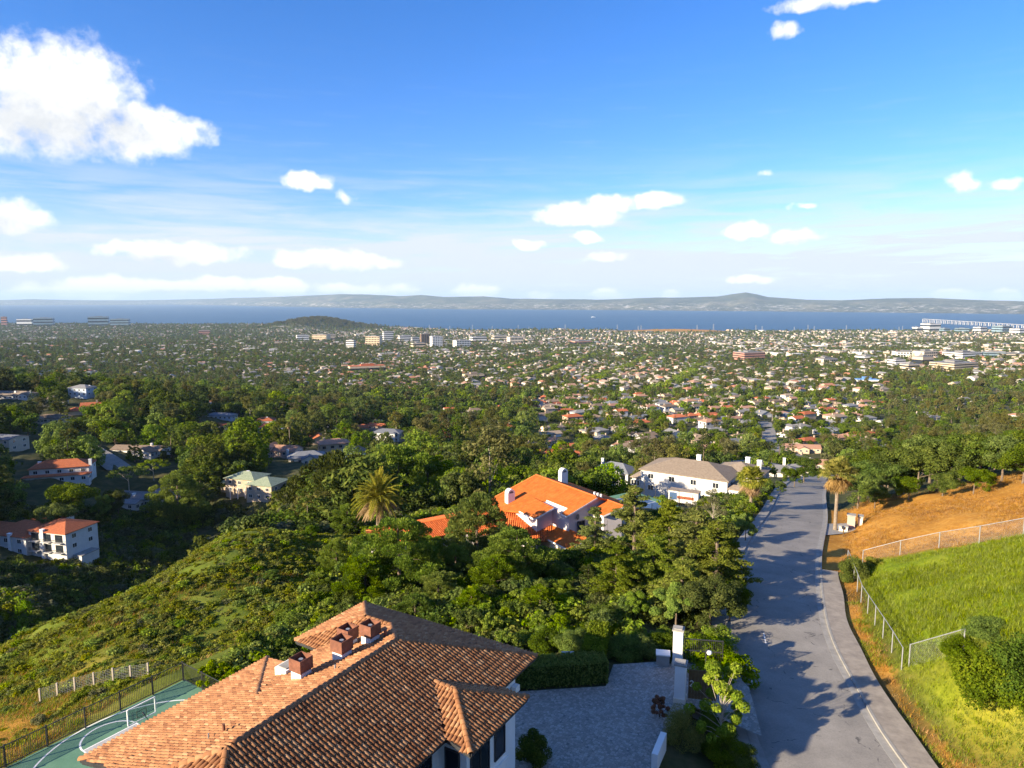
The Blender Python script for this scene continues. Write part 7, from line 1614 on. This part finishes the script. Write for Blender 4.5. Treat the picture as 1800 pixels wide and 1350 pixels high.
    # wooded knoll by the shore
    n = 1500; kn = bear(560, 5700, 0); x = kn[0] + R.normal(size=n) * 190; y = kn[1] + R.normal(size=n) * 170; z = terr(x, y); ok = z > -232; x, y, z = x[ok], y[ok], z[ok]; n = len(x)
    pts.append(np.stack([x, y, z + CZ - .3], -1)); rot.append(R.uniform(0, 6.28, n)); sc.append(R.uniform(1.2, 1.9, n)); kk.append(R.choice([2, 3, 6, 7], n))
    scatter('distant_trees', np.concatenate(pts), np.concatenate(rot), np.concatenate(sc), np.concatenate(kk), ms, 'mass of distant street and garden trees over the plain to the bay')
city()

def tower(px, ytop, ybase, wpx, wallm, label, bands=4, style='bands', dep=.7, name='office_building', roofm='roof_grey'):
    x, y, z, d = ground_at(px, ybase)
    ym = 4950. if px > 800 else 5900.
    if y > ym: q_ = ym / y; x, y, d = x * q_, ym, d * q_; z = tz(x, y)
    D_ = y * 1.005; w = wpx * D_ / 1200 * 1.0; zt = at_d(px, ytop, math.hypot(x, y))[2]; h = max(zt - z, 6)
    r = empty(name, (x, y, z + CZ), math.radians(R0.choice([24, 24, 20, -8]))); tag(r, label, 'building', 'taller buildings on the plain')
    wy = w * dep; b = MB(); b.box(-w / 2, w / 2, -wy / 2, wy / 2, -4, h); b.obj('wall', M[wallm], r)
    b = MB(); b.box(-w / 2 + .4, w / 2 - .4, -wy / 2 + .4, wy / 2 - .4, h + .01, h + 1.2); b.box(-w * .18, w * .2, -wy * .2, wy * .2, h + 1.21, h + 4.5); b.obj('roof', M[roofm], r)
    if style == 'bands':
        for k in range(bands):
            zz = h * (k + .55) / bands; b = MB(); b.box(-w / 2 - .3, w / 2 + .3, -wy / 2 - .3, wy / 2 + .3, zz - h / bands * .22, zz + h / bands * .2); b.obj('window_band', M['glass_dark'], r)
    elif style == 'grid':
        cols = max(3, int(w / 7))
        for k in range(bands):
            zz = h * (k + .5) / bands
            for c in range(cols):
                xx = -w / 2 + w * (c + .5) / cols; b = MB(); b.box(xx - w / cols * .3, xx + w / cols * .3, -wy / 2 - .3, -wy / 2 + .5, zz - h / bands * .3, zz + h / bands * .3); b.obj('window', M['glass_dark'], r)
    elif style == 'fins':
        for c in range(bands): xx = -w / 2 + w * (c + .5) / bands; b = MB(); b.box(xx - w / bands * .22, xx + w / bands * .22, -wy / 2 - .4, -wy / 2 + .5, 2, h - 1); b.obj('window', M['glass_dark'], r)
    return r
R0 = random.Random(4)
mottled('wall_brown', (.13, .085, .06), (.18, .12, .085), .1, .8); mottled('wall_pale', (.62, .60, .56), (.70, .68, .64), .1, .9); mottled('wall_sand', (.56, .44, .29), (.64, .51, .35), .1, .9); mottled('wall_rust', (.40, .19, .14), (.48, .24, .18), .1, .9); mottled('wall_glass', (.16, .24, .29), (.22, .31, .36), .05, .4)
def skyline():
    B = [(767, 591, 612, 19, 'stucco_white', 'white tower block right of the brown tower', 7, 'grid'), (747, 587, 606, 15, 'wall_brown', 'dark brown office tower with vertical stripes', 5, 'fins'), (682, 583, 600, 17, 'wall_pale', 'pale square tower at the back of downtown', 5, 'bands'), (658, 591, 609, 25, 'wall_sand', 'sand coloured apartment block left of downtown', 5, 'grid'), (617, 598, 614, 14, 'wall_pale', 'pale slim block left of the sand coloured block', 4, 'bands'),
         (711, 590, 602, 20, 'wall_pale', 'pale block between square tower and brown tower', 3, 'bands'), (730, 593, 603, 13, 'wall_grey', 'small grey block left of the brown tower', 3, 'bands'), (812, 598, 612, 27, 'wall_pale', 'pale office block with dark window grid right of the white tower', 4, 'grid'), (532, 589, 600, 20, 'stucco_white', 'white block at the left of downtown', 3, 'bands'), (565, 588, 600, 26, 'wall_sand', 'tan twin block beside the white block', 4, 'grid'), (584, 588, 599, 12, 'wall_cream', 'narrow cream block right of the tan twin block', 4, 'bands'), (562, 600, 605, 18, 'wall_sand', 'low sand coloured block before the tan twin block', 1, 'bands'),
         (735, 603, 613, 22, 'wall_sand', 'orange brown low block in front of the brown tower', 2, 'bands'), (878, 590, 600, 24, 'wall_cream', 'cream blocks row right of downtown', 2, 'bands'), (905, 592, 604, 24, 'wall_cream', 'cream building with arches right of downtown', 2, 'grid'), (840, 592, 602, 26, 'wall_pale', 'pale low block behind the window grid block', 2, 'bands'), (1020, 599, 606, 34, 'wall_rust', 'long reddish low building in the middle of the plain', 1, 'bands'), (1316, 619, 635, 44, 'wall_rust', 'stepped rust red office building right of centre', 4, 'bands'),
         (645, 643, 655, 62, 'wall_sand', 'school with long red tile roof among trees', 1, 'bands', .3, 'school_building', 'roof_red'), (832, 658, 668, 34, 'wall_sand', 'flat roofed sand coloured hall among trees', 1, 'bands', .6, 'hall', 'roof_tan'), (8, 557, 570, 8, 'wall_rust', 'brown tower at the left edge by the bay', 4, 'bands'), (45, 561, 569, 22, 'stucco_white', 'white low block near the bay at left', 2, 'bands'), (78, 559, 570, 28, 'wall_glass', 'glass block near the bay at left', 3, 'bands'), (174, 557, 570, 30, 'wall_glass', 'dark glass office block standing against the bay', 3, 'bands'), (212, 561, 571, 28, 'wall_glass', 'second glass office block against the bay', 3, 'bands'), (360, 581, 590, 18, 'wall_rust', 'pinkish block among trees at left', 3, 'bands'),
         (1635, 569, 583, 26, 'wall_pale', 'tall pale block near the bridge', 2, 'bands'), (1612, 575, 583, 14, 'stucco_white', 'low white block left of the tall pale block', 1, 'bands'), (1660, 577, 584, 14, 'wall_glass', 'glass block right of the tall pale block', 2, 'bands'), (1690, 577, 585, 18, 'wall_glass', 'blue glass block near the bridge foot', 2, 'bands'), (1722, 575, 585, 18, 'stucco_white', 'white block near the bridge foot', 2, 'bands'), (1760, 573, 586, 26, 'wall_glass', 'wide glass block right of the bridge foot', 3, 'bands'), (1790, 578, 588, 24, 'stucco_white', 'white block at the right edge near the bay', 2, 'bands'),
         (1590, 618, 630, 34, 'stucco_white', 'white apartment block with dark balconies left of the cluster', 3, 'grid'), (1625, 617, 632, 32, 'wall_cream', 'cream apartment block in the right cluster', 3, 'grid'), (1690, 619, 632, 52, 'stucco_white', 'long white office block in the right cluster', 3, 'bands'), (1662, 618, 631, 18, 'wall_rust', 'reddish white block in the right cluster', 3, 'bands'), (1621, 627, 645, 28, 'wall_tan', 'tan square block in front of the right cluster', 1, 'bands'), (1575, 632, 646, 24, 'stucco_white', 'white stepped block in front of the right cluster', 3, 'bands'), (1598, 640, 652, 26, 'wall_cream', 'cream low block in front of the tan square block', 2, 'bands'), (1675, 637, 653, 64, 'wall_sand', 'long cream balcony block right of the tan square block', 4, 'bands'), (1745, 619, 631, 30, 'wall_glass', 'bluish glass block at the right of the cluster', 3, 'bands'), (1778, 622, 631, 36, 'wall_cream', 'greenish cream block near the right edge', 2, 'bands'), (1522, 626, 634, 30, 'stucco_white', 'white low hall left of the right cluster', 1, 'bands'), (1714, 654, 663, 20, 'stucco_white', 'small white house block on the wooded rise at right', 2, 'bands'), (1522, 667, 677, 36, 'stucco_white', 'white building with bright blue roof right of centre', 1, 'bands', .5, 'hall', 'blue_roof'), (1450, 630, 640, 34, 'wall_cream', 'cream apartment block left of the white low hall', 2, 'grid')]
    mottled('blue_roof', (.10, .22, .45), (.14, .28, .52), .2, .6)
    for t in B: tower(t[0], t[1], t[2], t[3], t[4], t[5], t[6], t[7], *(t[8:9] or (.7,)), **({'name': t[9], 'roofm': t[10]} if len(t) > 9 else {}))
    # power pylons along the shore
    k = 0; pos = ['far left of the golden mound', 'left of the golden mound', 'at the right end of the golden mound', 'right of the golden mound', 'near the bridge']
    for px, h in [(754, 10), (790, 8), (830, 10), (865, 8), (911, 10), (930, 7), (994, 11), (1066, 6), (1086, 10), (1123, 7), (1128, 8), (1227, 8), (1256, 11), (1331, 11), (1342, 9), (1399, 8), (1423, 11), (1434, 9), (1491, 10), (1584, 8), (1590, 9)]:
        b = bear(px, 5150, 0); b = b * (5120 / b[1]); x, y = float(b[0]), float(b[1]); z = max(tz(x, y), -238); H = h * y / 1200
        r = empty('power_pylon', (x, y, z + CZ)); w = pos[0 if px < 900 else 1 if px < 1130 else 2 if px < 1300 else 3 if px < 1500 else 4]; k += 1; tag(r, 'grey lattice pylon on the shore, %s from the left' % 'first second third fourth fifth sixth seventh eighth ninth tenth eleventh twelfth thirteenth fourteenth fifteenth sixteenth seventeenth eighteenth nineteenth twentieth last'.split()[k - 1], 'pylon', 'power pylons on the shore')
        m = MB(); s = H * .09
        for sx in (-1, 1):
            for sy in (-1, 1): m.bar((sx * s, sy * s, 0), (sx * s * .18, sy * s * .18, H), .7)
        for q in range(5): f = 1 - .82 * q / 5; f2 = 1 - .82 * (q + 1) / 5; m.bar((-s * f, -s * f, H * q / 5), (s * f2, -s * f2, H * (q + 1) / 5), .5); m.bar((s * f, -s * f, H * q / 5), (-s * f2, -s * f2, H * (q + 1) / 5), .5)
        m.obj('lattice_body', M['galvanised'], r)
        for q in (.72, .84, .95): m = MB(); m.bar((-s * 1.5, 0, H * q), (s * 1.5, 0, H * q), .7); m.obj('cross_arm', M['galvanised'], r)
    # long low bridge over the bay
    A = at_z(1623, 567, -240); E_ = at_z(1816, 577.5, -240)
    r = empty('trestle_bridge', (A[0], A[1], 0)); tag(r, 'long white trestle bridge crossing the bay at right', 'bridge'); a = Vector((0, 0, 38)); e = Vector((E_[0] - A[0], E_[1] - A[1], 26))
    m = MB(); m.bar(a, e, 20, 3); m.obj('deck', M['wall_grey'], r)
    n = 26
    for i in range(n + 1):
        p = a.lerp(e, i / n); m = MB(); q = Vector((p.x, p.y, -2)); dd = (e - a).normalized(); sd = Vector((-dd.y, dd.x, 0))
        for s in (-1, 1): m.bar(q + sd * s * 8, p + sd * s * 8 - Vector((0, 0, 2)), 4)
        m.obj('pier', M['wall_grey'], r)
    # a white ferry on the bay
    p = at_z(1043, 558, -240); r = empty('ferry_boat', (p[0], p[1], 0), .4); tag(r, 'tiny white boat alone on the blue bay', 'boat'); m = MB(); m.add([(-28, -6, 0), (24, -6, 0), (34, 0, 0), (24, 6, 0), (-28, 6, 0), (-29, -7, 5), (26, -7, 5), (40, 0, 6), (26, 7, 5), (-29, 7, 5)], [[0, 1, 6, 5], [1, 2, 7, 6], [2, 3, 8, 7], [3, 4, 9, 8], [4, 0, 5, 9], [5, 6, 7, 8, 9]]); m.obj('hull', M['stucco_white'], r); m = MB(); m.box(-18, 14, -4.5, 4.5, 5.01, 12); m.obj('cabin', M['stucco_white'], r)
skyline()
